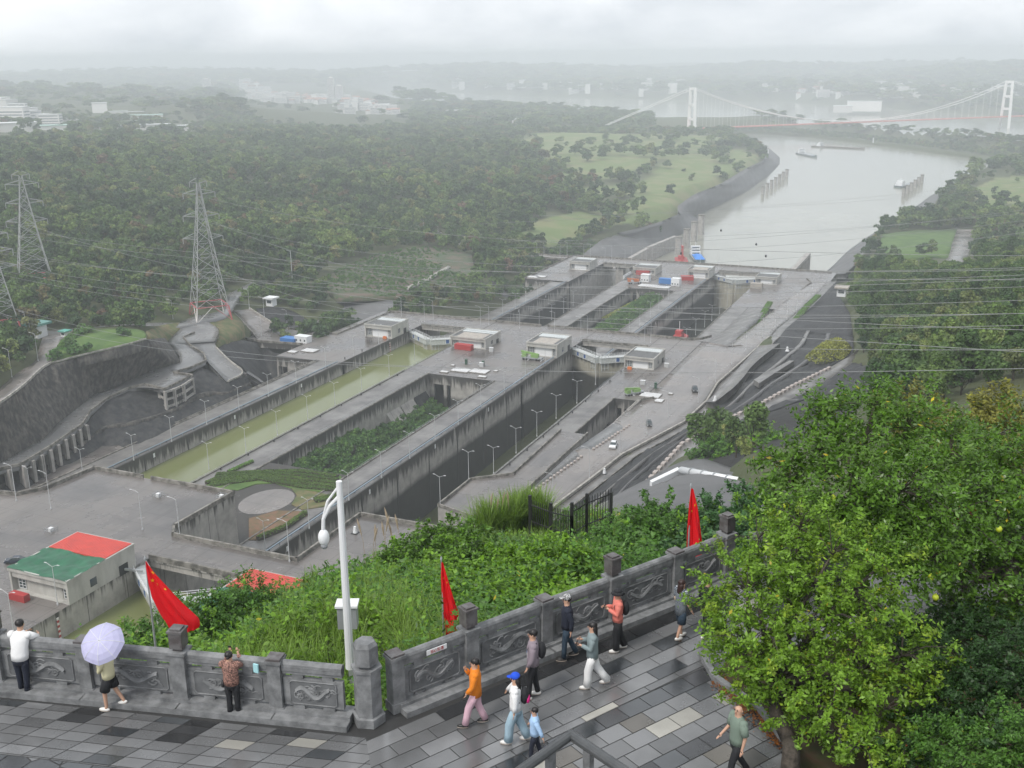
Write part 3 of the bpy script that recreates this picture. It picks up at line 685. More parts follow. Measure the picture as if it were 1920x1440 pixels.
# black pit left of the left block
ribbon('slope',[g4(340,540,-124.5),g4(420,490,-128),g4(540,470,-132),g4(690,500,-138.8),g4(760,560,-139),g4(850,580,-139)],[g4(540,690,-138),g4(580,720,-139),g4(690,790,-148),g4(760,800,-152),g4(845,780,-152),g4(845,770,-152)],m_shot2,n=30,k=8,noise=.6,sm=False)
ribbon('path',[g4(540,670,-140),g4(640,620,-142),g4(790,560,-146)],[g4(550,685,-140),g4(650,635,-142),g4(800,575,-146)],m_apron,n=10,k=1,skirt=1,sm=False,reg=False)
ribbon('path',[g4(565,715,-131),g4(640,760,-134),g4(680,790,-136)],[g4(580,700,-131),g4(650,745,-134),g4(700,785,-136)],m_apron,n=10,k=1,skirt=2,sm=False,reg=False)
# grey slab slopes behind the middle left apron
ribbon('slope',[g4(640,235,-131),g4(780,215,-133),g4(900,240,-136),g4(1050,330,-140),g4(1100,380,-141)],[g4(680,300,-132.5),g4(780,355,-136),g4(880,400,-137.5),g4(1050,430,-138.5),Vector((-300.4,457,-138))],m_shot2,n=30,k=6,noise=.4)
ribbon('slope',[g4(1340,170,-136),g4(1500,165,-136.5),g4(1740,180,-138),g4(1720,240,-139)],[g4(1060,350,-141),g4(1200,330,-142),g4(1440,330,-142),Vector((-301,500,-143))],m_apron,n=20,k=6,noise=.3)
ribbon('slope',[P(640+a[0]/3,400+a[1]/3,-150) for a in [(760,450),(860,360)]],[P(640+980/3,400+500/3,-165),P(640+960/3,400+440/3,-165)],m_shot2,n=14,k=6,noise=.8,sm=False)
# brown cleared field
ribbon('field',[P(598,524,-132),P(700,476,-138),P(800,460,-142),P(884,476,-145)],[P(630,560,-132),P(720,558,-135.5),P(830,556,-140),P(892,520,-145)],mat('brown field',(.13,.10,.075),(.06,.085,.04),.10,.95,detail=12,thr=(.42,.55),bump=.3,bscale=.6),n=30,k=8,skirt=2,noise=.3)
PATCH_FIELD=PATCH[-1]
ribbon('path',[P(757,540,-136.4),P(800,520,-139),P(840,498,-142)],[P(762,543,-136.4),P(806,524,-139),P(845,500,-142)],m_kerb,n=12,k=1,skirt=.5,sm=False,reg=False)
ribbon('road',[P(765,443,-143),P(800,432,-146),P(826,431,-147)],[P(770,448,-143),P(815,445,-146),P(835,455,-147)],m_roadc,n=12,k=1,skirt=1,sm=False)
ribbon('road',[P(826,431,-147),P(835,448,-147),P(880,458,-149),P(950,469,-153)],[P(820,440,-147),P(830,455,-147),P(880,463,-149),P(950,475,-153.5)],m_roadc,n=20,k=1,skirt=1,sm=False)
# -- right side: lock road --
def zr(x,y):
    if y<330: return -131.
    if y<400: return -131.-(y-330)/70*5.
    if y<515: return -136.02
    if y<700: return -136.02-(y-515)/185*18.4
    return -154.42
def R_(x,y,o=0): return PF(640+x/3,800+y/3,lambda a,b:zr(a,b)+o)
def R5(x,y,o=0): return PF(1280+x/3,400+y/3,lambda a,b:zr(a,b)+o)
rd_r=[Vector((-112,215,-131)),R_(1190,455),R_(1390,305),R_(1570,165),R5(0,1180),R5(130,1060),R5(190,960),R5(350,820),R5(480,700),R5(520,650),R5(680,520),R5(820,382)]
rd_l=[Vector((-123,215,-131)),Vector((-122.9,260,-131)),Vector((-122.9,300,-131)),Vector((-122.9,330,-131)),Vector((-122,360,-133.2)),Vector((-121.9,407,-136)),Vector((-121.9,460,-136)),Vector((-121.9,512,-136)),R5(250,750),R5(400,640),R5(540,520),R5(705,395)]
ribbon('road',rd_l,rd_r,m_roadc,n=120,k=6,skirt=6,sm=False)
# lane darker strip left of boulders
bl=[R_(800,590),R_(950,455),R_(1100,350),R_(1350,172),R_(1420,128),R_(1620,-5)]
lane=[p+Vector((-.8,0,.02)) for p in bl]
ribbon('lane',[Vector((-122.6,262,-130.98)),Vector((-122.6,300,-130.98)),Vector((-122.6,330,-130.98)),Vector((-121.8,360,-133.1)),Vector((-121.3,372,-133.9))],lane,m_road,n=40,k=2,skirt=.3,sm=False,reg=False)
# planted strip and lower lanes beside the tug channel
ribbon('road',[Vector((-132.4,530,-148)),Vector((-132.4,600,-153)),Vector((-132.4,676,-154.4))],[R5(250,755),R5(340,660),R5(480,530)],m_walk,n=20,k=3,skirt=4,sm=False)
# drains and ledges right of road
parapet3([p+Vector((.4,0,0)) for p in rd_r[:9]],'long low kerb on the outer side of the lock road',h=.9,t=.7,m=m_kerb)
def zs(p,dz): q=Vector(p); q.z+=dz; return q
led=[zs(p,.3)+Vector((5.5,0,0)) for p in rd_r]
ribbon('channel_bed',[p+Vector((.9,0,-.2)) for p in rd_r],led,m_walk,n=60,k=3,skirt=3,sm=False)
parapet3(led[:9],'kerb of the drain beside the lock road',h=.7,t=.4,m=m_par)
# big right slope: from drain edge up to the boulder path
path_l=[P(1210,905,-108),q5(-10,1300,-108),q5(230,1170,-108),q5(440,1070,-108.5),q5(620,970,-109),q5(815,875,-110),q5(960,790,-110)]
path_r=[P(1290,855,-107),q5(110,1300,-107),q5(330,1170,-107.6),q5(510,1090,-108),q5(760,975,-109),q5(965,835,-110),q5(985,760,-111)]
ribbon('path',path_l,path_r,m_walk,n=40,k=2,skirt=2,sm=False)
slo=[Vector((-104,215,-129)),led[1],led[2],led[3],led[4],led[5],led[6],led[7],led[8],led[9]]
upp=[Vector((-70,190,-108)),path_l[0],q5(100,1240,-108.2),q5(230,1175,-108.2),q5(440,1072,-108.7),q5(620,972,-109.2),q5(815,877,-110.2),q5(860,840,-111),q5(960,790,-112),q5(960,700,-116)]
ribbon('slope',slo,upp,m_shot2,n=80,k=14,noise=1.1,sm=False)
ribbon('slope',[led[9],led[10],led[11]],[q5(960,700,-116),q5(940,560,-126),q5(860,430,-146)],m_shot2,n=24,k=10,noise=1.,sm=False)
def berm(A,B,t,w_,m,dz=.7):
    a,b=_match(A,B,40); C=[p.lerp(q,t)+Vector((0,0,dz)) for p,q in zip(a,b)]; E_=[p.lerp(q,t+w_)+Vector((0,0,dz+.3)) for p,q in zip(a,b)]
    ribbon('berm',C,E_,m,n=40,k=1,skirt=1.6,sm=False,reg=False)
slo_,upp_=resample(slo,30),resample(upp,30)
berm(slo_,upp_,.36,.05,m_walk); berm(slo_,upp_,.66,.05,m_apron)
berm([e4(*a) for a,b in TB],[e4(b[0],b[1],-136.7) for a,b in TB],.55,.05,m_shot)
# concrete strips lying on the slope
def strip(a,b,c,d,m=m_walk):
    mb=MB(); mb.prism([(p.x,p.y) for p in (a,b,c,d)],[p.z-2 for p in (a,b,c,d)],[p.z for p in (a,b,c,d)]); o=mb.build('concrete_strip',m); o['kind']='structure'; return o
strip(q5(400,935,-119),q5(600,828,-119.2),q5(628,828,-117.5),q5(430,955,-117.5))
ribbon('channel_bed',[q5(430,745,-133),q5(330,850,-131),q5(200,1000,-128),q5(130,1060,-127.5)],[q5(550,730,-129),q5(400,840,-127),q5(315,960,-126),q5(180,1062,-126.6)],m_walk,n=20,k=2,skirt=3,reg=False)
# upper right concrete faces (above the boulder path)
ribbon('slope',[path_r[1],path_r[2],path_r[3],path_r[4],path_r[5]],[P(1330,830,-98),P(1420,780,-93),P(1500,750,-91),P(1600,740,-92),P(1650,690,-97)],m_shot2,n=40,k=10,noise=1.2,sm=False)
ribbon('path',[q5(590,1048,-104),q5(700,1040,-101),q5(860,1065,-98),q5(1040,1080,-96)],[q5(590,1052,-104),q5(700,1052,-101),q5(860,1083,-97.6),q5(1040,1095,-96)],m_apron,n=14,k=1,skirt=1,sm=False,reg=False)
# paved apron with the big white pipe
ribbon('slope',[P(1090,985,-84),P(1150,930,-86),P(1200,905,-90),P(1265,870,-92),P(1310,855,-92),P(1380,880,-84)],[P(1140,1010,-60),P(1230,980,-60),P(1300,965,-60),P(1380,962,-60),P(1450,960,-60),P(1480,950,-60)],m_apron,n=30,k=8,noise=.4,sm=False)
ribbon('path',[P(1060,990,-101),P(1100,955,-101),P(1195,915,-101)],[P(1090,990,-98),P(1150,945,-98),P(1225,900,-98)],m_walk,n=10,k=1,skirt=3,sm=False)
# -- river banks --
RIV_L=[(-303,815),(-300,900),(-299,1000),(-301,1080)]
def W(px,py,z=-195): return P(px,py,z)
bankL_water=[W(1160,510),W(1215,475),W(1245,455),W(1302,428),W(1312,413),W(1300,405),W(1345,385),W(1400,360),W(1440,330),W(1462,308),W(1462,295),W(1445,280),W(1400,262),W(1378,250)]
bankL_top=[W(1095,475,-172),W(1140,440,-172),W(1190,430,-172),W(1240,415,-172),W(1275,400,-172),W(1268,388,-168),W(1300,365,-168),W(1350,345,-168),W(1400,315,-168),W(1432,300,-168),W(1436,290,-168),W(1425,277,-168),W(1390,266,-168),W(1370,262,-168)]
ribbon('embankment',bankL_top,bankL_water,m_apron,n=70,k=4,skirt=4,sm=False)
bankR_water=[W(1540,516),W(1560,500),W(1590,470),W(1625,445),W(1650,430),W(1690,418),W(1695,405),W(1740,370),W(1800,335),W(1850,315),W(1920,308),W(2000,308)]
bankR_top=[W(1585,513,-166),W(1600,500,-168),W(1640,455,-172),W(1665,430,-174),W(1700,423,-178),W(1765,420,-175),W(1755,400,-175),W(1765,370,-174),W(1810,335,-174),W(1855,318,-174),W(1920,312,-176),W(2000,314,-176)]
ribbon('embankment',bankR_top,bankR_water,m_apron,n=70,k=4,skirt=4,sm=False)
# golf-like lawns are drawn by the ground material; the lawn right of the river:
ribbon('lawn',[W(1655,440,-166),W(1700,432,-167),W(1795,430,-166)],[W(1640,480,-160),W(1700,484,-158),W(1778,482,-158)],m_grassy,n=20,k=4,skirt=2)
ribbon('road',[W(1795,430,-165),W(1770,497,-157)],[W(1832,430,-165),W(1808,497,-157)],m_roadc,n=12,k=1,skirt=2,sm=False)
# ---- height field ----
C_=[(65,540,-110),(10,610,-107),(395,600,-121.5),(250,640,-108),(100,600,-107),(150,560,-108),(300,560,-112),(500,480,-124),(548,520,-126),(620,560,-131),(650,500,-134),(900,530,-150),(1000,440,-156),(820,440,-146),(930,500,-154),(960,540,-158),(880,560,-150),(1080,420,-160),(1200,370,-162),(1250,395,-166),(1370,255,-166),(1100,250,-166),(700,400,-140),(500,400,-130),(300,400,-114),(100,420,-102),(100,320,-97),(300,300,-112),(500,320,-130),(700,320,-145),(900,320,-155),(1000,280,-163),(800,240,-163),(600,240,-158),(300,240,-122),(150,250,-110),(0,250,-100),
 (400,185,-92),(330,200,-110),(450,200,-130),(640,215,-165),(500,180,-160),(750,200,-170),(200,200,-120),(0,200,-110),(950,480,-154),(860,470,-148),(750,450,-142),
 (1620,520,-140),(1640,560,-128),(1640,620,-112),(1700,560,-108),(1900,560,-88),(1700,700,-82),(1900,700,-60),(1650,700,-97),(1650,490,-150),(1850,440,-152),(1750,420,-176),(1900,330,-174),(1900,420,-150),(1850,350,-172),(1850,490,-130),(1950,500,-118),(1700,800,-62),(1900,900,-34),(1500,800,-88),(1450,850,-80),(1560,580,-140),(1600,545,-138),
 (0,170,-90),(200,160,-80),(-300,400,-85),(-300,600,-95),(-200,250,-100)]
for px,py,z in C_: CTRL.append(P(px,py,z)[:])
CTRL+=[(0,0,-14.4),(-30,0,-14.4),(10,40,-17),(-20,5,-14.4),(-9,13,-14.6),(-20,12,-14.6),(-3,22,-14.6),(-34,33,-30),(-24,20,-19.5),(-30,10,-20),(-30,43,-26),(-20,30,-20),(-24,63,-29.5),(-12,40,-22),(-10,60,-30),(5,70,-31),(-60,30,-33),(-45,0,-32),(-80,10,-60),(-50,62,-52),(-75,90,-92),(-90,60,-92),(-95,130,-119),(-95,215,-119),(-110,30,-100),(-130,60,-118),(-60,130,-84),(-30,110,-54),(0,120,-50),(40,40,-16),(60,150,-45),(80,20,-15),(20,-40,-14),(-60,-50,-30),
 (-282,180,-118),(-330,150,-118),(-400,190,-118),(60,400,-60),(150,300,-45),(150,700,-100),(-600,100,-95),(300,900,-120),(200,1200,-150)]
CT=np.array(CTRL); S_=300.
CT=CT[np.unique(np.round(CT[:,:2]/2).astype(int),axis=0,return_index=True)[1]]
def _phi(d): return d
D_=np.sqrt(((CT[:,None,:2]-CT[None,:,:2])**2).sum(-1))/S_
n_=len(CT); A_=np.zeros((n_+3,n_+3)); A_[:n_,:n_]=_phi(D_)-np.eye(n_)*.004; Pm=np.c_[np.ones(n_),CT[:,:2]/S_]; A_[:n_,n_:]=Pm; A_[n_:,:n_]=Pm.T
W_=np.linalg.solve(A_,np.r_[CT[:,2],0,0,0])
def inpoly(x,y,poly):
    poly=np.asarray(poly); c=np.zeros(x.shape,bool); j=len(poly)-1
    for i in range(len(poly)):
        xi,yi=poly[i];xj,yj=poly[j]
        k=((yi>y)!=(yj>y))&(x<(xj-xi)*(y-yi)/((yj-yi) if yj!=yi else 1e-9)+xi); c^=k; j=i
    return c
def pdist(x,y,poly,closed=True):
    poly=np.asarray(poly,float); d=np.full(x.shape,1e9); n=len(poly)
    for i in range(n if closed else n-1):
        a=poly[i];b=poly[(i+1)%n]; ab=b-a; t=np.clip(((x-a[0])*ab[0]+(y-a[1])*ab[1])/(ab@ab+1e-9),0,1)
        d=np.minimum(d,np.hypot(x-a[0]-t*ab[0],y-a[1]-t*ab[1]))
    return d
def wxy(l,z=-195): return [tuple(P(a,b,z)[:2]) for a,b in l]
CUTL=[(p.x,p.y) for p in (e4(-250,790,-111),e4(0,655,-109),e4(200,505,-108.7),e4(330,400,-108),e4(480,300,-107.5),e4(700,240,-107.5),e4(1000,200,-108),e4(1150,170,-114),e4(1330,190,-121),e4(1450,120,-121),e4(1620,160,-121),g4(300,330,-122),g4(400,300,-124),g4(540,370,-129),g4(620,440,-135))]+[(-320,440),(-281,440),(-281,80),(-340,80)]
LOCKP=[(-281,80),(-281,224),(-281,411),(-304,412),(-304,512),(-281,513),(-281,705),(-302,713),(-302,815),(-96,815),(-96,700),(-122,560),(-122,230),(-95,222),(-95,150),(-95,80)]
river_in=[(-100,816),(-310,816),(-330,960)]+[(p.x,p.y) for p in bankL_water]+wxy([(1500,238),(1700,262),(1920,302),(2100,330)])+[(p.x,p.y) for p in bankR_water[::-1]]
river_out=wxy([(680,172),(760,190),(900,205),(1110,218),(1300,232),(1380,236),(1500,246),(1700,274),(1920,312),(2400,400),(2400,190),(1920,190),(1500,186),(1100,176),(900,170),(760,160)])
river_out=wxy([(660,168),(740,192),(860,204),(1110,222),(1230,236),(1370,236),(1420,232),(1560,240),(1750,264),(1920,286),(2500,360)])+[(6000,4000),(6000,9000)]+wxy([(2300,210),(1920,222),(1700,205),(1480,190),(1150,184),(1000,180),(860,172),(760,160)])
hills=[((-1500,8200),900,520),((-3600,7800),1500,560),((600,7200),1300,620),((2200,6400),1200,560),((-6000,6500),1800,500),((-500,9500),1500,900),((3500,8000),1600,900),((-2500,11000),2200,1100)]
def vn(x,y,s,seed):
    g=np.random.default_rng(seed).random((64,64)); X=x/s;Y=y/s; i=np.floor(X).astype(int);j=np.floor(Y).astype(int);u=X-i;v=Y-j;u=u*u*(3-2*u);v=v*v*(3-2*v)
    f=lambda a,b:g[a%64,b%64]
    return (f(i,j)*(1-u)+f(i+1,j)*u)*(1-v)+(f(i,j+1)*(1-u)+f(i+1,j+1)*u)*v
def height(x,y,patches=True):
    x=np.asarray(x,float);y=np.asarray(y,float); sh=x.shape; x=x.ravel();y=y.ravel(); z=np.empty(len(x))
    for s in range(0,len(x),20000):
        xx=x[s:s+20000];yy=y[s:s+20000]
        d=np.hypot(xx[:,None]-CT[None,:,0],yy[:,None]-CT[None,:,1])/S_
        z[s:s+20000]=_phi(d)@W_[:n_]+np.c_[np.ones(len(xx)),xx/S_,yy/S_]@W_[n_:]
    far=np.clip((y-2600)/1500,0,1); far=np.maximum(far,np.clip((np.abs(x+700)-2600)/1200,0,1)); z=z*(1-far)+(-168+6*vn(x,y,500,3))*far
    z=np.clip(z,-176,-13.5)
    amp=np.clip((y-700)/900,0,1)*6; z+=amp*(vn(x,y,170,1)-.5)*2*(x<-250)
    # distant hills across the river
    for (c,r,h) in hills:
        d=np.hypot(x-c[0],(y-c[1])*1.0)/r; q=np.clip(1-d/1.6,0,1); z=np.maximum(z,-168+min(h*.17,100)*(q*q*(3-2*q))*(.75+.3*vn(x,y,420,5)))
    for poly in (river_in,river_out):
        ins=inpoly(x,y,poly); dd=pdist(x,y,poly); z=np.where(ins,-203,np.minimum(z,-196+dd*.9))
    # breakwater between canal and river
    low_=np.zeros(len(x))
    if patches:
        dl=inpoly(x,y,LOCKP); z=np.where(dl,-198,z); z=np.where(inpoly(x,y,CUTL),np.minimum(z,-158),z)
        for p in PATCH:
            bx=np.array(p); m=(x>bx[:,0].min())&(x<bx[:,0].max())&(y>bx[:,1].min())&(y<bx[:,1].max())
            if m.any():
                q=np.zeros(len(x),bool); q[m]=inpoly(x[m],y[m],p); dd=np.full(len(x),0.); dd[q]=pdist(x[q],y[q],p); low_=np.where(q,np.maximum(low_,np.clip((dd-1.)*2.2,2.,16.)),low_)
    return (z-low_).reshape(sh)
xs=np.unique(np.r_[np.arange(-8500,-1200,100),np.arange(-1200,-420,20),np.arange(-420,-60,5),np.arange(-60,30,3.),np.arange(30,160,10),np.arange(160,600,40),np.arange(600,4600,120)])
ys=np.unique(np.r_[np.arange(-50,90,3.),np.arange(90,640,5),np.arange(640,1300,14),np.arange(1300,3200,35),np.arange(3200,13500,110)])
GX,GY=np.meshgrid(xs,ys); GZ=height(GX,GY)
ok=np.c_[GX.ravel(),GY.ravel(),GZ.ravel()]; nx=len(xs); ny=len(ys)
I=np.arange(nx*ny).reshape(ny,nx); FQ=np.c_[I[:-1,:-1].ravel(),I[:-1,1:].ravel(),I[1:,1:].ravel(),I[1:,:-1].ravel()]
def ground_extra(nt,col,src,b):
    sx=N(nt,'ShaderNodeSeparateXYZ'); L(nt,src,sx.inputs[0])
    n=N(nt,'ShaderNodeTexNoise',inp={'Scale':.006,'Detail':4.}); L(nt,src,n.inputs[0])
    r=N(nt,'ShaderNodeMapRange',inp={1:.5,2:.56}); L(nt,n.outputs[0],r.inputs[0])
    n2=N(nt,'ShaderNodeTexNoise',inp={'Scale':.05,'Detail':6.}); L(nt,src,n2.inputs[0])
    x=N(nt,'ShaderNodeMix',data_type='RGBA'); x.inputs[6].default_value=(.05,.075,.028,1); x.inputs[7].default_value=(.085,.085,.04,1); L(nt,n2.outputs[0],x.inputs[0])
    y=N(nt,'ShaderNodeMix',data_type='RGBA'); L(nt,r.outputs[0],y.inputs[0]); L(nt,x.outputs[2],y.inputs[6]); y.inputs[7].default_value=(.10,.15,.05,1)
    at=N(nt,'ShaderNodeAttribute',attribute_name='lawn'); z=N(nt,'ShaderNodeMix',data_type='RGBA'); L(nt,at.outputs['Fac'],z.inputs[0]); L(nt,x.outputs[2],z.inputs[6]); z.inputs[7].default_value=(.17,.22,.06,1)
    nn=N(nt,'ShaderNodeTexNoise',inp={'Scale':.03,'Detail':5.}); L(nt,src,nn.inputs[0]); rr=N(nt,'ShaderNodeMapRange',inp={1:.45,2:.62}); L(nt,nn.outputs[0],rr.inputs[0])
    zz=N(nt,'ShaderNodeMix',data_type='RGBA'); L(nt,rr.outputs[0],zz.inputs[0]); zz.inputs[6].default_value=(.135,.185,.06,1); zz.inputs[7].default_value=(.20,.205,.095,1); L(nt,zz.outputs[2],z.inputs[7])
    ar=N(nt,'ShaderNodeAttribute',attribute_name='rock'); q=N(nt,'ShaderNodeMix',data_type='RGBA'); L(nt,ar.outputs['Fac'],q.inputs[0]); L(nt,z.outputs[2],q.inputs[6]); q.inputs[7].default_value=(.028,.028,.028,1)
    return q.outputs[2]
m_ground=mat('ground',(.05,.08,.03),None,rough=.95,extra=ground_extra,bump=.3,bscale=.4)
LAWN=[[(P(a,b,-162).x,P(a,b,-162).y) for a,b in q] for q in [
 [(960,462),(1000,430),(1060,405),(1110,385),(1190,378),(1180,365),(1100,372),(1075,360),(1150,345),(1220,320),(1250,300),(1300,283),(1385,275),(1430,285),(1432,300),(1350,345),(1268,388),(1180,405),(1090,430),(1030,462)],
 [(1000,250),(1180,248),(1380,258),(1300,285),(1240,300),(1170,325),(1110,345),(1040,362),(1000,355),(1060,320),(1000,295),(960,270)],
 [(1815,350),(1870,325),(1960,318),(1960,400),(1850,385)],[(1640,440),(1820,425),(1790,490),(1630,490)],[(1820,455),(1940,445),(1940,465),(1850,470)],
 [(640,345),(745,350),(740,358),(650,358)],[(520,374),(542,374),(542,382),(520,382)],[(440,458),(475,452),(470,470),(430,475)],[(855,470),(960,462),(960,472),(860,480)],[(860,275),(920,280),(930,297),(870,290)],[(540,275),(600,272),(610,284),(560,286)]]]
lf=np.zeros(nx*ny,bool)
for q in LAWN: lf|=inpoly(ok[:,0],ok[:,1],q)
me=npmesh('ground',ok,FQ,m_ground,smooth=True); at=me.attributes.new('lawn','FLOAT','POINT'); at.data.foreach_set('value',lf.astype(np.float32)); rk=inpoly(ok[:,0],ok[:,1],[tuple(P(a,b,-93)[:2]) for a,b in [(1270,880),(1330,820),(1420,770),(1640,680),(1700,770),(1560,900),(1450,960),(1300,960)]]); at2=me.attributes.new('rock','FLOAT','POINT'); at2.data.foreach_set('value',rk.astype(np.float32)); tag(link('ground',me),kind='structure')
o=MB().box(-9000,5000,815,13900,-200,-195).build('river',m_wr); tag(o,kind='structure')
# pit ground inside the islands (shrubs grow on it)
ribbon('soil',[Vector((-223.5,290,-150)),Vector((-223.5,330,-151)),Vector((-223.5,411,-153))],[Vector((-188,290,-149)),Vector((-188,330,-150)),Vector((-188,411,-152))],m_ground,n=10,k=6,noise=1.,reg=False)
ribbon('soil',[Vector((-223.5,515,-170)),Vector((-223.5,600,-170)),Vector((-223.5,710,-168))],[Vector((-188,515,-170)),Vector((-188,600,-170)),Vector((-188,710,-168))],m_ground,n=10,k=6,noise=1.,reg=False)
# terrace gardens between near deck and shrub pit
o=MB().box(-222,-190,224.2,291,ZB,-136).build('garden_terrace',m_wall4); tag(o,'paved garden terrace with round plaza behind the near deck','garden terrace')
ribbon('breakwater',smooth([P(1375,240,-189),P(1420,238,-189),P(1560,246,-189),P(1700,265,-189),P(1920,290,-189),P(2100,318,-189)]),smooth([P(1375,246,-190),P(1500,250,-190),P(1700,275,-190),P(1920,306,-190),P(2100,335,-190)]),m_ground,n=60,k=3,skirt=8,reg=False,sm=False)
# ================= vegetation =================
def leafmat(name,stops,trans=.25,rough=.6,hue=.0,patch=False):
    m=bpy.data.materials.new(name); m.use_nodes=True; nt=m.node_tree; b=nt.nodes['Principled BSDF']; b.inputs['Roughness'].default_value=rough; b.inputs['Specular IOR Level'].default_value=.35
    oi=N(nt,'ShaderNodeObjectInfo'); cr=N(nt,'ShaderNodeValToRGB'); L(nt,oi.outputs['Random'],cr.inputs[0])
    e=cr.color_ramp.elements; e[0].position=stops[0][0]; e[0].color=(*stops[0][1],1); e[1].position=stops[-1][0]; e[1].color=(*stops[-1][1],1)
    for p,c in stops[1:-1]: q=e.new(p); q.color=(*c,1)
    h=N(nt,'ShaderNodeHueSaturation'); L(nt,cr.outputs[0],h.inputs['Color'])
    g=N(nt,'ShaderNodeNewGeometry'); v=N(nt,'ShaderNodeMapRange',inp={3:.55,4:1.5}); L(nt,g.outputs['Random Per Island'],v.inputs[0]); L(nt,v.outputs[0],h.inputs['Value'])
    if patch:
        n=N(nt,'ShaderNodeTexNoise',inp={'Scale':.013,'Detail':4.}); L(nt,g.outputs['Position'],n.inputs[0]); r=N(nt,'ShaderNodeMapRange',inp={1:.35,2:.65,3:.62,4:1.5}); L(nt,n.outputs[0],r.inputs[0])
        r2=N(nt,'ShaderNodeMapRange',inp={1:.35,2:.65,3:.52,4:.475}); L(nt,n.outputs[0],r2.inputs[0])
        h2=N(nt,'ShaderNodeHueSaturation'); L(nt,h.outputs[0],h2.inputs['Color']); L(nt,r.outputs[0],h2.inputs['Value']); L(nt,r2.outputs[0],h2.inputs['Hue']); h=h2
    L(nt,h.outputs[0],b.inputs['Base Color']); m.diffuse_color=(*stops[0][1],1)
    if trans:
        t=N(nt,'ShaderNodeBsdfTranslucent'); ms=N(nt,'ShaderNodeMixShader'); ms.inputs[0].default_value=trans
        o=[n for n in nt.nodes if n.type=='OUTPUT_MATERIAL'][0]; L(nt,h.outputs[0],t.inputs[0]); L(nt,b.outputs[0],ms.inputs[1]); L(nt,t.outputs[0],ms.inputs[2]); L(nt,ms.outputs[0],o.inputs[0])
    return m
m_bark=mat('bark',(.07,.055,.04),(.03,.025,.02),6.,.9,bump=.02,coord='obj')
G1=[(0,(.022,.055,.018)),(.35,(.05,.10,.028)),(.62,(.085,.15,.035)),(.88,(.12,.17,.05)),(.965,(.14,.14,.05)),(1,(.14,.095,.055))]
m_far=leafmat('forest foliage',G1,patch=True)
m_rfor=leafmat('hillside foliage',[(0,(.04,.085,.022)),(.4,(.06,.12,.028)),(.75,(.10,.16,.035)),(1,(.15,.18,.06))],patch=True)
m_shrub=leafmat('shrub foliage',[(0,(.05,.11,.03)),(.5,(.07,.16,.035)),(1,(.12,.22,.05))])
def leaves(C,Nn,size,asp=.55,rng=RNG,fold=.25):
    """C centres (n,3), Nn normals; returns V (n*4), F quads: pointed rhombus leaves"""
    n=len(C); t=rng.normal(size=(n,3)); t-= (t*Nn).sum(1)[:,None]*Nn; t/=np.linalg.norm(t,axis=1)[:,None]+1e-9; b=np.cross(Nn,t)
    s=np.asarray(size)*np.ones(n); s=s[:,None]
    V=np.stack([C-t*s,C+b*s*asp-Nn*s*fold*asp,C+t*s,C-b*s*asp-Nn*s*fold*asp],1).reshape(-1,3)
    return V,np.arange(4*n).reshape(n,4)
def crown_pts(rng,n,R,H,lobes,z0,fill=.35):
    """points through a lumpy crown made of lobes"""
    L_=[]
    for i in range(lobes):
        a=rng.random()*2*math.pi; rr=R*.62*math.sqrt(rng.random()); zz=z0+H*(.2+.62*rng.random())
        L_.append((rr*math.cos(a),rr*math.sin(a),zz,R*(.32+.3*rng.random())*(1-.25*abs((zz-z0)/H-.4))))
    L_=np.array(L_); w=L_[:,3]**2; k=rng.choice(lobes,n,p=w/w.sum())
    d=rng.normal(size=(n,3)); d[:,2]=np.abs(d[:,2])*1.0-.35; d/=np.linalg.norm(d,axis=1)[:,None]
    rad=L_[k,3]*(1-fill*rng.random(n)**2)
    C=L_[k,:3]+d*rad[:,None]*np.array([1,1,.85]); nn=d+rng.normal(size=(n,3))*.55; nn[:,2]+=.35; nn/=np.linalg.norm(nn,axis=1)[:,None]
    return C,nn
def tree_meshes(seed,R=3.2,H=7.,trunk=2.,n=420,ls=.55,lobes=9,m=None,name='tree'):
    rng=np.random.default_rng(seed); C,nn=crown_pts(rng,n,R,H,lobes,trunk); V,F=leaves(C,nn,ls*(.6+.8*rng.random(n)),.7,rng)
    cm=npmesh(name+' crown',V,F,m or m_far)
    mb=MB(); mb.tube([(0,0,-1),(0.05*R,0,trunk),(0,.05*R,trunk+H*.45)],[.09*R,.06*R,.03*R],6)
    for i in range(5):
        a=i*1.3+seed; mb.tube([(0,0,trunk*.8+i*.3),(R*.35*math.cos(a),R*.35*math.sin(a),trunk+H*.3),(R*.6*math.cos(a),R*.6*math.sin(a),trunk+H*.5)],[.04*R,.025*R,.01*R],4)
    return cm,mb.mesh(name+' trunk',m_bark)
VAR=[tree_meshes(11,3.4,6.5,1.6,460,.55,10),tree_meshes(12,3.0,7.5,1.8,420,.5,9),tree_meshes(13,3.7,6.,1.4,520,.6,12),tree_meshes(14,2.6,8.5,2.,380,.5,8)]
VARR=[tree_meshes(21,3.2,7.,1.8,900,.36,13,m_rfor),tree_meshes(22,3.6,6.2,1.5,1000,.38,14,m_rfor),tree_meshes(23,2.7,8.2,2.,800,.34,11,m_rfor)]
VARS=[tree_meshes(31,1.6,2.4,.1,260,.24,8,m_shrub),tree_meshes(32,1.8,1.9,.1,280,.26,9,m_shrub)]
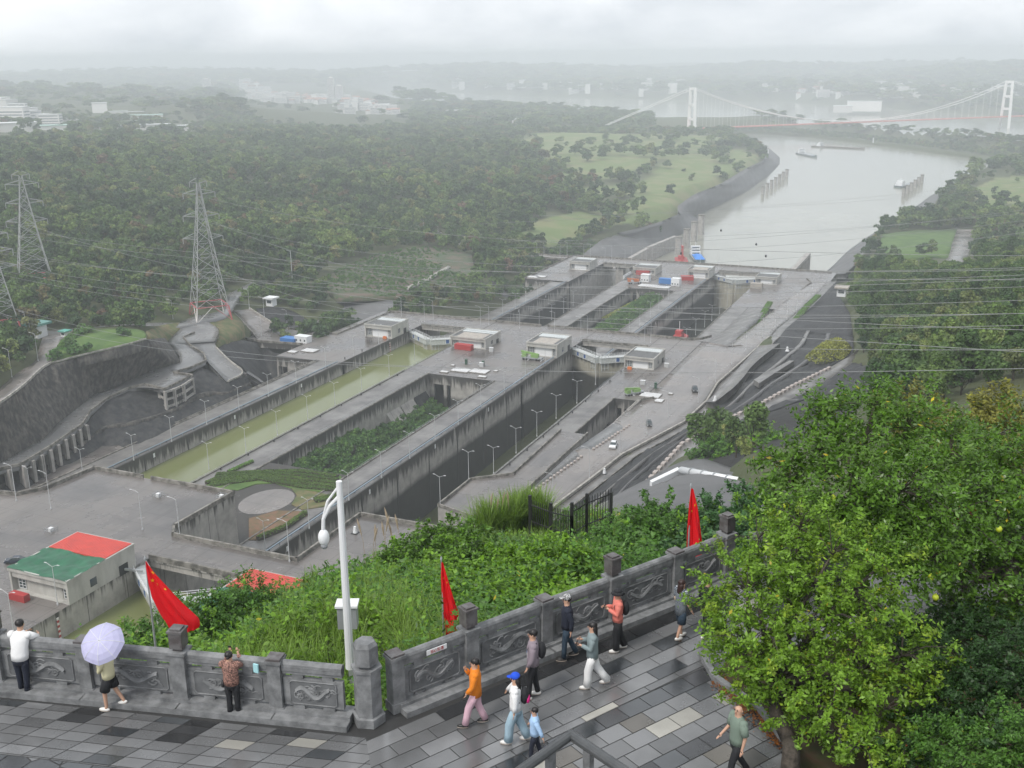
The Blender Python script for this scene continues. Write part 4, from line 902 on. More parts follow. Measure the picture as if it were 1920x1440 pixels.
def scatter_obj(name,pts,sc,idx,variants,label,cat,kind='stuff',zs=None):
    """one 'stuff' object: points carrying instances of the variant plants (geometry nodes)"""
    me=bpy.data.meshes.new(name); me.from_pydata([tuple(p) for p in pts],[],[])
    for an,arr,ty in (('sc',sc,'FLOAT'),('rz',RNG.random(len(pts))*6.28,'FLOAT'),('zi',zs if zs is not None else np.ones(len(pts)),'FLOAT')):
        a=me.attributes.new(an,ty,'POINT'); a.data.foreach_set('value',np.asarray(arr,np.float32))
    a=me.attributes.new('idx','INT','POINT'); a.data.foreach_set('value',np.asarray(idx,np.int32))
    c=bpy.data.collections.new(name+' kinds')
    for i,mm in enumerate(variants):
        o=bpy.data.objects.new(f'{name}_kind_{i}',mm); c.objects.link(o)
    ng=bpy.data.node_groups.new(name,'GeometryNodeTree')
    ng.interface.new_socket('Geometry',in_out='INPUT',socket_type='NodeSocketGeometry'); ng.interface.new_socket('Geometry',in_out='OUTPUT',socket_type='NodeSocketGeometry')
    gi=ng.nodes.new('NodeGroupInput'); go=ng.nodes.new('NodeGroupOutput'); ci=ng.nodes.new('GeometryNodeCollectionInfo'); ip=ng.nodes.new('GeometryNodeInstanceOnPoints')
    ci.inputs['Collection'].default_value=c; ci.inputs['Separate Children'].default_value=True; ci.inputs['Reset Children'].default_value=True
    def att(nm,ty):
        n=ng.nodes.new('GeometryNodeInputNamedAttribute'); n.data_type=ty; n.inputs['Name'].default_value=nm; return [s for s in n.outputs if s.name=='Attribute' and s.enabled][0] if any(s.name=='Attribute' for s in n.outputs) else n.outputs[0]
    s=att('sc','FLOAT'); r=att('rz','FLOAT'); k=att('idx','INT'); zi=att('zi','FLOAT')
    cx=ng.nodes.new('ShaderNodeCombineXYZ'); ng.links.new(r,cx.inputs[2]); cs=ng.nodes.new('ShaderNodeCombineXYZ')
    mu=ng.nodes.new('ShaderNodeMath'); mu.operation='MULTIPLY'; ng.links.new(s,mu.inputs[0]); ng.links.new(zi,mu.inputs[1])
    ng.links.new(s,cs.inputs[0]); ng.links.new(s,cs.inputs[1]); ng.links.new(mu.outputs[0],cs.inputs[2])
    ip.inputs['Pick Instance'].default_value=True
    ng.links.new(gi.outputs[0],ip.inputs['Points']); ng.links.new(ci.outputs[0],ip.inputs['Instance']); ng.links.new(k,ip.inputs['Instance Index']); ng.links.new(cx.outputs[0],ip.inputs['Rotation']); ng.links.new(cs.outputs[0],ip.inputs['Scale']); ng.links.new(ip.outputs[0],go.inputs[0])
    o=link(name,me); md=o.modifiers.new('scatter','NODES'); md.node_group=ng; tag(o,label,cat,None,kind); return o
def proj_np(x,y,z):
    c=np.stack([x,y,z],-1)@RN; return 960+FPX*c[...,0]/-c[...,2],720-FPX*c[...,1]/-c[...,2]
# candidate points, spacing grows with distance
cand=[]
for lo,hi,s in ((110,420,6.2),(420,700,6.2),(700,1100,8.),(1100,1700,10.8),(1700,2700,15),(2700,4300,30),(4300,9000,70)):
    xg=np.arange(-hi,hi*.35,s); yg=np.arange(30,hi,s); X,Y=np.meshgrid(xg,yg); X=X.ravel()+RNG.uniform(-.48,.48,X.size)*s; Y=Y.ravel()+RNG.uniform(-.48,.48,Y.size)*s
    d=np.hypot(X,Y); k=(d>=lo)&(d<hi); X=X[k];Y=Y[k]; Z0=np.full(len(X),-150.); u,v=proj_np(X,Y,Z0); k=(u>-120)&(u<2040)&(v>60)&(v<1500); X=X[k];Y=Y[k]
    cand.append(np.c_[X,Y,np.full(len(X),s)])
cand=np.concatenate(cand); HZ=height(cand[:,0],cand[:,1],False)
bad=inpoly(cand[:,0],cand[:,1],CUTL)|inpoly(cand[:,0],cand[:,1],LOCKP)|(pdist(cand[:,0],cand[:,1],LOCKP)<4)|(HZ<-191)
for p in PATCH: 
    bad|=inpoly(cand[:,0],cand[:,1],p)
    if len(p)<400: bad|=(pdist(cand[:,0],cand[:,1],p)<2.2)
open_=np.zeros(len(cand),bool)
for q in LAWN: open_|=inpoly(cand[:,0],cand[:,1],q)
bad|=open_&(RNG.random(len(cand))>.03+.4*(vn(cand[:,0],cand[:,1],45,8)>.62))
TOWN=[[tuple(P(a,b,-163)[:2]) for a,b in q] for q in [[(455,165),(640,165),(760,205),(755,222),(640,222),(520,212)],[(-20,215),(370,200),(370,262),(-20,265)]]]
for q in TOWN: bad|=inpoly(cand[:,0],cand[:,1],q)&(RNG.random(len(cand))>.25)
gap=(vn(cand[:,0],cand[:,1],60,11)>.78)&(cand[:,0]<-300); bad|=gap&(RNG.random(len(cand))>.25)
SEMI=[tuple(P(a,b,-162)[:2]) for a,b in [(1000,248),(1380,258),(1432,292),(1300,350),(1270,388),(1180,408),(1090,432),(1000,462),(940,464),(990,420),(1060,392),(1100,372),(1020,362),(1070,330),(990,300),(960,270)]]
bad|=inpoly(cand[:,0],cand[:,1],SEMI)&(vn(cand[:,0],cand[:,1],42,9)<.42)
bad|=inpoly(cand[:,0],cand[:,1],[tuple(P(a,b,-172)[:2]) for a,b in [(1790,345),(1860,318),(1960,318),(1960,430),(1840,420),(1790,400)]])&(vn(cand[:,0],cand[:,1],25,12)<.60)
tu,tv=proj_np(cand[:,0],cand[:,1],HZ+8.); bu,bv=proj_np(cand[:,0],cand[:,1],HZ); bad|=(tv<492)&(bv>486)&(bu>1625)&(bu<1835)&(cand[:,0]>-110)
bad|=inpoly(bu,bv,[(425,158),(700,160),(775,200),(770,238),(640,246),(500,232),(440,190)])&(RNG.random(len(bad))>.03)
bad|=inpoly(bu,bv,[(-30,205),(180,195),(390,215),(400,262),(200,262),(-30,275)])&(RNG.random(len(bad))>.2)
FB=[(1000,1000),(1000,500),(1560,480),(1612,495),(1590,560),(1545,600),(1600,650),(1635,700),(1650,760),(1500,800),(1310,785),(1290,870),(1420,900),(1480,950),(1300,1000)]
for dz in (1.,7.):
    u,v=proj_np(cand[:,0],cand[:,1],HZ+dz); bad|=inpoly(u,v,FB)&(cand[:,0]>-125)
u,v=proj_np(cand[:,0],cand[:,1],HZ+7.); bad|=(u>1225)&(u<1420)&(v<240)&(v>195)
u,v=proj_np(cand[:,0],cand[:,1],HZ+5.); bad|=inpoly(u,v,[(600,522),(700,478),(800,462),(885,478),(890,520),(830,548),(640,552)])
cand=cand[~bad]; HZ=HZ[~bad]; u,v=proj_np(cand[:,0],cand[:,1],HZ); k=(u>-80)&(u<2000)&(v>100)&(v<1480); cand=cand[k];HZ=HZ[k]
D=np.hypot(np.hypot(cand[:,0],cand[:,1]),HZ); od=np.argsort(D); cand=cand[od];HZ=HZ[od];D=D[od]
right=cand[:,0]>-110
NI=285
sel=np.arange(len(cand))<NI
TS=RNG.uniform(.6,1.45,len(cand))*cand[:,2]/6.4
for i in range(NI):
    V_=VARR if right[i] else VAR; j=i%len(V_)
    r=empty('tree',(cand[i,0],cand[i,1],HZ[i]-.3),RNG.random()*6.28); r.scale=(TS[i],TS[i],TS[i]*RNG.uniform(.85,1.2))
    if right[i]:
        u_,v_=proj((cand[i,0],cand[i,1],HZ[i]+4)); uu=('beside the black slope' if u_<1640 else 'halfway to the right edge' if u_<1790 else 'towards the right edge'); vv=('high up near the small lawn' if v_<560 else 'under the upper power cables' if v_<640 else 'under the lower power cables' if v_<720 else 'just above the pomelo trees'); tag(r,f"{('rounded','broad','slim')[i%3]} dark green tree {uu}, {vv}",'tree','trees on the right hillside: '+uu+', '+vv)
    else: tag(r,'olive green tree beside the left roads before the forest','tree','trees beside the left roads')
    link('trunk',V_[j][1],r); link('crown',V_[j][0],r)
rest=np.c_[cand[:,0],cand[:,1],HZ-.3][NI:]; rr=right[NI:]; sc=TS[NI:]*1.0
for msk,Vv,nm,lb in ((rr&(D[NI:]<900),VARR,'hillside_wood','dense green wood covering the right hillside'),(~(rr&(D[NI:]<900)),VAR,'far_forest','misty olive forest spreading over the far plain')):
    pts=rest[msk]; scatter_obj(nm,pts,sc[msk],RNG.integers(0,len(Vv),len(pts)),[a for a,b in Vv],lb,'forest',zs=np.interp(D[NI:][msk],[900,1900,3000],[1.,.72,.38]))
# breakwater trees
bw=[]
for t in np.linspace(0,1,260):
    x=1378+t*620; y=241+ (0 if t<.1 else ((t-.1)**1.25)*72); 
    for k in range(3):
        p=P(x,y+k*3.+RNG.uniform(-1,1),-189); bw.append((p.x,p.y,-189.5))
scatter_obj('breakwater_trees',bw,RNG.uniform(.8,1.3,len(bw)),RNG.integers(0,4,len(bw)),[a for a,b in VAR],'continuous row of dark trees along the long river breakwater','tree row',zs=np.full(len(bw),.8))
# shrub pits
def area(x0,x1,y0,y1,n,z,fn=None):
    x=RNG.uniform(x0,x1,n);y=RNG.uniform(y0,y1,n); return np.c_[x,y,np.full(n,z) if not callable(z) else z(x,y)]
pit=area(-221,-191,292,409,1500,lambda x,y:-150.+3.2*np.sin(x*.22)+np.where((y<350)&(x<-203),4.5,0)-(y-290)*.02)
scatter_obj('pit_shrubs',pit,RNG.uniform(.7,1.5,len(pit)),RNG.integers(0,2,len(pit)),[a for a,b in VARS],'thick green shrub cover filling the pit between the channels','shrubs')
pit=area(-221,-191,516,705,1500,lambda x,y:-168.5+np.where((x>-212)&(y>600),8.,0)+1.5*np.sin(x*.3))
scatter_obj('far_pit_shrubs',pit,RNG.uniform(.8,1.5,len(pit)),RNG.integers(0,2,len(pit)),[a for a,b in VARS],'green shrubs in the far pit around the yellow grass shelf','shrubs')

fp=PATCH_FIELD; xs_=[p[0] for p in fp];ys_=[p[1] for p in fp]; X=RNG.uniform(min(xs_),max(xs_),2600);Y=RNG.uniform(min(ys_),max(ys_),2600); k=inpoly(X,Y,fp); X=X[k];Y=Y[k]; Z=np.interp(Y,[480,700],[-133.5,-141.5]) ; Z=height(X,Y,False)
scatter_obj('field_shrubs',np.c_[X,Y,Z],RNG.uniform(.3,.8,len(X)),RNG.integers(0,2,len(X)),[a for a,b in VARS],'low scattered shrubs over the brown cleared field','shrubs')
# ================= lamps =================
def lamp_proto(double,h=9.5):
    r=empty('street_lamp'); MB().lathe([(.2,0),(.2,.5),(.11,.6),(.09,h*.6),(.06,h)],n=8).build('pole',m_lamp,r)
    for s in ((-1,1) if double else (-1,)):
        m=MB(); L_=1.5 if double else 2.1; m.tube([(0,0,h-.15),(s*L_*.5,0,h+.25),(s*L_,0,h+(.55 if double else .35))],.05,6); m.build('arm',m_lamp,r)
        m=MB(); m.ell((s*(L_+.35),0,h+(.6 if double else .38)),(.45,.16,.1),8,5); m.build('lamp_head',m_lamp,r)
    return r
LP2=proto(lamp_proto(True),'white double armed lamp','street lamp'); LP1=proto(lamp_proto(False,10.5),'white single armed lamp','street lamp'); LPM=proto(lamp_proto(False,13.),'tall pole','street lamp')
_used={}
def lamp(pr,pos,label,group,rz=0):
    if pr.name not in _used: _used[pr.name]=1; pr.location=pos; pr.rotation_euler=(0,0,rz); pr['label']=label; pr['group']=group; return pr
    return dup(pr,pos,rz,label,group)
def k3(x,y,z): return P(x/3,400+y/3,z)
def k4(x,y,z): return P(640+x/3,400+y/3,z)
def k6(x,y,z): return P(x/3,800+y/3,z)
def k7(x,y,z): return P(640+x/3,800+y/3,z)
def h4(x,y,z): return P(940+x/3,440+y/3,z)
for L_,pr,lb in (
 ([k3(*q,-136) for q in ((753,1390),(966,1285),(1163,1190),(1345,1105),(1511,1030),(1667,955),(1833,870))]+[k4(*q,-136) for q in ((68,800),(210,735))],LP2,'double armed lamp on the wall left of the green channel'),
 ([k3(*q,-136) for q in ((1176,1440),(1385,1350),(1561,1250),(1732,1160),(1885,1080))]+[k4(*q,-136) for q in ((115,995),(270,915),(413,825))],LP2,'double armed lamp between the green channel and the shrub pit'),
 ([k7(*q,-136) for q in ((43,415),(227,290),(385,180),(528,75))]+[k4(*q,-136) for q in ((658,1190),(785,1095),(917,1010),(1035,920),(1147,845))],LP2,'double armed lamp on the tall wall left of the right channel'),
 ([k7(717,298,-130.5),k7(557,445,-130.5),k7(857,265,-136),k7(983,150,-136)]+[k4(*q,-136) for q in ((1100,1255),(1208,1155),(1325,1070),(1430,965))],LP2,'double armed lamp on the right wall of the right channel'),
 ([R_(1190,450),R_(1395,293),R_(1568,157),PF(640+1718/3,400+1243/3,zr),PF(640+1838/3,400+1150/3,zr)]+[R5(*q) for q in ((87,1065),(185,950),(275,850),(355,765),(449,695),(519,640),(585,597),(641,545),(688,500),(730,430))],LP1,'single armed lamp along the outer edge of the lock road'),
 ([k6(93,420,-116),k6(287,465,-116),k6(803,580,-116),k6(1013,625,-116),k6(1629,760,-116)],LP1,'single armed lamp standing on the near wet deck'),
 ([k6(467,275,-136),k6(175,385,-136),k6(1740,575,-136),k6(1493,700,-136),k6(80,1165,-116),k6(325,1003,-116)],LP2,'double armed lamp just beyond a parapet of the near deck'),
 ([k4(*q,-136) for q in ((339,580),(468,610),(517,598),(783,635),(830,630),(1003,650),(1200,670),(1347,700),(1385,690),(1705,745),(1740,730))],LP1,'lamp along the middle cross bridge'),
 ([h4(*q,Z5) for q in ((15,95),(62,92),(200,120),(240,120),(330,128),(370,115),(463,125),(500,125),(583,150),(620,140),(695,160),(733,145),(815,150),(848,140),(975,150),(1120,165),(1222,195),(1330,205))],LP1,'small lamp along the far cross bridge'),
 ([h4(*q,Z5) for q in ((8,450),(78,415),(138,385),(205,350))],LP2,'far lamp on the wall left of the far left channel'),
 ([h4(*q,Z5) for q in ((213,515),(283,480),(350,440),(405,400),(465,375))],LP2,'far lamp on the wall right of the far left channel'),
 ([h4(*q,Z5) for q in ((720,570),(778,515),(838,465),(885,420),(940,365))],LP2,'far lamp on the wall left of the red tug channel'),
 ([h4(*q,Z5) for q in ((1040,620),(1092,565),(1143,520),(1183,485),(1227,445),(1270,400),(1313,360))],LP2,'far lamp on the wall right of the red tug channel'),
 ([k3(*q) for q in ((1403,540,-128),(1487,585,-130),(1617,655,-136),(1472,700,-136),(975,610,-120),(215,830,-108),(180,740,-107.5),(155,700,-107),(68,925,-109))],LP1,'white lamp beside the roads on the left plateau'),
 ([P(960+x/2,y/2,z) for x,y,z in ((190,685,-155),(215,665,-155),(478,770,-160),(15,770,-155))]+[k4(*q) for q in ((395,120,-146),(440,140,-146),(545,135,-146),(632,165,-148),(745,185,-150),(793,190,-150),(493,60,-146),(463,105,-146))],LP1,'lamp beside the distant road through the trees')):
    for k_,p in enumerate(sorted(L_,key=lambda q:q.length)): lamp(pr,p,lb+', '+ORD[k_]+' from the camera','lamps: '+lb,0)
LPM.location=P(548,522,-126); LPM['label']='tall white mast standing alone above the left trees'; LPM['category']='mast'; LPM.name='lamp_mast'
for c,_ in CHILD['street_lamp.002']:
    if c.name.startswith(('arm','lamp_head')): c.location.z=3.5
    if c.name.startswith('pole'): c.scale=(2.2,2.2,1.28)
# ================= painted stones =================
m_stone=mat('painted stone',(.50,.44,.41),(.30,.27,.25),3.,.8,coord='obj')
st=MB(); st.ell((0,0,.35),(.62,.62,.48),8,6); stm=st.mesh('painted stone',m_stone,True)
def stones(line,step,label,group,s=1.):
    A=[Vector(a) for a in line]; tot=sum((b-a).length for a,b in zip(A[:-1],A[1:])); n=int(tot/step)
    for p in resample(A,n): tag(link('painted_stone',stm,None,p,(0,0,random.random()*6),s*random.uniform(.85,1.1)),label,'stone',group)
stones(bl[:4],2.35,'round whitewashed stone between dark lane and pale road','stones along the lock road lane',.95)
stones(bl[4:],2.6,'round whitewashed stone in the short upper row by the wet road','stones in the upper lane row',.9)
bx=MB(); bx.box(-1.,1.,-.5,.5,-.2,.75); bxm=bx.mesh('kerb block',m_stone)
A=[Vector(a)+Vector((.4,0,0)) for a in path_l[:6]]; pts=resample(A,40)
for i,p in enumerate(pts):
    d=pts[min(i+1,39)]-pts[max(i-1,0)]; tag(link('guard_block',bxm,None,p,(0,0,math.atan2(d.y,d.x))),'pale guard block in the long row on the dark hillside path','guard block','guard blocks on the hillside path')
# ================= deck furniture =================
def boxthing(name,label,cat,c,sz,m,rz=0,group=None,extra=None):
    r=empty(name,c,rz); tag(r,label,cat,group); x,y,z=sz; MB().box(-x/2,x/2,-y/2,y/2,0,z).build('body',m,r)
    if extra=='container':
        q=MB(); n=int(x/.5)
        for i in range(n+1): xx=-x/2+x*i/n; q.box(xx-.05,xx+.05,-y/2-.05,y/2+.05,.1,z-.1)
        q.build('rib_panel',m,r); MB().box(-x/2+.05,x/2-.05,-y/2+.05,y/2-.05,z,z+.06).build('lid',m,r)
    if extra=='hut':
        MB().box(-x/2-.1,x/2+.1,-y/2-.1,y/2+.1,z,z+.15).build('roof',m_white,r)
        for i in range(3): xx=-x/2+x*(i+.5)/3; MB().box(xx-.4,xx+.4,-y/2-.04,-y/2+.01,.9,1.9).build('window',m_glass,r)
    return r
boxthing('container','bright red open container beside the green roofed gate house','container',k6(112,975,-116),(4.6,1.6,1.7),m_red,-.02,extra='container')
boxthing('container','red box beside the gate house on the island','container',k4(690,765,-136),(9,3,2.6),m_red,-.05,extra='container')
boxthing('container','blue topped long box on the left apron','container',g4(895,478,-136),(8.5,5,1.9),m_blue,-.05,extra='container')
boxthing('site_cabin','white site cabin next to the blue box','cabin',g4(995,485,-136),(7.5,4.5,3.2),m_white,-.05,extra='hut')
boxthing('container','dark blue container on the far island deck','container',h4(940,275,Z5),(13,4,3.6),m_blue,-.05,extra='container')
boxthing('container','white rounded tank truck body on the far island deck','tank',h4(983,285,Z5),(6,5,5),m_white,-.05,extra='hut')
boxthing('container','small white tank left on the far island deck','tank',h4(812,262,Z5),(6,5,5),m_white,-.05,extra='hut')
boxthing('container','red box beside the far gate house','container',h4(797,225,Z5),(10,3,3),m_red,-.05,extra='container')
boxthing('container','red machine parts by the far right gate house','machine',h4(1045,255,Z5),(9,4,3),m_red,.3,extra='container')
boxthing('container','cream box truck by the far right deck','truck',h4(1435,300,Z5),(8,4,3.5),m_roofb,-.05,extra='container')
m_sky=mat('white hatch cover',(.66,.66,.66),(.5,.5,.5),.8,.4)
def hatch(p,sx,sy,label,rz=0):
    r=empty('hatch_cover',p,rz); tag(r,label,'hatch cover'); MB().box(-sx/2,sx/2,-sy/2,sy/2,0,.35).build('curb',m_par,r); MB().box(-sx/2+.2,sx/2-.2,-sy/2+.2,sy/2-.2,.35,.55).build('cover',m_sky,r)
for q,sx,sy,lb in (((675,885),8.5,6,'large white hatch cover on the island block, left one'),((778,892),8.5,6,'large white hatch cover on the island block, right one'),((580,895),4,2.2,'small white hatch lid left of the large covers'),((793,922),4,2.2,'small white hatch lid below the right large cover'),((870,890),2,1.6,'tiny white vent right of the large covers'),((627,858),2,1.6,'tiny white vent behind the large covers'),((1740,1027),8.5,6,'large white hatch cover on the right block'),((1788,1058),3.5,4,'small white hatch lid beside the wet road'),((1852,1018),2,1.6,'tiny white vent near the wet road')): hatch(k4(*q,-136),sx,sy,lb)
for q,sx,sy,lb in (((915,563),4.5,3.5,'small white hatch cover on the left block corner'),((1045,553),7.5,5.5,'large white hatch cover on the left block')): hatch(g4(*q,-136),sx,sy,lb)
for q,sx,sy,lb in (((820,290),12,9,'white roof panel on the far island block, left one'),((905,297),11,8,'white roof panel on the far island block, right one'),((180,240),8,6,'white roof panel on the far left block, left one'),((225,238),7,6,'white roof panel on the far left block, right one')): hatch(h4(*q,Z5),sx,sy,lb)
def vent(p,label):
    r=empty('vent_cage',p); tag(r,label,'vent'); MB().box(-.5,.5,-.5,.5,0,1.1).build('vent_box',m_white,r); q=MB()
    for x in (-1.1,1.1):
        for y in (-1.1,1.1): q.beam((x,y,0),(x,y,1.2),.08,.08)
    for z in (.6,1.2):
        for a,b in (((-1.1,-1.1,z),(1.1,-1.1,z)),((1.1,-1.1,z),(1.1,1.1,z)),((1.1,1.1,z),(-1.1,1.1,z)),((-1.1,1.1,z),(-1.1,-1.1,z))): q.beam(a,b,.07,.07)
    q.build('cage_railing',m_steel,r)
vent(k6(288,590,-116),'white caged vent left on the near deck'); vent(k6(892,395,-116),'white caged vent near the back of the near deck'); vent(k6(1247,403,-116),'white caged vent at the back right corner of the near deck')
# small crane stands (dark gantries)
for q,lb in (((703,850),'dark green winch stand behind the left hatch'),((798,860),'dark green winch stand behind the right hatch'),((1768,985),'dark green winch stand on the right block')):
    r=empty('winch_stand',k4(*q,-136)); tag(r,lb,'winch'); MB().box(-.5,.5,-.5,.5,0,2.6).build('post',mat('dark green paint',(.03,.08,.05),rough=.6) if 'm_dg' not in globals() else m_dg,r); MB().box(-3,3,-.15,.15,.5,.8).build('rail',m_steel,r)
# crane trucks
def crane_truck(p,rz,label,s=1.):
    r=empty('crane_truck',p,rz); r.scale=(s,)*3; tag(r,label,'crane truck')
    MB().box(-5,5,-1.3,1.3,.8,1.5).build('chassis',m_steel,r); MB().box(-5,-2.8,-1.25,1.25,1.5,3.2).build('cab',m_green,r); MB().box(-.5,3,-1.2,1.2,1.5,2.9).build('crane_body',m_green,r)
    m=MB(); m.beam((3,0,2.8),(-5.5,0,3.9),.8,.8); m.build('boom',m_green,r)
    for x in (-4,-2.4,2.4,4): 
        for y in (-1.2,1.2):
            w=MB(); w.tube([(x,y-.2,.55),(x,y+.2,.55)],.55,10); w.build('wheel',m_black,r)
    for x in (-1.5,4.9):
        o_=MB(); o_.beam((x,-2.4,.4),(x,2.4,.4),.3,.3); o_.build('outrigger',m_white,r)
crane_truck(k4(1075,825,-136),.05,'lime green crane truck below the gate house on the island'); crane_truck(k4(1648,1020,-136),.9,'lime green crane truck parked on the right block',.85)
crane_truck(h4(750,275,Z5),.5,'orange brown excavator on the far island deck',1.)
for o in kids(COL.objects[-1].parent): 
    if o.data.materials[0]==m_green: o.data.materials[0]=mat('orange machine paint',(.45,.14,.05),rough=.6)
# cars
def car(p,rz,col,label,s=1.):
    r=empty('parked_car',p,rz); r.scale=(s,)*3; tag(r,label,'car')
    mc=mat('car paint '+label[:12],col,rough=.25,spec=.7)
    prof=[(-2.25,.35),(-2.3,.75),(-2.1,.98),(-1.0,1.05),(1.75,1.08),(2.2,.98),(2.3,.6),(2.2,.35)]
    def ext(prof,w0,w1,m,name):
        n=len(prof); V=[(x,-w0 if z<.9 else -w1,z) for x,z in prof]+[(x,w0 if z<.9 else w1,z) for x,z in prof]
        F=[tuple(range(n)),tuple(range(2*n-1,n-1,-1))]+[((i+1)%n,i,i+n,(i+1)%n+n) for i in range(n)]
        b=MB(); b.add(V,F); return b.build(name,m,r)
    ext(prof,.92,.86,mc,'body')
    V=[(-1.15,-.82,1.04),(1.95,-.82,1.06),(1.95,.82,1.06),(-1.15,.82,1.04),(-.3,-.66,1.56),(1.25,-.66,1.56),(1.25,.66,1.56),(-.3,.66,1.56)]
    b=MB(); b.add(V,[(0,1,5,4),(1,2,6,5),(2,3,7,6),(3,0,4,7)]); b.build('window',m_glass,r)
    b=MB(); b.add([(-.35,-.68,1.55),(1.3,-.68,1.55),(1.3,.68,1.55),(-.35,.68,1.55),(-.2,-.6,1.63),(1.15,-.6,1.63),(1.15,.6,1.63),(-.2,.6,1.63)],[(0,3,2,1),(4,5,6,7),(0,1,5,4),(1,2,6,5),(2,3,7,6),(3,0,4,7)]); b.build('roof',mc,r)
    for x in (-1.4,1.4):
        for y in (-.84,.84): w=MB(); w.tube([(x,y-.12,.34),(x,y+.12,.34)],.34,12); w.build('wheel',m_black,r)
    for y in (-.6,.6): MB().box(-2.33,-2.25,y-.2,y+.2,.62,.8).build('headlight',m_white,r)
car(PF(1150,838,zr),1.45+.3,(.7,.71,.72),'white car driving on the pale lock road',1.25)
car(PF(1217,797,zr),1.9,(.03,.035,.04),'dark car on the lock road near the crane truck',1.15)
car(PF(1303,733,zr),1.9,(.02,.025,.03),'black car standing alone on the upper lock road',1.25)
car(k6(85,765,-116),.55,(.03,.04,.06),'dark blue car parked behind the green roofed gate house',1.)
# little guard kiosks
def kiosk(p,label,s=1,roofm=None):
    r=empty('guard_booth',p); r.scale=(s,)*3; tag(r,label,'booth'); MB().box(-1.2,1.2,-1.2,1.2,0,2.4).build('wall',m_white,r); MB().box(-1.9,1.9,-1.9,1.9,2.4,2.8).build('roof',roofm or m_white,r); MB().box(-.8,.8,-1.25,-1.19,1,1.9).build('window',m_glass,r)
kiosk(g4(757,212,-128),'white guard booth above the gate ramp',1.7); kiosk(q5(893,465,-132),'cream guard booth beside the trees at the road end',2.,m_roofb)
kiosk(k3(215,695,-107.3),'grey green gatehouse on the upper left road',2.2,mat('teal roof',(.10,.25,.22),rough=.5)); kiosk(k3(368,695,-107.3),'small teal box at the upper left gate',1.,mat('teal paint',(.08,.35,.28),rough=.5))
# yellow fuel white cones on the slope
for q,lb in (((588,775),'white cone marker on the black slope'),((182,1055),'white cone marker at the drain corner')):
    r=empty('marker_cone',q5(*q,-127)); tag(r,lb,'cone'); MB().box(-.8,.8,-.8,.8,0,.2).build('base',m_white,r); MB().lathe([(.7,.2),(.35,2.0)],n=10).build('cone',m_white,r)
for q,z,lb in (((1480,265),-129,'white cone marker beside the drain'),((78,600),-116,'white cone marker on the right near deck')):
    r=empty('marker_cone',k7(*q,z)); tag(r,lb,'cone'); MB().box(-.8,.8,-.8,.8,0,.2).build('base',m_black,r); MB().lathe([(.6,.2),(.3,1.9)],n=10).build('cone',m_white,r)
# striped depth gauge
m_rw=mat('white gauge paint',(.7,.66,.64),rough=.6)
for X,Y,zt,lb in ((-177.7,153.5,-117,'red and white depth gauge on the near lock wall'),(-268.6,456.5,-137,'red and white depth gauge in the green channel')):
    r=empty('depth_gauge',(X,Y,zt)); tag(r,lb,'gauge'); q=MB()
    for i in range(7): q.box(0,.12,-.28,.28,-i*1.2-.6,-i*1.2)
    q.build('white_band',m_rw,r); q=MB()
    for i in range(7): q.box(0,.12,-.28,.28,-i*1.2-1.2,-i*1.2-.61)
    q.build('red_band',m_red,r)
# ================= pylons and cables =================
m_lat=mat('lattice steel',(.36,.37,.37),rough=.6,metal=.2); m_latr=mat('lattice red',(.45,.10,.11),rough=.6)
def pylon(base,H,W,label,rz=0.,lean=0):
    r=empty('pylon',base,rz); tag(r,label,'pylon'); hw=W/2; zs=[0,.11,.24,.36,.47,.57,.66,.74,.82,.9,1.]
    wd=lambda t: hw*(1-t)**1.15*.93+hw*.075
    c=lambda t,s,u: Vector((s*wd(t),u*wd(t),t*H)); T=.29
    for s in (-1,1):
        for u in (-1,1):
            q=MB(); q.beam(c(0,s,u),c(zs[1],s,u),T*1.5,T*1.5); q.beam(c(0,s,u),(0 if 0 else (c(zs[1],s,-u)*.5+c(zs[1],s,u)*.5)),T*.8,T*.8); q.beam(c(0,s,u),(c(zs[1],-s,u)*.5+c(zs[1],s,u)*.5),T*.8,T*.8)
            q.build('leg',m_rw if (s*u>0) else m_latr,r)
    q=MB()
    for a,b in zip(zs[1:-1],zs[2:]):
        for s in (-1,1):
            for u in (-1,1): q.beam(c(a,s,u),c(b,s,u),T,T)
            q.beam(c(a,s,-1),c(b,s,1),T*.6,T*.6); q.beam(c(a,s,1),c(b,s,-1),T*.6,T*.6); q.beam(c(a,-1,s),c(b,1,s),T*.6,T*.6); q.beam(c(a,1,s),c(b,-1,s),T*.6,T*.6)
            q.beam(c(a,s,-1),c(a,s,1),T*.6,T*.6); q.beam(c(a,-1,s),c(a,1,s),T*.6,T*.6)
    q.build('lattice_body',m_lat,r)
    q=MB(); t=zs[1]
    for s in (-1,1): q.beam(c(t,s,-1),c(t,s,1),T*1.3,T*1.3); q.beam(c(t,-1,s),c(t,1,s),T*1.3,T*1.3)
    q.build('red_collar',m_latr,r)
    for t,l in ((.60,9.5),(.76,8.5),(.92,7.5),(1.,4.)):
        q=MB(); w_=wd(t)
        for s in (-1,1):
            e=Vector((s*l,0,t*H+.6)); 
            for u in (-1,1): q.beam((s*w_,u*w_,t*H),e,T*.7,T*.7); q.beam((s*w_,u*w_,t*H+2.2),e,T*.7,T*.7)
            q.beam(e,e+Vector((0,0,-2.6)),.3,.3)
        q.build('cross_arm',m_lat,r)
    return r
pylon(P(395,597,-121.5),66,17,'steel lattice pylon with red legs beside the road junction',.9)
pylon(P(68,540,-109),56,17,'steel lattice pylon with red collar at the left forest edge',.9)
pylon(P(3,615,-106),42,14,'steel lattice pylon cut off by the left edge',.9)
m_cab=mat('cable',(.26,.265,.27),rough=.5)
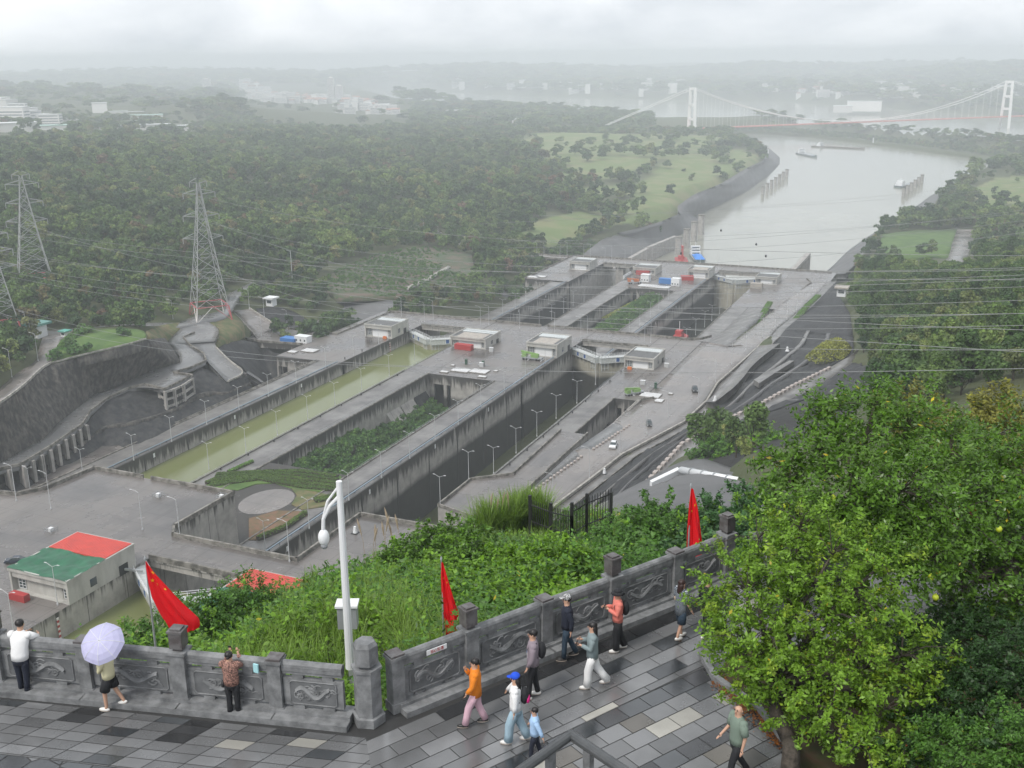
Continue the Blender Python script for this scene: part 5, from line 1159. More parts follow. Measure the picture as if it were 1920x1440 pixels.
CB=[((-30,418,-75),(2000,525,-38),7),((-30,430,-76),(2000,500,-36),8),((-30,462,-80),(2000,535,-40),9),((-30,470,-80),(2000,512,-38),8),((-30,500,-85),(2000,585,-44),9),((-30,508,-85),(2000,608,-45),9),((-30,488,-83),(2000,560,-42),9),
 ((385,370,-60),(1960,480,-30),6),((375,412,-72),(1960,505,-32),8),((405,455,-82),(1960,520,-33),9),((372,460,-82),(1960,587,-36),10),((400,415,-72),(1960,620,-38),10),((400,500,-92),(1960,655,-40),11),((50,420,-76),(1960,662,-40),9),
 ((0,590,-100),(1000,690,-60),6),((0,570,-98),(1960,690,-40),10),
 ((900,420,-120),(1960,335,-110),4),((1000,405,-120),(1960,345,-110),5),((950,452,-130),(1960,395,-105),5),((950,465,-132),(1960,388,-105),6),((950,480,-134),(1960,408,-104),6),((950,500,-134),(1960,430,-102),7)]
for i,(a,b,sag) in enumerate(CB):
    A,B=P(*a),P(*b); pts=[]
    for k in range(33):
        t=k/32; p=A.lerp(B,t); p.z-=sag*4*t*(1-t); pts.append(p)
    m=MB(); m.tube(pts,.055 if i<16 else .11,4); tag(m.build('power_cable',m_cab),('thin grey power cable over the lock, '+ORD[i]+' strand' if i<16 else 'thin grey power cable over the river mouth, '+ORD[i-16]+' strand'),'cable','cables over the lock' if i<16 else 'cables over the river')
for i,(x,y) in enumerate(((1418,458),(1436,480),(1277,475),(1352,432))):
    tag(MB().ell(P(x,y,-120),(.7,.7,.9),8,6).build('cable_marker',m_black),'small dark marker ball hanging on a river cable','marker','marker balls on the river cables')
# ================= suspension bridge =================
r=empty('suspension_bridge',P(1297,241,-167)[:]); tag(r,'hazy white suspension bridge with thin red deck','bridge'); o3=Vector(r.location)
TL=Vector((0,0,0)); TR=P(1885,220,-167)-o3; ax=(TR-TL); ax.z=0; ax.normalize(); nn_=Vector((-ax.y,ax.x,0))
m_bw=mat('bridge white',(.78,.78,.77),rough=.6); m_br=mat('bridge red deck',(.50,.15,.12),rough=.6)
for c in (TL,TR):
    q=MB()
    for s in (-1,1): q.beam(c+nn_*s*16+Vector((0,0,-32)),c+nn_*s*11+Vector((0,0,93)),7,6.,up=(0,1,0))
    for z,w_ in ((91,22),(54,25),(22,29)): q.beam(c-nn_*w_/2+Vector((0,0,z)),c+nn_*w_/2+Vector((0,0,z)),5,6)
    q.build('tower',m_bw,r)
L_=(TR-TL).length; zd=0.
q=MB(); q.beam(TL-ax*30+Vector((0,0,zd)),TR+ax*500+Vector((0,0,zd+3)),22,2.4); q.build('deck',m_br,r)
anc=P(1122,241,-168)-o3
for s in (-1,1):
    o_=nn_*s*11; pts=[anc+o_*.5,TL+o_+Vector((0,0,93))]
    for k in range(1,25):
        t=k/24; pts.append(TL.lerp(TR,t)+o_+Vector((0,0,93-89*4*t*(1-t))))
    pts.append(TR+ax*420+o_+Vector((0,0,10))); q=MB(); q.tube(pts,.9,5); q.build('main_cable',m_bw,r)
    for k in range(1,42):
        t=k/42; c=TL.lerp(TR,t)+o_; top=93-89*4*t*(1-t)
        if top>zd+3: q=MB(); q.beam(c+Vector((0,0,zd)),c+Vector((0,0,top)),.35,.35); q.build('hanger',m_bw,r)
# ================= ships =================
def ship(p,rz,L_,W,hullm,deckm,label,house=True,cargo=None,name='cargo_ship'):
    r=empty(name,p,rz); tag(r,label,'ship'); n=14
    V=[];F=[]
    for i in range(n+1):
        t=i/n; x=-L_/2+L_*t; w=W/2*min(1,(1-t)*5)**.6*(.9 if t<.05 else 1) if t>.8 else W/2*(1 if t>.05 else .85); zt=2.2+(1.6*((t-.8)/.2)**2 if t>.8 else 0)
        V+=[(x,-w,zt),(x,-w*.85,-1),(x,w*.85,-1),(x,w,zt)]
    for i in range(n):
        a=i*4; F+=[(a,a+1,a+5,a+4),(a+1,a+2,a+6,a+5),(a+2,a+3,a+7,a+6)]
    F+=[(0,3,2,1),(4*n,4*n+1,4*n+2,4*n+3)]
    b=MB(); b.add(V,F); b.build('hull',hullm,r)
    b=MB(); b.prism([(V[4*i][0],V[4*i][1]) for i in range(n)]+[(V[4*i+3][0],V[4*i+3][1]) for i in range(n-1,-1,-1)],1.2,1.9); b.build('deck',deckm,r)
    if cargo:
        b=MB(); b.box(-L_*.18,L_*.38,-W*.4,W*.4,1.9,2.6); b.build('hatch_coaming',hullm,r)
        V=[];F=[]
        for j in range(9):
            for i in range(13):
                u,v=i/12,j/8; V.append((-L_*.18+L_*.56*u,-W*.4+W*.8*v,2.6+2.6*math.sin(math.pi*u)**.6*math.sin(math.pi*v)**.6+.2*math.sin(i*2.3+j)))
        for j in range(8):
            for i in range(12): a=j*13+i; F.append((a,a+1,a+14,a+13))
        link('cargo_cover',npmesh('cargo_cover',V,F,cargo,smooth=True),r)
    else: MB().box(-L_*.2,L_*.38,-W*.38,W*.38,1.9,2.5).build('hatch_cover',deckm,r)
    x=-L_*.36
    hs=MB(); hs.box(x-5,x+5,-W*.4,W*.4,1.9,4.6); hs.box(x-4,x+4,-W*.34,W*.34,4.6,7.2); hs.box(x-1.5,x+3,-W*.38,W*.38,7.2,9.8); hb_=hs.build('wheelhouse',m_white,r)
    for z in (2.6,5.2,7.9): MB().box(x+ (5.02 if z<4 else 4.02 if z<7 else 3.02)-.05,x+(5.06 if z<4 else 4.06 if z<7 else 3.06),-W*.3,W*.3,z,z+1.1).build('window_band',m_glass,hb_)
    q=MB(); q.beam((x,0,9.8),(x,0,14),.3,.3); q.beam((x,-1.5,12.5),(x,1.5,12.5),.2,.2); q.build('mast',m_white,r)
    return r
m_hg=mat('hull grey green',(.10,.15,.16),(.07,.1,.1),.3,.6); m_hb=mat('hull brown',(.14,.11,.09),(.2,.17,.14),.3,.6); m_bt=mat('blue tarpaulin',(.02,.22,.70),rough=.55)
ship(P(1308,485,-194.5),1.95+math.pi,52,12,m_hg,m_steel,'cargo ship under a bright blue tarpaulin near the far bridge',cargo=m_bt)
ship(P(1514,291,-194.5),-1.05,95,17,m_hg,m_steel,'dark green cargo ship sailing on the river, nearer to the embankment')
ship(P(1572,277,-194.5),-.32,120,18,m_hb,m_hb,'long brown cargo ship sailing on the river, farther right')
ship(P(1703,348,-194.5),1.1,62,14,m_hg,m_steel,'white ship moored beside the right row of river piers')
r=empty('tug_boat',(-160.,528,-177.8),1.57); tag(r,'small red tug boat inside the far right channel','boat'); b=MB(); b.prism([(-12,-3.5),(9,-3.5),(13,0),(9,3.5),(-12,3.5)],-1,2.2); b.build('hull',m_red,r); b=MB(); b.box(-6,3,-2.4,2.4,2.2,5.); b.box(-3,2,-2,2,5,7.4); b.build('wheelhouse',m_red,r); MB().box(2.01,2.06,-1.7,1.7,5.7,6.8).build('window_band',m_glass,r); q=MB(); q.beam((0,0,7.4),(0,0,13),.3,.3); q.build('mast',m_white,r)
r.location=h4(1000,602,-170)
r=empty('crane_barge',P(1278,492,-194.8),1.9); tag(r,'red crane barge beside the blue covered ship','barge'); MB().box(-18,18,-6,6,-.5,2).build('hull',m_red,r); q=MB(); q.beam((-4,0,2),(-4,0,17),2.2,2.2); q.beam((-4,0,9),(6,0,16),1,1); q.beam((-4,0,16),(6,0,16),.6,.6); q.build('crane',m_red,r); MB().box(5,12,-3,3,2,5).build('cabin',m_red,r)
# river piers
def pier_row(a,b,n,zt,w,label,group):
    for i in range(n):
        p=P(*a,-195).lerp(P(*b,-195),i/(n-1) if n>1 else 0); zt_=zt[0]+(zt[1]-zt[0])*i/(max(1,n-1)); r=empty('river_pier',(p.x,p.y,-198)); tag(r,label+', '+ORD[i]+' from the near end','pier',group)
        MB().lathe([(w,0),(w,zt_+198-1.2)],n=12).build('shaft',m_wall5,r); MB().lathe([(w*1.1,zt_+198-1.2),(w*1.1,zt_+198)],n=12).build('cap',m_par,r)
pier_row((1430,364),(1475,332),7,(-183.5,-182),2.6,'round concrete mooring pier in the left river row','left river mooring piers')
pier_row((1694,368),(1728,343),6,(-183.5,-182),2.6,'round concrete mooring pier beside the white ship','right river mooring piers')
pier_row((1272,478),(1314,440),4,(-176,-172),3.6,'tall concrete mooring pier beside the guide wall','tall piers at the guide wall')
def gwall(a,b,zt,t,label,zb=-200,arch=False):
    A,B=Vector(a),Vector(b); d=(B-A); l=d.length; d.normalize(); r=empty('guide_wall',((A+B)/2)[:2]+(zt,)); tag(r,label,'guide wall'); m=MB()
    if arch:
        m.obox((0,0),(d.x,d.y),l/2,t/2,-2.5,0); k=int(l/7)
        for i in range(k+1): c=d*(-l/2+l*i/k); m.obox((c.x,c.y),(d.x,d.y),.9,t/2,zb-zt,-2.51)
    else: m.obox((0,0),(d.x,d.y),l/2,t/2,zb-zt,0)
    m.build('wall_body',m_wall5,r)
gwall((-303,1021,0),(-296,1100,0),-181,4,'straight concrete guide wall running into the river on the left')
gwall((-301,818,0),(-303,1021,0),-181.5,4,'straight concrete guide wall just beyond the far bridge')
gwall(tuple(h4(1640,195,-165)[:2])+(0,),tuple(h4(1727,103,-165)[:2])+(0,),-165,4,'concrete guide wall on tall legs right of the river mouth',arch=True)
for lb,px,py in (('slim white beacon on the embankment tip',1440,290),('slim white beacon on the breakwater',1637,268),('slim white beacon at the right bank bend',1850,318)):
    r=empty('beacon',P(px,py,-170 if px<1700 else -174)); tag(r,lb,'beacon'); MB().lathe([(1.,0),(.8,9),(1.3,9.2),(1.3,10)],n=10).build('tower',m_white,r); MB().lathe([(.9,10),(.2,12)],n=8).build('lantern',m_black,r)
# ================= distant buildings =================
m_w1=mat('white house wall',(.72,.71,.69),objr=.18,rough=.8); m_rf1=mat('house roof reddish',(.35,.20,.16),objr=.4,rough=.8); m_rf2=mat('house roof grey',(.55,.56,.56),objr=.3,rough=.8)
def bmesh_b(w,d,h,roof,gable):
    m=MB(); m.box(-w/2,w/2,-d/2,d/2,-8,h); m.mi=1
    if gable: m.add([(-w/2-.5,-d/2-.5,h+.02),(w/2+.5,-d/2-.5,h+.02),(w/2+.5,d/2+.5,h+.02),(-w/2-.5,d/2+.5,h+.02),(-w/2,0,h+d*.28),(w/2,0,h+d*.28)],[(0,1,5,4),(2,3,4,5),(1,2,5),(3,0,4),(0,3,2,1)])
    else: m.box(-w/2-.3,w/2+.3,-d/2-.3,d/2+.3,h+.01,h+.8)
    m.mi=2
    for k in range(int(h/3.2)): m.box(-w/2+1,w/2-1,-d/2-.06,-d/2-.01,1+k*3.2,2.4+k*3.2); m.box(w/2+.01,w/2+.06,-d/2+1,d/2-1,1+k*3.2,2.4+k*3.2)
    return m.mesh('building',[m_w1,roof,m_glassd])
m_glassd=mat('distant window',(.22,.24,.26),rough=.4)
BM=[bmesh_b(20,12,13,m_rf1,True),bmesh_b(26,13,16,m_rf2,False),bmesh_b(15,12,10,m_rf1,True),bmesh_b(34,14,19,m_rf2,False)]
def houses(quads,n,zz,label,group,s=(.8,1.2),kinds=(0,1,2,3),seed=5,rz0=.4):
    rg=random.Random(seed)
    for i in range(n):
        q=quads[rg.randrange(len(quads))]; u,v=rg.random(),rg.random()
        x=(q[0][0]*(1-u)+q[1][0]*u)*(1-v)+(q[3][0]*(1-u)+q[2][0]*u)*v; y=(q[0][1]*(1-u)+q[1][1]*u)*(1-v)+(q[3][1]*(1-u)+q[2][1]*u)*v
        p=P(x,y,zz); z=float(height(np.array([p.x]),np.array([p.y]),False)[0])
        if z<-190: continue
        sc_=rg.uniform(*s); tag(link('building',BM[kinds[rg.randrange(len(kinds))]],None,(p.x,p.y,z),(0,0,rz0+rg.choice((0,1.57))+rg.uniform(-.15,.15)),sc_),label,'building',group)
houses([((480,186),(560,178),(640,200),(510,202)),((560,192),(640,186),(750,204),(640,218)),((620,196),(700,200),(752,213),(650,217)),((430,170),(500,172),(540,195),(480,190)),((500,178),(620,182),(620,196),(500,205))],190,-163,'small white house in the misty town left of the river','houses of the misty town',(1.,1.6))
houses([((-10,212),(140,218),(120,250),(-10,252))],10,-112,'pale works building among the trees at the far left','far left works buildings',(1.,1.8),(1,3),6)
houses([((700,160),(1300,163),(1330,180),(760,172))],120,-168,'pale building on the far river shore left of the bridge tower','far shore buildings',(1.,2.3),(0,1,3),7)
houses([((1380,164),(1900,172),(1900,190),(1400,180))],95,-168,'pale building on the far river shore behind the bridge','far shore buildings behind the bridge',(1.,2.2),(0,1,3),8)
houses([((330,160),(480,164),(520,176),(380,170))],14,-165,'faint pale building at the foot of the misty hills','faint foothill buildings',(1.5,2.6),(0,1),9)
def tower(px,py,z,w,d,h,label):
    r=empty('tower_block',P(px,py,z),.35); tag(r,label,'tower block'); MB().box(-w/2,w/2,-d/2,d/2,-5,h).build('wall',m_w1,r); MB().box(-w/4,w/4,-d/4,d/4,h,h+5).build('roof_housing',m_w1,r)
    for k in range(int(h/4)): MB().box(-w/2+.8,w/2-.8,-d/2-.2,-d/2-.01,1.5+k*4,3.2+k*4).build('window_band',m_glassd,r)
tower(623,197,-163,22,22,96,'tall thin tower block in the misty town, left one of the pair'); tower(638,197,-163,30,22,68,'broad tower block with window bands in the misty town'); tower(388,166,-120,34,22,42,'pair of white blocks on the hill above the forest')
def shed(px,py,z,w,d,h,rz,m,label):
    p=P(px,py,z); zz=float(height(np.array([p.x]),np.array([p.y]),False)[0]); zz=max(zz,z-12); p=P(px,py,zz)
    r=empty('industrial_shed',p,rz); tag(r,label,'shed'); MB().box(-w/2,w/2,-d/2,d/2,-6,h).build('wall',m_w1,r); b=MB(); b.box(-w/2-1,w/2+1,-d/2-1,d/2+1,h,h+1.2); b.build('roof',m,r)
m_rfw=mat('pale sheet roof',(.66,.68,.68),rough=.6); m_rfg=mat('pale green sheet roof',(.42,.58,.52),rough=.6)
for a in ((188,212,-110,32,22,22,.75,m_rfw,'white four storey block on the left plateau'),(222,214,-112,40,16,6,.75,m_rfw,'low white shed right of the four storey block'),(265,223,-114,90,28,8,.75,m_rfg,'long pale green roofed shed on the left plateau'),(245,214,-112,60,12,5,.75,m_rfw,'narrow white shed behind the green roofed shed'),(30,248,-106,60,30,14,.9,m_rfw,'white works block at the far left edge'),(90,244,-108,90,24,7,.9,m_rfg,'long pale green shed at the far left'),(288,243,-116,60,22,9,.75,m_rfw,'white shed at the right end of the left works'),(335,243,-118,46,20,7,.75,m_rfw,'small white shed farthest right of the left works'),(215,243,-114,50,22,6,.75,m_rfw,'low grey shed below the green roofed shed'),
 (860,212,-164,80,34,9,.4,m_rfw,'pale sports hall beside the far trees'),(985,232,-164,70,34,12,.4,m_rfw,'pale hall among trees right of the town'),(1620,205,-168,110,40,26,.1,m_rfw,'large white museum like building on the far shore'),(1580,207,-168,60,40,15,.1,m_rfw,'white wing left of the large building on the far shore')): shed(*a)
w_=[P(75,236,-108),P(110,228,-109),P(148,222,-110)]; m_=MB()
for a,b in zip(w_[:-1],w_[1:]): m_.beam(a,b,3,6)
tag(m_.build('compound_wall',m_w1),'long pale compound wall climbing behind the left sheds','wall')
# ================= garden terrace by the near deck =================
m_hedge=leafmat('hedge foliage',[(0,(.07,.13,.025)),(1,(.11,.18,.03))]); m_hedgeb=leafmat('bright hedge foliage',[(0,(.10,.22,.03)),(1,(.13,.27,.04))])
def hedge(pts,w_,h_,label,m=None,z=-135.95,group=None,dens=26):
    A=[Vector(a) for a in pts]; tot=sum((b-a).length for a,b in zip(A[:-1],A[1:])); n=int(tot*w_*dens); rs=resample(A,200); C=[]
    i=RNG.integers(0,199,n); f=RNG.random(n); R_a=np.array([list(p) for p in rs]); c=R_a[i]*(1-f[:,None])+R_a[i+1]*f[:,None]; d=R_a[i+1]-R_a[i]; d/=np.linalg.norm(d,axis=1)[:,None]+1e-9
    o=RNG.uniform(-1,1,n); nrm=np.c_[-d[:,1],d[:,0],np.zeros(n)]; c=c+nrm*(o*w_/2)[:,None]; c[:,2]=z+h_*(.25+.75*np.sqrt(np.clip(1-o**4,0,1)))*RNG.uniform(.75,1.05,n)
    nn=nrm*o[:,None]*.6+RNG.normal(size=(n,3))*.35+np.array([0,0,.8]); nn/=np.linalg.norm(nn,axis=1)[:,None]; V,F=leaves(c,nn,RNG.uniform(.16,.34,n),.7)
    r=empty('hedge',A[0]); tag(r,label,'hedge',group); V=V-np.array(A[0]); link('foliage',npmesh('foliage',V,F,m or m_hedge),r)
    b=MB()
    for a_,b_ in zip(A[:-1],A[1:]): b.beam(a_-A[0]+Vector((0,0,h_*.38+z-a_.z)),b_-A[0]+Vector((0,0,h_*.38+z-b_.z)),w_*.85,h_*.7)
    b.build('stem_mass',m_bark,r)
g6=lambda x,y:P(x/3,800+y/3,-136)
# brown beds, plaza disc
def bed(pts,m,label=None,z=-135.98,name='planting_bed',h=.25):
    b=MB(); b.prism([(p.x,p.y) for p in pts],z-.2,z+h); o=b.build(name,m); o['kind']='structure'
cx_,cy_=-207.,258.
disc=[(cx_+9.5*math.cos(a),cy_+9.5*math.sin(a)) for a in np.linspace(0,2*math.pi,40,endpoint=False)]
p_=g6(1500,420)
disc=[(p_.x+8*math.cos(a),p_.y+10.5*math.sin(a)) for a in np.linspace(0,2*math.pi,40,endpoint=False)]
b=MB(); b.prism(disc,-136.2,-135.95); o=b.build('plaza',m_roadc); o['kind']='structure'
bed([g6(1400,520),g6(1560,475),g6(1700,480),g6(1730,500),g6(1560,600),g6(1440,640),g6(1400,640)],mat('red brown soil',(.20,.11,.07),(.12,.10,.05),.5,.95))
bed([g6(1640,350),g6(1780,370),g6(1860,390),g6(1830,450),g6(1700,470),g6(1640,440),g6(1670,390)],m_brown)
bed([g6(1160,330),g6(1500,260),g6(1700,250),g6(1920,280),g6(1920,340),g6(1800,370),g6(1640,350),g6(1540,320),g6(1440,325),g6(1340,360),g6(1200,350)],m_grassy)
for i in range(5):
    f=i/4; a=g6(1180+40*f,338-62*f); b=g6(1460,300-38*f); c=g6(1700,345-88*f); d=g6(1900,362-75*f)
    hedge([a,b,c,d],2.2,1.1,f'low clipped green hedge row in the curved garden beds','m' and None,group='clipped garden hedge rows')
hedge([g6(1450,640),g6(1600,580),g6(1720,495)],1.8,1.6,'bushy green hedge at the edge of the red soil bed')
hedge([g6(1770,425),g6(1850,410),g6(1900,390)],3.2,1.4,'dense green hedge block beside the lower garden path')
hedge([g6(1285,262),g6(1420,200)],1.6,1.,'bright green hedge strip on the wall between channels',m_hedgeb)
hedge([g6(1160,325),g6(1210,305)],1.6,1.2,'small round bushes at the garden corner')
hedge([R5(345,655)+Vector((0,0,.1)),R5(490,520)+Vector((0,0,.1))],4.,1.6,'clipped yellow green hedge strip beside the far lane',z=-150.2,m=m_hedgeb,dens=12)
hedge([R5(610,600,1),R5(700,540,1),R5(760,510,1)],4,1.4,'yellow green hedge on the outer edge of the far road',z=-147.8,m=m_hedgeb,dens=12)
m_ygr=leafmat('yellow grass foliage',[(0,(.22,.25,.05)),(1,(.30,.30,.06))])
def mound(name,pts,z,hgt,n,size,m,label,cat='grass',base=True,flat=1.):
    poly=[(p.x,p.y) for p in pts]; xs_=[p[0] for p in poly];ys_=[p[1] for p in poly]; X=RNG.uniform(min(xs_),max(xs_),n*3);Y=RNG.uniform(min(ys_),max(ys_),n*3); k=inpoly(X,Y,poly); X=X[k][:n];Y=Y[k][:n]
    dd=pdist(X,Y,poly); Z=z+hgt*np.clip(dd/flat/4,0,1)**.7+RNG.uniform(0,.8,len(X))
    nn=RNG.normal(size=(len(X),3))*.7+np.array([0,0,.6]); nn/=np.linalg.norm(nn,axis=1)[:,None]; V,F=leaves(np.c_[X,Y,Z],nn,RNG.uniform(.6,1.3,len(X))*size,.45)
    tag(link(name,npmesh(name,V,F,m)),label,cat,None,'stuff')
mound('yellow_grass',[q5(685,820,-112),q5(760,760,-112),q5(860,745,-113),q5(950,775,-113),q5(900,830,-112),q5(760,845,-112)],-112.5,4.,3500,.6,m_ygr,'bright yellow green grass clump on the black hillside')
mound('yellow_grass',[h4(560,465,-160),h4(640,420,-160),h4(790,345,-160),h4(880,360,-160),h4(760,440,-160),h4(690,472,-160)],-161.5,2.,4000,.7,m_ygr,'yellow green grass shelf in the far pit')
b=MB(); b.prism([(p.x,p.y) for p in (h4(555,468,-160),h4(640,415,-160),h4(790,340,-160),h4(885,362,-160),h4(890,440,-160),h4(760,510,-160),h4(690,480,-160))],-172,-161); tag(b.build('rock_shelf',m_shot2),'dark rock shelf topped with yellow grass in the far pit','rock')

bo=MB(); bo.lathe([(.35,0),(.35,.1),(.22,.15),(.22,.6),(.32,.65),(.32,.8)],n=8); bom=bo.mesh('mooring bollard',m_black)
for X,y0,y1,z,lb in ((-270.8,232,452,-136,'black mooring bollard on the wall left of the green channel'),(-233.6,232,405,-136,'black mooring bollard on the wall right of the green channel'),(-179.9,232,450,-136,'black mooring bollard on the wall left of the right channel'),(-142.6,305,450,-136,'black mooring bollard on the wall right of the right channel')):
    y=y0
    while y<y1: tag(link('mooring_bollard',bom,None,(X,y,z+.04)),lb,'bollard','bollards: '+lb); y+=15.5
m_cabn=mat('pale grey cabinet paint',(.45,.46,.46),rough=.5)
for x,y,z,lb in ((-212,456,-136,'grey switch cabinet beside the gate house right of the green channel'),(-198,470,-136,'grey switch cabinet left of the cream roofed gate house'),(-126,460,-136,'grey switch cabinet right of the dark roofed gate house'),(-289,470,-136,'grey switch cabinet left of the leftmost gate house'),(-150+22,430,-136,'grey switch cabinet on the right block'),(-200,165,-116,'grey switch cabinet behind the red container'),(-205,430,-136,'grey switch cabinet on the island block')):
    r=empty('switch_cabinet',(x,y,z)); tag(r,lb,'cabinet'); MB().box(-1.,1.,-.5,.5,0,1.9).build('body',m_cabn,r); MB().box(-1.1,1.1,-.6,.6,1.9,2.).build('lid',m_white,r)
m_org=mat('orange plastic',(.6,.16,.03),rough=.5)
for q,lb in (((1622,878),'orange barrier beside the dark roofed gate house'),((245,705),'orange barrier beside the leftmost gate house')): tag(MB().box(-1,1,-.4,.4,0,1.).box(-.8,.8,-.3,.3,1.,1.3).build('barrier',m_org,None,loc=k4(*q,-136)),lb,'barrier')
# thin safety railings along the chamber edges
for X,y0,y1,z,lb in ((-234.4,224,455,-136,'thin steel railing along the right edge of the green channel'),(-143.4,300,452,-136,'thin steel railing along the right edge of the right channel'),(-190.4+.6,292,409,-136,'thin steel railing above the shrub pit, right side'),(-222.6,292,409,-136,'thin steel railing above the shrub pit, left side')):
    r=empty('safety_railing',(X,y0,z)); tag(r,lb,'railing'); b=MB(); l=y1-y0
    for zz in (.6,1.1): b.beam((0,0,zz),(0,l,zz),.07,.07)
    y=0
    while y<=l: b.beam((0,y,.4),(0,y,1.1),.07,.07); y+=2.5
    b.build('rail_frame',m_steel,r)

rg=random.Random(4)
SHR=[(500,255,-107),(545,225,-107),(600,205,-107),(660,180,-107),(480,310,-107.4),(520,290,-107.3),(430,385,-107.8),(410,370,-107.7),(930,215,-107.6),(960,200,-107.6),(650,330,-107.6),(560,340,-107.6),(820,130,-107.5),(900,125,-108),(980,120,-109),(1050,130,-110),(40,380,-108.4),(90,350,-108.3),(140,330,-108.2),(190,310,-108.1),(235,290,-108),(20,430,-108.6),(70,400,-108.5),(30,220,-107),(80,200,-107),(130,210,-107),(170,230,-107)]
for k,(x,y,z) in enumerate(SHR):
    p=e4(x,y,z); j=k%2; r=empty('shrub',p,rg.random()*6); s_=rg.uniform(1.3,2.3); r.scale=(s_,s_,s_*.9)
    tag(r,'rounded green shrub beside the bright lawn on the left plateau' if x>380 and x<1100 else 'rounded green shrub left of the upper left road','shrub','shrubs by the bright lawn' if x>380 else 'shrubs left of the upper road'); link('stem',VARS[j][1],r); link('foliage',VARS[j][0],r)
# ================= terrace =================
TZ=-13.7
def PYp(px,py,Y): d=ray(px,py); return Vector(d*(Y/d[1]))
m_grout=mat('dark joint mortar',(.035,.035,.035),rough=.6)
def tilemat(name,c,r1=.12,r2=.42):
    return mat(name,c,tuple(x*.72 for x in c),.55,r1,r2,bump=.0015,bscale=60,island=.32,spec=1.,thr=(.38,.62),detail=7)
m_t1=tilemat('granite slab wet grey',(.145,.147,.15),.07,.36); m_t2=tilemat('granite slab dark',(.03,.031,.033),.08,.3); m_t3=tilemat('granite slab pale',(.30,.29,.26),.3,.5); m_t4=tilemat('bluestone slab',(.055,.06,.065),.06,.25)
m_t5=tilemat('brownish worn slab',(.13,.118,.10),.18,.4)
b=MB(); b.box(-60,14,-3,16.,TZ-.5,TZ-.012); b.prism([(-60,3),(14,3),(14,32),(-4.6,28),(-5.6,27),(-11.3,17.0),(-19.6,15.0),(-40,9.6)],TZ-.5,TZ-.011); o=b.build('terrace_floor',m_grout); tag(o,kind='structure')
TC=[0,0]
def clip(poly,a,b):   # keep left of a->b
    out=[];n=len(poly)
    s=lambda p:(b[0]-a[0])*(p[1]-a[1])-(b[1]-a[1])*(p[0]-a[0])
    for i in range(n):
        p,q=poly[i],poly[(i+1)%n]; sp,sq=s(p),s(q)
        if sp>=0: out.append(p)
        if (sp>=0)!=(sq>=0): t=sp/(sp-sq); out.append((p[0]+(q[0]-p[0])*t,p[1]+(q[1]-p[1])*t))
    return out
def tiles(name,o_,u,w_,h_,ni,nj,clips,pick,off=.5,gap=.012,skew=0.,z=TZ,spec=()):
    SP=[(P(a,c_,TZ),k_) for a,c_,k_ in spec]
    """slabs w_ x h_ laid along u from origin, clipped by half planes (ccw)"""
    n_=(-u[1],u[0]); mb=MB(); rg=random.Random(5)
    for j in nj:
        for i in range(*ni):
            x0=i*w_+((j%2)*off*w_)+j*skew; q=[(x0+gap,j*h_+gap),(x0+w_-gap,j*h_+gap),(x0+w_-gap+skew,(j+1)*h_-gap),(x0+gap+skew,(j+1)*h_-gap)]
            p=[(o_[0]+a*u[0]+c*n_[0],o_[1]+a*u[1]+c*n_[1]) for a,c in q]
            for a,c in clips:
                p=clip(p,a,c)
                if len(p)<3: break
            if len(p)<3: continue
            TC[:]=[sum(a[0] for a in p)/len(p),sum(a[1] for a in p)/len(p)]; mb.mi=pick(i,j,rg)
            for sp,k_ in SP:
                if all((p[(a+1)%len(p)][0]-p[a][0])*(sp.y-p[a][1])-(p[(a+1)%len(p)][1]-p[a][1])*(sp.x-p[a][0])>0 for a in range(len(p))): mb.mi=k_
            b0=len(mb.v); k=len(p); mb.add([(x,y,z) for x,y in p]+[(x,y,z-.03) for x,y in p],[tuple(range(k))]+[(a,a+k,(a+1)%k+k,(a+1)%k) for a in range(k)])
    o=mb.build(name,[m_t1,m_t2,m_t3,m_t4,m_t5]); tag(o,kind='structure'); return o
A0=(-19.6,15.0);A1=(-11.05,16.98);uL=Vector((A1[0]-A0[0],A1[1]-A0[1])).normalized(); nL=Vector((uL.y,-uL.x))   # towards us
Bq0=(-10.95,17.0);Bq1=(-5.55,26.6);uR=Vector((Bq1[0]-Bq0[0],Bq1[1]-Bq0[1])).normalized(); nR=Vector((uR.y,-uR.x))
C0=(-11.0,16.9); bis=(nL+nR).normalized(); C1=(C0[0]+bis.x*9,C0[1]+bis.y*9)
# left strip, five courses parallel to the rail
def off_(p,v,d): return (p[0]+v.x*d,p[1]+v.y*d)
Lf0=off_(A0,nL,.40);Lf1=off_(A1,nL,.40)
tiles('paving',(A0[0]-2,A0[1]-.46),uL,.66,.31,(-26,32),range(-8,2),[(Lf1,Lf0),(off_(Lf1,nL,1.8),off_(Lf0,nL,1.8))[::-1],(C1,C0)],lambda i,j,rg:0 if rg.random()>.05 else 3,off=0.,skew=.16,spec=[(170,1318,1),(160,1330,1),(150,1342,1),(140,1354,1),(357,1345,1),(350,1357,1),(342,1368,1),(335,1380,1),(8,1300,1),(515,1352,2),(560,1360,2),(578,1352,1),(520,1365,2),(520,1376,1),(570,1372,1),(560,1384,1),(548,1398,2),(430,1400,2),(440,1398,2),(205,1316,3)])
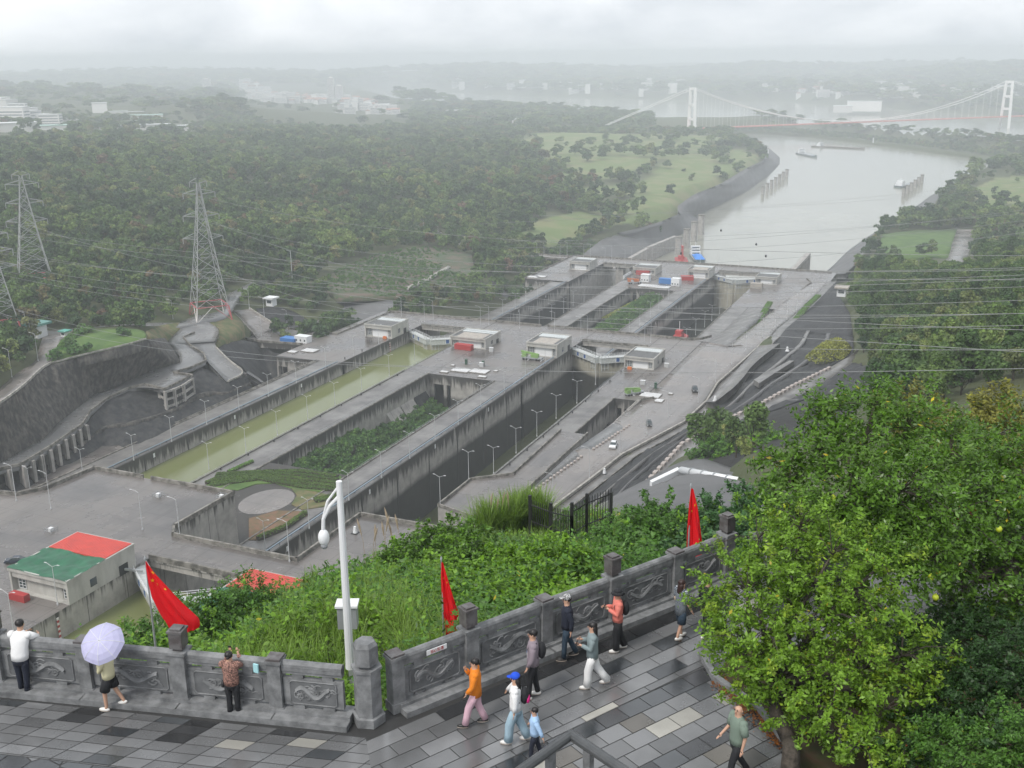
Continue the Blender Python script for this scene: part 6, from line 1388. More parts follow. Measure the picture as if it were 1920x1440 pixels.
# crazy paving strip closer to us
rg=random.Random(3); mb=MB(); pts=[(rg.uniform(-34,0),rg.uniform(3,17.5)) for _ in range(900)]
pts2=[p for p in pts if (Vector(p)-Vector(off_(A0,nL,2.2))).dot(nL)>-1.2]
for k,p in enumerate(pts2):
    poly=[(p[0]-2.2,p[1]-2.2),(p[0]+2.2,p[1]-2.2),(p[0]+2.2,p[1]+2.2),(p[0]-2.2,p[1]+2.2)]
    for q in pts2:
        if q is p or abs(q[0]-p[0])>3.2 or abs(q[1]-p[1])>3.2: continue
        mx_=((p[0]+q[0])/2,(p[1]+q[1])/2); d=Vector((q[0]-p[0],q[1]-p[1])); l=d.length; d/=l; mx_=(mx_[0]-d.x*.014,mx_[1]-d.y*.014); poly=clip(poly,mx_,(mx_[0]-d.y,mx_[1]+d.x))
        if len(poly)<3: break
    for a,c in [(off_(Lf1,nL,1.82),off_(Lf0,nL,1.82)),((C1[0]-.4,C1[1]),(C0[0]-.4,C0[1]))]:
        if len(poly)>=3: poly=clip(poly,a,c)
    if len(poly)<3: continue
    mb.mi=3 if rg.random()>.12 else (2 if rg.random()<.4 else 0); n=len(poly); mb.add([(x,y,TZ-.001) for x,y in poly],[tuple(range(n))])
tag(mb.build('paving',[m_t1,m_t2,m_t3,m_t4,m_t5]),kind='structure')
# right strip along the right rail (dark wet near the kerb, then courses)
Rf0=off_(Bq0,nR,.42);Rf1=off_(Bq1,nR,.42)
def pkR(i,j,rg):
    if j>=-1 and 1<=i<=9: return 1
    return 0 if rg.random()>.05 else (2 if rg.random()<.5 else 3)
tiles('paving',Rf0,uR,.95,.42,(-8,14),range(-7,0),[(Rf1,Rf0)if False else (off_(Rf1,nR,-.02),off_(Rf0,nR,-.02)),(off_(Rf0,nR,2.3),off_(Rf1,nR,2.3)),((C0[0]+.0,C0[1]),(C1[0],C1[1]))],pkR,off=.5)
# large diagonal slabs further right with dark bands
ud=Vector((.51,.86)).normalized(); BAND=[tuple(P(a,c,TZ)[:2]) for a,c in ((860,1460),(940,1385),(1040,1335),(1180,1300),(1290,1268),(1340,1290),(1240,1322),(1110,1362),(1030,1400),(1000,1460))]
def pkD(i,j,rg):
    if inpoly(np.array([TC[0]]),np.array([TC[1]]),BAND)[0]: return 3 if rg.random()<.75 else 1
    if j%4==0: return 3 if rg.random()<.6 else 1
    if (i-j)%7==0 and rg.random()<.5: return 2
    return 0 if rg.random()>.08 else rg.choice((4,2,4))
tiles('paving',(-7,14),ud,.66,.46,(-12,40),range(-26,24),[(off_(Rf0,nR,2.33),off_(Rf1,nR,2.33))[::-1],((C0[0],C0[1]),(C1[0],C1[1])),((4,9),(-3.2,32))],pkD,off=.5)
tiles('paving',(-12,8),(1,0),.7,.7,(4,34),range(-8,30),[(( -3.2,32),(4,9)),((14,40),(-8,40)),((12,-5),(12,40))],lambda i,j,rg:4,off=.5)
b=MB(); b.prism([tuple(P(px,py,TZ)[:2]) for px,py in ((1440,1165),(1700,1120),(2000,1105),(2000,1190),(1440,1215))],TZ-.6,TZ-.02); o=b.build('path',m_t5); tag(o,kind='structure')
# ================= balustrade =================
m_stn=mat('weathered grey carved stone',(.235,.24,.245),(.10,.104,.107),3.5,.7,bump=.004,bscale=30,thr=(.35,.68),detail=9)
m_stn2=mat('dark wet stone cap',(.075,.065,.065),(.13,.125,.125),5.,.45,thr=(.4,.6),detail=8)
m_stp=mat('panel stone',(.15,.155,.16),(.09,.094,.098),3.,.7,bump=.003,bscale=30,detail=9)
def swirl(mb,cx,cy,flip,seed,W,H_):
    """generic cloud-scroll relief in panel space (x along, y up)"""
    rg=random.Random(seed); L_=[]
    def spiral(x,y,r,t0,turns,s):
        return [(x+s*r*(1-.85*k/22)*math.cos(t0+turns*2*math.pi*k/22),y+r*(1-.85*k/22)*math.sin(t0+turns*2*math.pi*k/22)) for k in range(23)]
    body=[(-W*.36+W*.72*k/30,H_*.20*math.sin(k/30*2*math.pi*1.15+.4+flip)+.0) for k in range(31)]
    L_.append((body,.05)); L_.append(([(x,y+.05) for x,y in body],.018)); L_.append(([(x,y-.055) for x,y in body],.018))
    for k in range(9):
        L_.append((spiral(rg.uniform(-W*.36,W*.36),rg.uniform(-H_*.22,H_*.22),rg.uniform(.07,.15),rg.random()*6,1.25,rg.choice((-1,1))),.021))
    for k in range(12):
        x,y=rg.uniform(-W*.38,W*.34),rg.uniform(-H_*.3,H_*.3); a=rg.uniform(-.6,.6); L_.append(([(x+.2*t*math.cos(a),y+.2*t*math.sin(a)+.05*math.sin(t*3.1)) for t in np.linspace(0,1,7)],.017))
    return L_
def baluster(name,posts,label,corner=None,seed=0,kerb=True):
    o=Vector(posts[0][:2]+(TZ,)); r=empty(name,o); tag(r,label,'balustrade'); k=0
    for (x,y,tall,*_) in posts:
        if tall<0: continue
        p=Vector((x,y,TZ))-o; d=Vector(posts[1][:2])-Vector(posts[0][:2]); d.normalize(); w=.17 if tall else .15
        m=MB(); m.obox((p.x,p.y),(d.x,d.y),w,w,0,1.28); m.obox((p.x,p.y),(d.x,d.y),w+.03,w+.03,.0,.22); m.obox((p.x,p.y),(d.x,d.y),w+.035,w+.035,1.28,1.35)
        ps=m.build('post',m_stn,r)
        if tall:
            m=MB(); m.obox((p.x,p.y),(d.x,d.y),.10,.10,1.35,1.42); m.obox((p.x,p.y),(d.x,d.y),.15,.15,1.42,1.80); m.obox((p.x,p.y),(d.x,d.y),.175,.175,1.80,1.85); m.obox((p.x,p.y),(d.x,d.y),.12,.12,1.85,1.89); m.build('post_cap',m_stn2,ps)
        else: m=MB(); m.obox((p.x,p.y),(d.x,d.y),.165,.165,1.35,1.40); m.build('post_cap',m_stn2,ps)
    for a,b in zip(posts[:-1],posts[1:]):
        A=Vector(a[:2]);B=Vector(b[:2]); d=(B-A); l=d.length; d.normalize(); c=(A+B)/2-o.xy; q=(d.x,d.y)
        hw=l/2-.17; m=MB(); m.beam(Vector((c.x-d.x*hw,c.y-d.y*hw,1.19)),Vector((c.x+d.x*hw,c.y+d.y*hw,1.19)),.20,.14); m.tube([Vector((c.x-d.x*hw,c.y-d.y*hw,1.23)),Vector((c.x+d.x*hw,c.y+d.y*hw,1.23))],.105,10); m.beam(Vector((c.x-d.x*hw,c.y-d.y*hw,1.08)),Vector((c.x+d.x*hw,c.y+d.y*hw,1.08)),.15,.08); m.build('handrail',m_stn,r)
        for t in (-.5,.5):
            m=MB(); e=c+d*hw*t; m.obox((e.x,e.y),q,.12,.06,.93,1.04); m.build('rail_bracket',m_stn,r); m=MB(); m.obox((e.x,e.y),q,.13,.08,.20,.27); m.build('foot_bracket',m_stn,r)
        n_=Vector((d.y,-d.x)); m=MB(); m.obox((c.x,c.y),q,hw,.06,.27,.93); pn=m.build('panel',m_stn,r)
        # frame border + relief towards the terrace
        H_=.56;W_=2*hw-.3; f=c+n_*.062
        m=MB(); m.obox((f.x,f.y),q,hw-.13,.008,.33,.87); m.build('carved_field',m_stp,pn)
        m=MB(); P3=lambda x,y,t=.07:Vector((c.x+d.x*x+n_.x*t,c.y+d.y*x+n_.y*t,.60+y))
        cr=[(-W_/2+.0,-H_/2+.05),(-W_/2+.05,-H_/2),(W_/2-.05,-H_/2),(W_/2,-H_/2+.05),(W_/2,H_/2-.05),(W_/2-.05,H_/2),(-W_/2+.05,H_/2),(-W_/2,H_/2-.05),(-W_/2,-H_/2+.05)]
        m.tube([P3(*z_) for z_ in cr],.018,5)
        for L2,rr in swirl(m,0,0,k%2*2,seed+k,W_,H_): m.tube([P3(x,y,.072) for x,y in L2],rr,5)
        m.build('scroll_relief',m_stn,pn); k+=1
        if kerb: m=MB(); e_=c+n_*.10; m.obox((e_.x,e_.y),q,l/2+.01,.36,-.1,.13); m.obox((c.x,c.y),q,l/2+.005,.22,.131,.20); m.build('plinth',m_stn,r)
    if corner:
        p=Vector(corner+(TZ,))-o; m=MB(); m.lathe([(.36,0),(.36,.2),(.30,.22),(.30,1.28),(.34,1.30),(.34,1.36)],(p.x,p.y,0),6,.3); m.build('corner_pillar',m_stn,r)
        m=MB(); m.lathe([(.17,1.36),(.17,1.42),(.27,1.44),(.27,1.86),(.21,1.95)],(p.x,p.y,0),6,.3); m.build('pillar_cap',m_stn,r)
PL=[(-21.78,14.62,0),(-19.6,15.13,1),(-17.42,15.66,0),(-15.2,16.2,1),(-13.03,16.7,0),(-11.38,17.08,-1)]
PR=[(-10.72,17.82,0),(-9.75,19.5,1),(-8.66,21.38,0),(-7.56,23.2,1),(-6.46,25.05,0),(-5.5,26.75,1)]
baluster('balustrade',PL,'left run of grey carved stone balustrade with hexagonal corner pillar',corner=(-11.05,17.2),seed=3)
baluster('balustrade',PR,'dark carved stone balustrade running up the right side of the terrace',seed=20)
PT=[(-5.1,26.95,-1)]+[tuple(P(px,py,TZ+1.2)[:2])+(1,) for px,py in ((1470,1004),(1590,992))]
baluster('balustrade',PT,'stone balustrade stretch mostly hidden behind the pale green tree',seed=40)
# sign on rail
c=Vector((-10.2,18.65,TZ+1.19)); r=empty('rail_sign',c); tag(r,'small white notice plate fixed to the right handrail','sign'); q=uR; m=MB(); m.obox((nR.x*.125,nR.y*.125),(q.x,q.y),.26,.008,-.055,.06); m.build('plate',m_white,r)
def text(s,size,loc,mat_,name='lettering',parent=None,rot=None,label=None):
    cu=bpy.data.curves.new(name,'FONT'); cu.body=s; cu.size=size; cu.extrude=.002; cu.align_x='CENTER'; cu.align_y='CENTER'; cu.materials.append(mat_); o=bpy.data.objects.new(name,cu); COL.objects.link(o); me=bpy.data.meshes.new_from_object(o.evaluated_get(bpy.context.evaluated_depsgraph_get())); bpy.data.objects.remove(o); o=bpy.data.objects.new(name,me); COL.objects.link(o); o.location=loc
    if rot: o.rotation_euler=rot
    if parent: o.parent=parent
    return o
text('当心坠落',.09,(nR.x*.14,nR.y*.14,0),m_red,parent=r,rot=(math.pi/2,0,math.atan2(uR.y,uR.x)))
# closer handrail corner at the bottom
m_bst=mat('dark wet round handrail stone',(.05,.055,.058),(.08,.083,.085),4.,.3,detail=7,bump=.003,bscale=20)
a,b_,c_=P(760,1600,-12.4),P(1070,1378,-12.4),P(1340,1560,-12.4)
r=empty('corner_handrail',b_[:2]+(TZ,)); tag(r,'thick dark stone handrail corner at the bottom centre','balustrade'); o3=Vector(r.location)
for s_,t_ in ((a,b_),(b_,c_)):
    d=(t_-s_).normalized(); m=MB(); m.tube([s_-o3-(d*.03),t_-o3+d*.03],.10,12); m.build('handrail',m_bst,r)
    for k in (.2,.5,.86) if s_ is a else (.14,.5,.8):
        p=s_.lerp(t_,k)-o3; m=MB(); m.obox((p.x,p.y),(d.x,d.y),.09,.06,.02,1.22); m.build('baluster',m_stn,r)
# litter: cyan strap on the rail
tag(MB().box(-.06,.06,-.02,.02,-.1,.1).build('paper_slip',mat('pale cyan paper',(.35,.62,.66)),None,loc=Vector(P(480,1253,TZ+1.15))),'crumpled pale cyan slip stuck under the left handrail','litter')
# ================= flags =================
m_flag=mat('red flag cloth',(.78,.008,.016),rough=.7,trans=.25); m_star=mat('yellow star',(.85,.55,.02),rough=.6)
def flag(base,Hp,prof,stars,label,depth=.25):
    """prof: list of (frac along drop, left px offset m, right offset m) hanging cloth in the plane facing camera right vector"""
    r=empty('flag',base); tag(r,label,'flag'); R=Vector((RN[0][0],RN[1][0],0)).normalized(); Fd=Vector((-R.y,R.x,0))
    b=MB(); b.tube([(0,0,0),(0,0,Hp)],[.028,.016],8); b.lathe([(.03,Hp),(.03,Hp+.04),(.01,Hp+.1)],n=8); b.build('pole',m_steel,r)
    n=26;mm=22;V=[]
    zs=[p[0] for p in prof]
    for i in range(n+1):
        t=i/n; z=zs[0]+(zs[-1]-zs[0])*t; l=np.interp(-z,[-q for q in zs],[p[1] for p in prof]); q_=np.interp(-z,[-q for q in zs],[p[2] for p in prof])
        for j in range(mm+1):
            u=j/mm; x=l+(q_-l)*u; f=depth*(.35*math.sin(u*7+t*3+1)+.22*math.sin(u*15-t*5)+.1*math.sin(u*27+t*9))*min(1,.25+t)*(.3+.7*u)+.02
            V.append(tuple(R*x-Fd*f+Vector((0,0,z+.03*math.sin(u*9)*t))))
    F=[(i*(mm+1)+j,(i+1)*(mm+1)+j,(i+1)*(mm+1)+j+1,i*(mm+1)+j+1) for i in range(n) for j in range(mm)]
    cl=link('cloth',npmesh('cloth',V,F,m_flag,smooth=True),r)
    for (ti,uj,s,rot) in stars:
        i=int(ti*n);j=int(uj*mm); k=i*(mm+1)+j; p=Vector(V[k]); e1=(Vector(V[k+1])-p).normalized(); e2=(Vector(V[k+mm+1])-p).normalized(); nn=e1.cross(e2).normalized()
        if nn.dot(p+Vector(base))>0: nn=-nn
        b=MB(); pv=[]
        for a in range(10):
            rr=s if a%2==0 else s*.4; an=rot+a*math.pi/5; pv.append(p+nn*.018+e1*(rr*math.sin(an))+(-e2)*(rr*math.cos(an)))
        b.add([p+nn*.02]+pv,[(0,1+a,1+(a+1)%10) for a in range(10)]); b.build('star',m_star,cl)
    return r
b1=P(292,1215,-14.0)
Hp=2.42
flag(b1,Hp,[(Hp-.04,.01,.04),(Hp-.30,.01,.20),(Hp-.62,.02,.42),(Hp-1.0,.06,.66),(Hp-1.3,.16,.86),(Hp-1.55,.26,1.03),(Hp-1.68,.34,1.12),(Hp-1.86,.40,1.13),(Hp-1.95,.46,1.08)],[(.30,.30,.06,.3),(.32,.62,.06,-.3),(.17,.8,.06,0),(.42,.85,.04,.5)],'large red national flag with yellow stars drooping left of the lamp pole')
def pole_h(base,px,py):
    d=ray(px,py); t=(base.x*d[0]+base.y*d[1])/(d[0]**2+d[1]**2); return d[2]*t-base.z
b2=P(832,1195,-14.2); H2=pole_h(b2,829,1050)
flag(b2,H2,[(H2-.05,.0,.05),(H2-.5,-.02,.16),(H2-1.,-.02,.27),(H2-1.4,.0,.37),(H2-1.55,.02,.40),(H2-1.75,.05,.33),(H2-2.3,.05,.30),(H2-2.42,.08,.24)],[(.22,.35,.045,.2),(.25,.7,.035,.6)],'folded red flag hanging limp at the middle of the right balustrade',.3)
b3=P(1290,1045,-13.6); H3=pole_h(b3,1288,912)
flag(b3,H3,[(H3-.05,.0,.06),(H3-.6,-.04,.2),(H3-1.2,-.06,.3),(H3-1.7,-.06,.38),(H3-2.0,-.06,.42),(H3-2.3,-.05,.40),(H3-2.6,-.05,.2)],[(.22,.7,.05,.2),(.28,.4,.035,.6)],'red flag hanging by the pale green tree, farthest right',.3)
# ================= camera pole =================
bp=P(657,1252,-14.3); Ht=pole_h(bp,640,902); r=empty('camera_pole',bp); tag(r,'tall white pole carrying a dome security camera','camera pole'); R=Vector((RN[0][0],RN[1][0],0)).normalized()
MB().lathe([(.12,0),(.105,.3),(.088,Ht*.5),(.072,Ht-.05),(.072,Ht)],n=12).build('pole',m_white,r)
b=MB(); b.tube([Vector((0,0,Ht-.35)),-R*.25+Vector((0,0,Ht-.62)),-R*.42+Vector((0,0,Ht-.95)),-R*.44+Vector((0,0,Ht-1.2))],.045,8); b.tube([Vector((0,0,Ht-.1)),-R*.3+Vector((0,0,Ht-.5)),-R*.42+Vector((0,0,Ht-.9))],.03,8); b.build('bracket_arm',m_white,r)
cm=MB(); cm.ell(-R*.44+Vector((0,0,Ht-1.42)),(.135,.135,.21),14,10); cb=cm.build('dome_housing',m_white,r,True); cm=MB(); cm.ell(-R*.44+Vector((0,0,Ht-1.63)),(.085,.085,.09),12,8); cm.build('lens_globe',m_steel,cb,True)
bc_=P(640,1215,-14.6); r=empty('metal_cabinet',bc_); r.rotation_euler=(0,0,.42); tag(r,'grey metal cabinet with white lid in the greenery behind the pole','cabinet'); MB().box(-.24,.24,-.17,.17,.4,1.0).build('box',m_steel,r); MB().box(-.28,.28,-.21,.21,1.0,1.06).build('lid',m_white,r); MB().box(-.06,.06,-.06,.06,-1.5,.3).build('post',m_steel,r)
r.location=P(655,1200,-14.1)
# ================= black fence on the hill =================
def fence(pts,label,h=1.7,topfan=False):
    r=empty('iron_fence',pts[0]); tag(r,label,'fence'); o3=Vector(pts[0]); b=MB()
    for a,c in zip(pts[:-1],pts[1:]):
        a=Vector(a)-o3;c=Vector(c)-o3; n=int((c-a).length/.16); 
        for k in range(n+1): p=a.lerp(c,k/max(1,n)); b.beam(p+Vector((0,0,.1)),p+Vector((0,0,h)),.035,.035)
        for z in (.3,h-.35,): b.beam(a+Vector((0,0,z)),c+Vector((0,0,z)),.06,.06)
    b.build('bar_panel',m_black,r)
    for p in pts: p=Vector(p)-o3; MB().box(p.x-.08,p.x+.08,p.y-.08,p.y+.08,-1,h+.25).build('fence_post',m_black,r)
f1=[P(994,985,-27),P(1033,1000,-27),P(1072,1010,-26.5)]; f2=[P(1072,1010,-26.5),P(1100,992,-26.5),P(1145,975,-26)]
fence(f1,'black iron fence on the hilltop, left wing'); fence(f2,'taller black iron fence panel on the hilltop, right wing',2.0)
# white pipe on the apron
a,b_=P(1278,887,-82.5),P(1418,915,-74); r=empty('drain_pipe',a); tag(r,'big white pipe lying across the grey slab apron','pipe'); m=MB(); m.tube([Vector((0,0,.6)),b_-a+Vector((0,0,.6))],.8,12); m.build('pipe_body',m_white,r,True)
for k in range(1,6): p=(b_-a)*(k/6)+Vector((0,0,.6)); d=(b_-a).normalized()*.2; m=MB(); m.tube([p-d,p+d],.98,12); m.build('flange',m_steel,r)
tag(MB().prism([tuple(p[:2]) for p in (P(1218,918,-84),P(1222,922,-84),P(1275,888,-83),P(1270,884,-83))],-90,-82.).build('drain_wall',m_white),'short white wall leading to the big pipe','wall')
# ================= people =================
def skinmesh(verts,edges,rad,sub=1):
    me=bpy.data.meshes.new('tmp'); me.from_pydata(verts,edges,[]); o=bpy.data.objects.new('tmp',me); COL.objects.link(o)
    md=o.modifiers.new('s','SKIN'); md.use_smooth_shade=True
    for i,r in enumerate(rad): me.skin_vertices[0].data[i].radius=(r,r); me.skin_vertices[0].data[i].use_root=(i==0)
    s=o.modifiers.new('b','SUBSURF'); s.levels=sub; s.render_levels=sub
    dg=bpy.context.evaluated_depsgraph_get(); ev=o.evaluated_get(dg); m=ev.to_mesh(); V=[v.co[:] for v in m.vertices]; F=[tuple(p.vertices) for p in m.polygons]; ev.to_mesh_clear(); bpy.data.objects.remove(o); bpy.data.meshes.remove(me); return V,F
m_skin=mat('skin',(.50,.30,.21),rough=.55); m_lip=mat('lips',(.38,.13,.11),rough=.5); m_hair=mat('black hair',(.012,.010,.010),rough=.45); m_shoew=mat('white shoe',(.7,.69,.66),rough=.6); m_sole=mat('shoe sole',(.35,.3,.26),rough=.7)
def cloth(n,c,c2=None,s=8.): return mat(n,c,c2,s,.85,bump=.01,bscale=7.,coord='obj')
def loft(mb,pts,n=12):   # pts: (centre, rx(forward), ry(side))
    vs=[];fs=[]
    for c,rx,ry in pts:
        for k in range(n):
            a=2*math.pi*k/n; vs.append((c[0]+rx*math.cos(a),c[1]+ry*math.sin(a),c[2]))
    for i in range(len(pts)-1):
        for k in range(n): k2=(k+1)%n; fs.append((i*n+k,i*n+k2,(i+1)*n+k2,(i+1)*n+k))
    fs.append(tuple(range(n))[::-1]); fs.append(tuple((len(pts)-1)*n+k for k in range(n))); mb.add(vs,fs)
def person(px,py,head,H,label,legs,arms,top,bottom,shoe,hair='short',extra=None,z=TZ,lean=.0,sleeve=1.,legw=1.,leglen=1.,coat=0.,bust=1.,build=1.,hm=None,turn=0.,xy=None):
    """legs: ((knee fwd, ankle fwd, lift) left, right); arms: (elbow offset, wrist offset) left,right from shoulder, local x fwd y left"""
    loc=P(px,py,z) if xy is None else Vector(xy+(z,)); r=empty('person',loc,math.radians(head)); s=H/1.70; r.scale=(s,s,s); tag(r,label,'person')
    hz=.90; V=[];E=[];R=[]
    def v(p,rad,par=None): V.append(tuple(p)); R.append(rad); i=len(V)-1; 
    pel=(0,0,.93)
    def add(p,rad,par):
        V.append(tuple(p)); R.append(rad); i=len(V)-1
        if par is not None: E.append((par,i))
        return i
    L_=lean
    pe=add(pel,.115*build,None); sp=add((L_*.2,0,1.10),.105*build,pe); ch=add((L_*.45,0,1.30),.125*build,sp); nk=add((L_*.7,0,1.44),.055,ch); hd=add((L_*.8+.015,0,1.53),.073,nk); h2=add((L_*.85+.005,0,1.61),.088,hd); ht=add((L_*.88,0,1.67),.055,h2)
    J={'head':Vector(V[h2]),'chest':Vector(V[ch])}
    LG=[];AM=[]
    for sd,(kx,ax,lift) in zip((1,-1),legs):
        hp=add((0,.085*sd,.88),.085*build,pe); kz=.49+lift*.35; k_=add((kx,.09*sd,kz),.055,hp); az=.085+lift; a_=add((ax,.09*sd,az),.038,k_); LG.append((Vector(V[hp]),Vector(V[k_]),Vector(V[a_]),lift))
        add((ax+.05,.09*sd,az-.04),.035,a_)
    for sd,(eo,wo) in zip((1,-1),arms):
        sh=Vector((L_*.55,.175*sd*build,1.385)); s_=add(sh,.055,ch); e=sh+Vector((eo[0],eo[1]*sd,eo[2])); w_=sh+Vector((wo[0],wo[1]*sd,wo[2])); e_=add(e,.040,s_); wr=add(w_,.027,e_); AM.append((sh,e,w_))
        d=(w_-e).normalized(); add(w_+d*.06,.030,wr)
    SV,SF=skinmesh(V,E,R,1); mb=MB(); mb.add(SV,SF)
    # hands, face
    for (sh,e,w_),sd in zip(AM,(1,-1)):
        d=(w_-e).normalized(); sidev=d.cross(Vector((1,0,.2))).normalized()
        for k,l in zip((-1.5,-.5,.5,1.5),(.060,.075,.070,.055)):
            b0=w_+d*.075+sidev*k*.014; mb.tube([b0,b0+d*l*.55,b0+d*l+Vector((.012,0,-.012))],[.009,.008,.006],5)
        mb.tube([w_+d*.03-sidev*.025,w_+d*.06-sidev*.05,w_+d*.09-sidev*.052],[.011,.010,.007],5)
    hc=J['head']; ta=math.radians(turn); fd=Vector((math.cos(ta),math.sin(ta),0)); sdv=Vector((-fd.y,fd.x,0))
    mb.ell(hc+fd*.10+Vector((0,0,-.025)),(.014,.012,.026),6,5)
    for q in (-1,1): mb.ell(hc+sdv*q*.083+Vector((0,0,-.02)),(.016,.010,.028),6,5)
    mb.mi=1; mb.ell(hc+fd*.083+Vector((0,0,-.075)),(.010,.024,.007),6,4); mb.mi=2
    for q in (-1,1): mb.ell(hc+fd*.082+sdv*q*.032+Vector((0,0,.0)),(.010,.013,.007),6,4); mb.ell(hc+fd*.086+sdv*q*.032+Vector((0,0,.022)),(.008,.019,.004),6,4)
    mb.build('body',[m_skin,m_lip,m_hair],r,True)
    # top
    if top:
        c0=.86-coat; m=MB(); loft(m,[((0,0,c0),.135*build*(1+coat),.175*build*(1+coat*.6)),((L_*.1,0,.98),.135*build,.185*build),((L_*.25,0,1.12),.128*build,.175*build),((L_*.42,0,1.27),.138*build*bust,.198*build),((L_*.55,0,1.37),.112*build,.205*build),((L_*.60,0,1.415),.098,.165),((L_*.66,0,1.445),.078,.10),((L_*.7,0,1.47),.060,.066)],14)
        for sh,e,w_ in AM:
            m.ell(sh+Vector((-.005,0,-.005)),(.09,.088,.082),10,7)
            if sleeve>=1: m.tube([sh,sh.lerp(e,.5),e,e.lerp(w_,.5),w_-(w_-e)*.08],[.082,.073,.064,.056,.048],8)
            else: m.tube([sh,sh.lerp(e,.5),sh.lerp(e,sleeve*1.6)],[.086,.082,.080],8)
        m.build('top',top,r,True)
    m=MB(); loft(m,[((0,0,.74),.10*build*legw**.5,.16*build),((0,0,.84),.128*build,.175*build),((0,0,.94),.120*build,.168*build),((L_*.1,0,1.0),.112*build,.150*build)],14)
    for hp,k_,a_,lift in LG:
        pts=[hp+Vector((0,0,-.02)),hp.lerp(k_,.5),k_,k_.lerp(a_,.5),a_+Vector((0,0,.01))]; rad=[.098*build,.086*(.6+.4*legw),.068*legw,.062*legw,.060*legw**1.3]
        if leglen<1: 
            f=leglen; pts=[pts[0],hp.lerp(k_,.5),hp.lerp(k_,min(1,f*1.9))]; rad=[.10*build,.10*legw,.105*legw]
        m.tube(pts,rad,10)
    m.build('trousers' if leglen>=1 else 'shorts',bottom,r,True)
    for hp,k_,a_,lift in LG:
        m=MB(); tilt=Matrix.Rotation(min(.9,lift*3.),3,'Y'); c=a_+Vector((.055,0,-.035)); m.ell(c,(.135,.048,.045),12,7,tilt); m.mi=1; m.ell(c+Vector((0,0,-.028)),(.138,.05,.022),12,5,tilt); m.build('shoe',[shoe,m_sole],r,True)
    hb=hc
    if hair!='bald':
        m=MB(); m.ell(hb-fd*.018+Vector((0,0,.022)),(.098,.094,.092),12,8)
        if hair=='long': loft(m,[((hb.x-.085*fd.x,hb.y-.085*fd.y,hb.z-.42),.02,.05),((hb.x-.09*fd.x,hb.y-.09*fd.y,hb.z-.25),.035,.085),((hb.x-.055*fd.x,hb.y-.055*fd.y,hb.z-.08),.065,.095),((hb.x-.02*fd.x,hb.y-.02*fd.y,hb.z+.03),.08,.09)])
        if hair=='bun': m.ell(hb-fd*.10+Vector((0,0,-.02)),(.045,.04,.04),8,6)
        m.build('hair',hm or m_hair,r,True)
    if extra: extra(r,J,AM,fd)
    return r
AD=((.02,.05,-.28),(.08,.06,-.52)); AB=((-.10,.05,-.26),(-.08,.06,-.50)); PH=((.05,.06,-.27),(.27,-.04,-.20)); PHc=((.04,.05,-.27),(.25,-.10,-.16)); UP=((.22,.03,-.16),(.30,-.06,.10))
def phone(r,J,AM,fd,k=0,c=None):
    w_=AM[k][2]; d=(AM[k][2]-AM[k][1]).normalized(); p=w_+d*.11; b=MB(); b.box(-.004,.004,-.036,.036,-.075,.075); o=b.build('phone',m_black,r,loc=p+Vector((.01,0,.02))); o.rotation_euler=(0,-.5,0)
def ex_cap(col,brim=.1,bucket=False):
    def f(r,J,AM,fd):
        h=J['head']; m=MB(); m.ell(h+Vector((0,0,.05)),(.108,.104,.082),12,8)
        if bucket: loft(m,[((h.x,h.y,h.z+.0),.18,.17),((h.x,h.y,h.z+.05),.11,.105)])
        else: m.ell(h+fd*.11+Vector((0,0,.03)),(.085,.07,.012),10,4)
        m.build('hat',col,r,True)
    return f
def pack(col,col2=None):
    def f(r,J,AM,fd):
        m=MB(); m.ell((-.19,0,1.20),(.10,.14,.20),10,8); bo=m.build('backpack',col,r,True)
        if col2: m=MB(); m.ell((-.27,0,1.12),(.045,.11,.10),8,6); m.build('front_pocket',col2,bo,True)
        for q in (-1,1): m=MB(); m.tube([(-.08,.10*q,1.42),(.06,.11*q,1.40),(.115,.11*q,1.28),(.05,.13*q,1.12),(-.1,.13*q,1.08)],.014,5); m.build('strap',col,bo)
    return f
def multi(*fs):
    def f(*a):
        for g in fs: g(*a)
    return f
def lanyard(r,J,AM,fd):
    m=MB(); m.tube([(-.02,.06,1.44),(.12,.03,1.30),(.135,0,1.14),(.12,-.03,1.30),(-.02,-.06,1.44)],.008,4); b=m.build('lanyard',m_blue,r); MB().box(.128,.136,-.04,.04,1.03,1.14).build('badge',m_white,b)
def bag(col,side=1,z=.92):
    def f(r,J,AM,fd):
        m=MB(); m.ell((.02,.20*side,z),(.10,.055,.10),10,7); b=m.build('shoulder_bag',col,r,True); m=MB(); m.tube([(.0,.19*side,z+.08),(.12,.06*side,1.25),(.03,-.12*side,1.43),(-.12,.02*side,1.25),(-.02,.19*side,z+.08)],.009,4); m.build('strap',m_black,b)
    return f
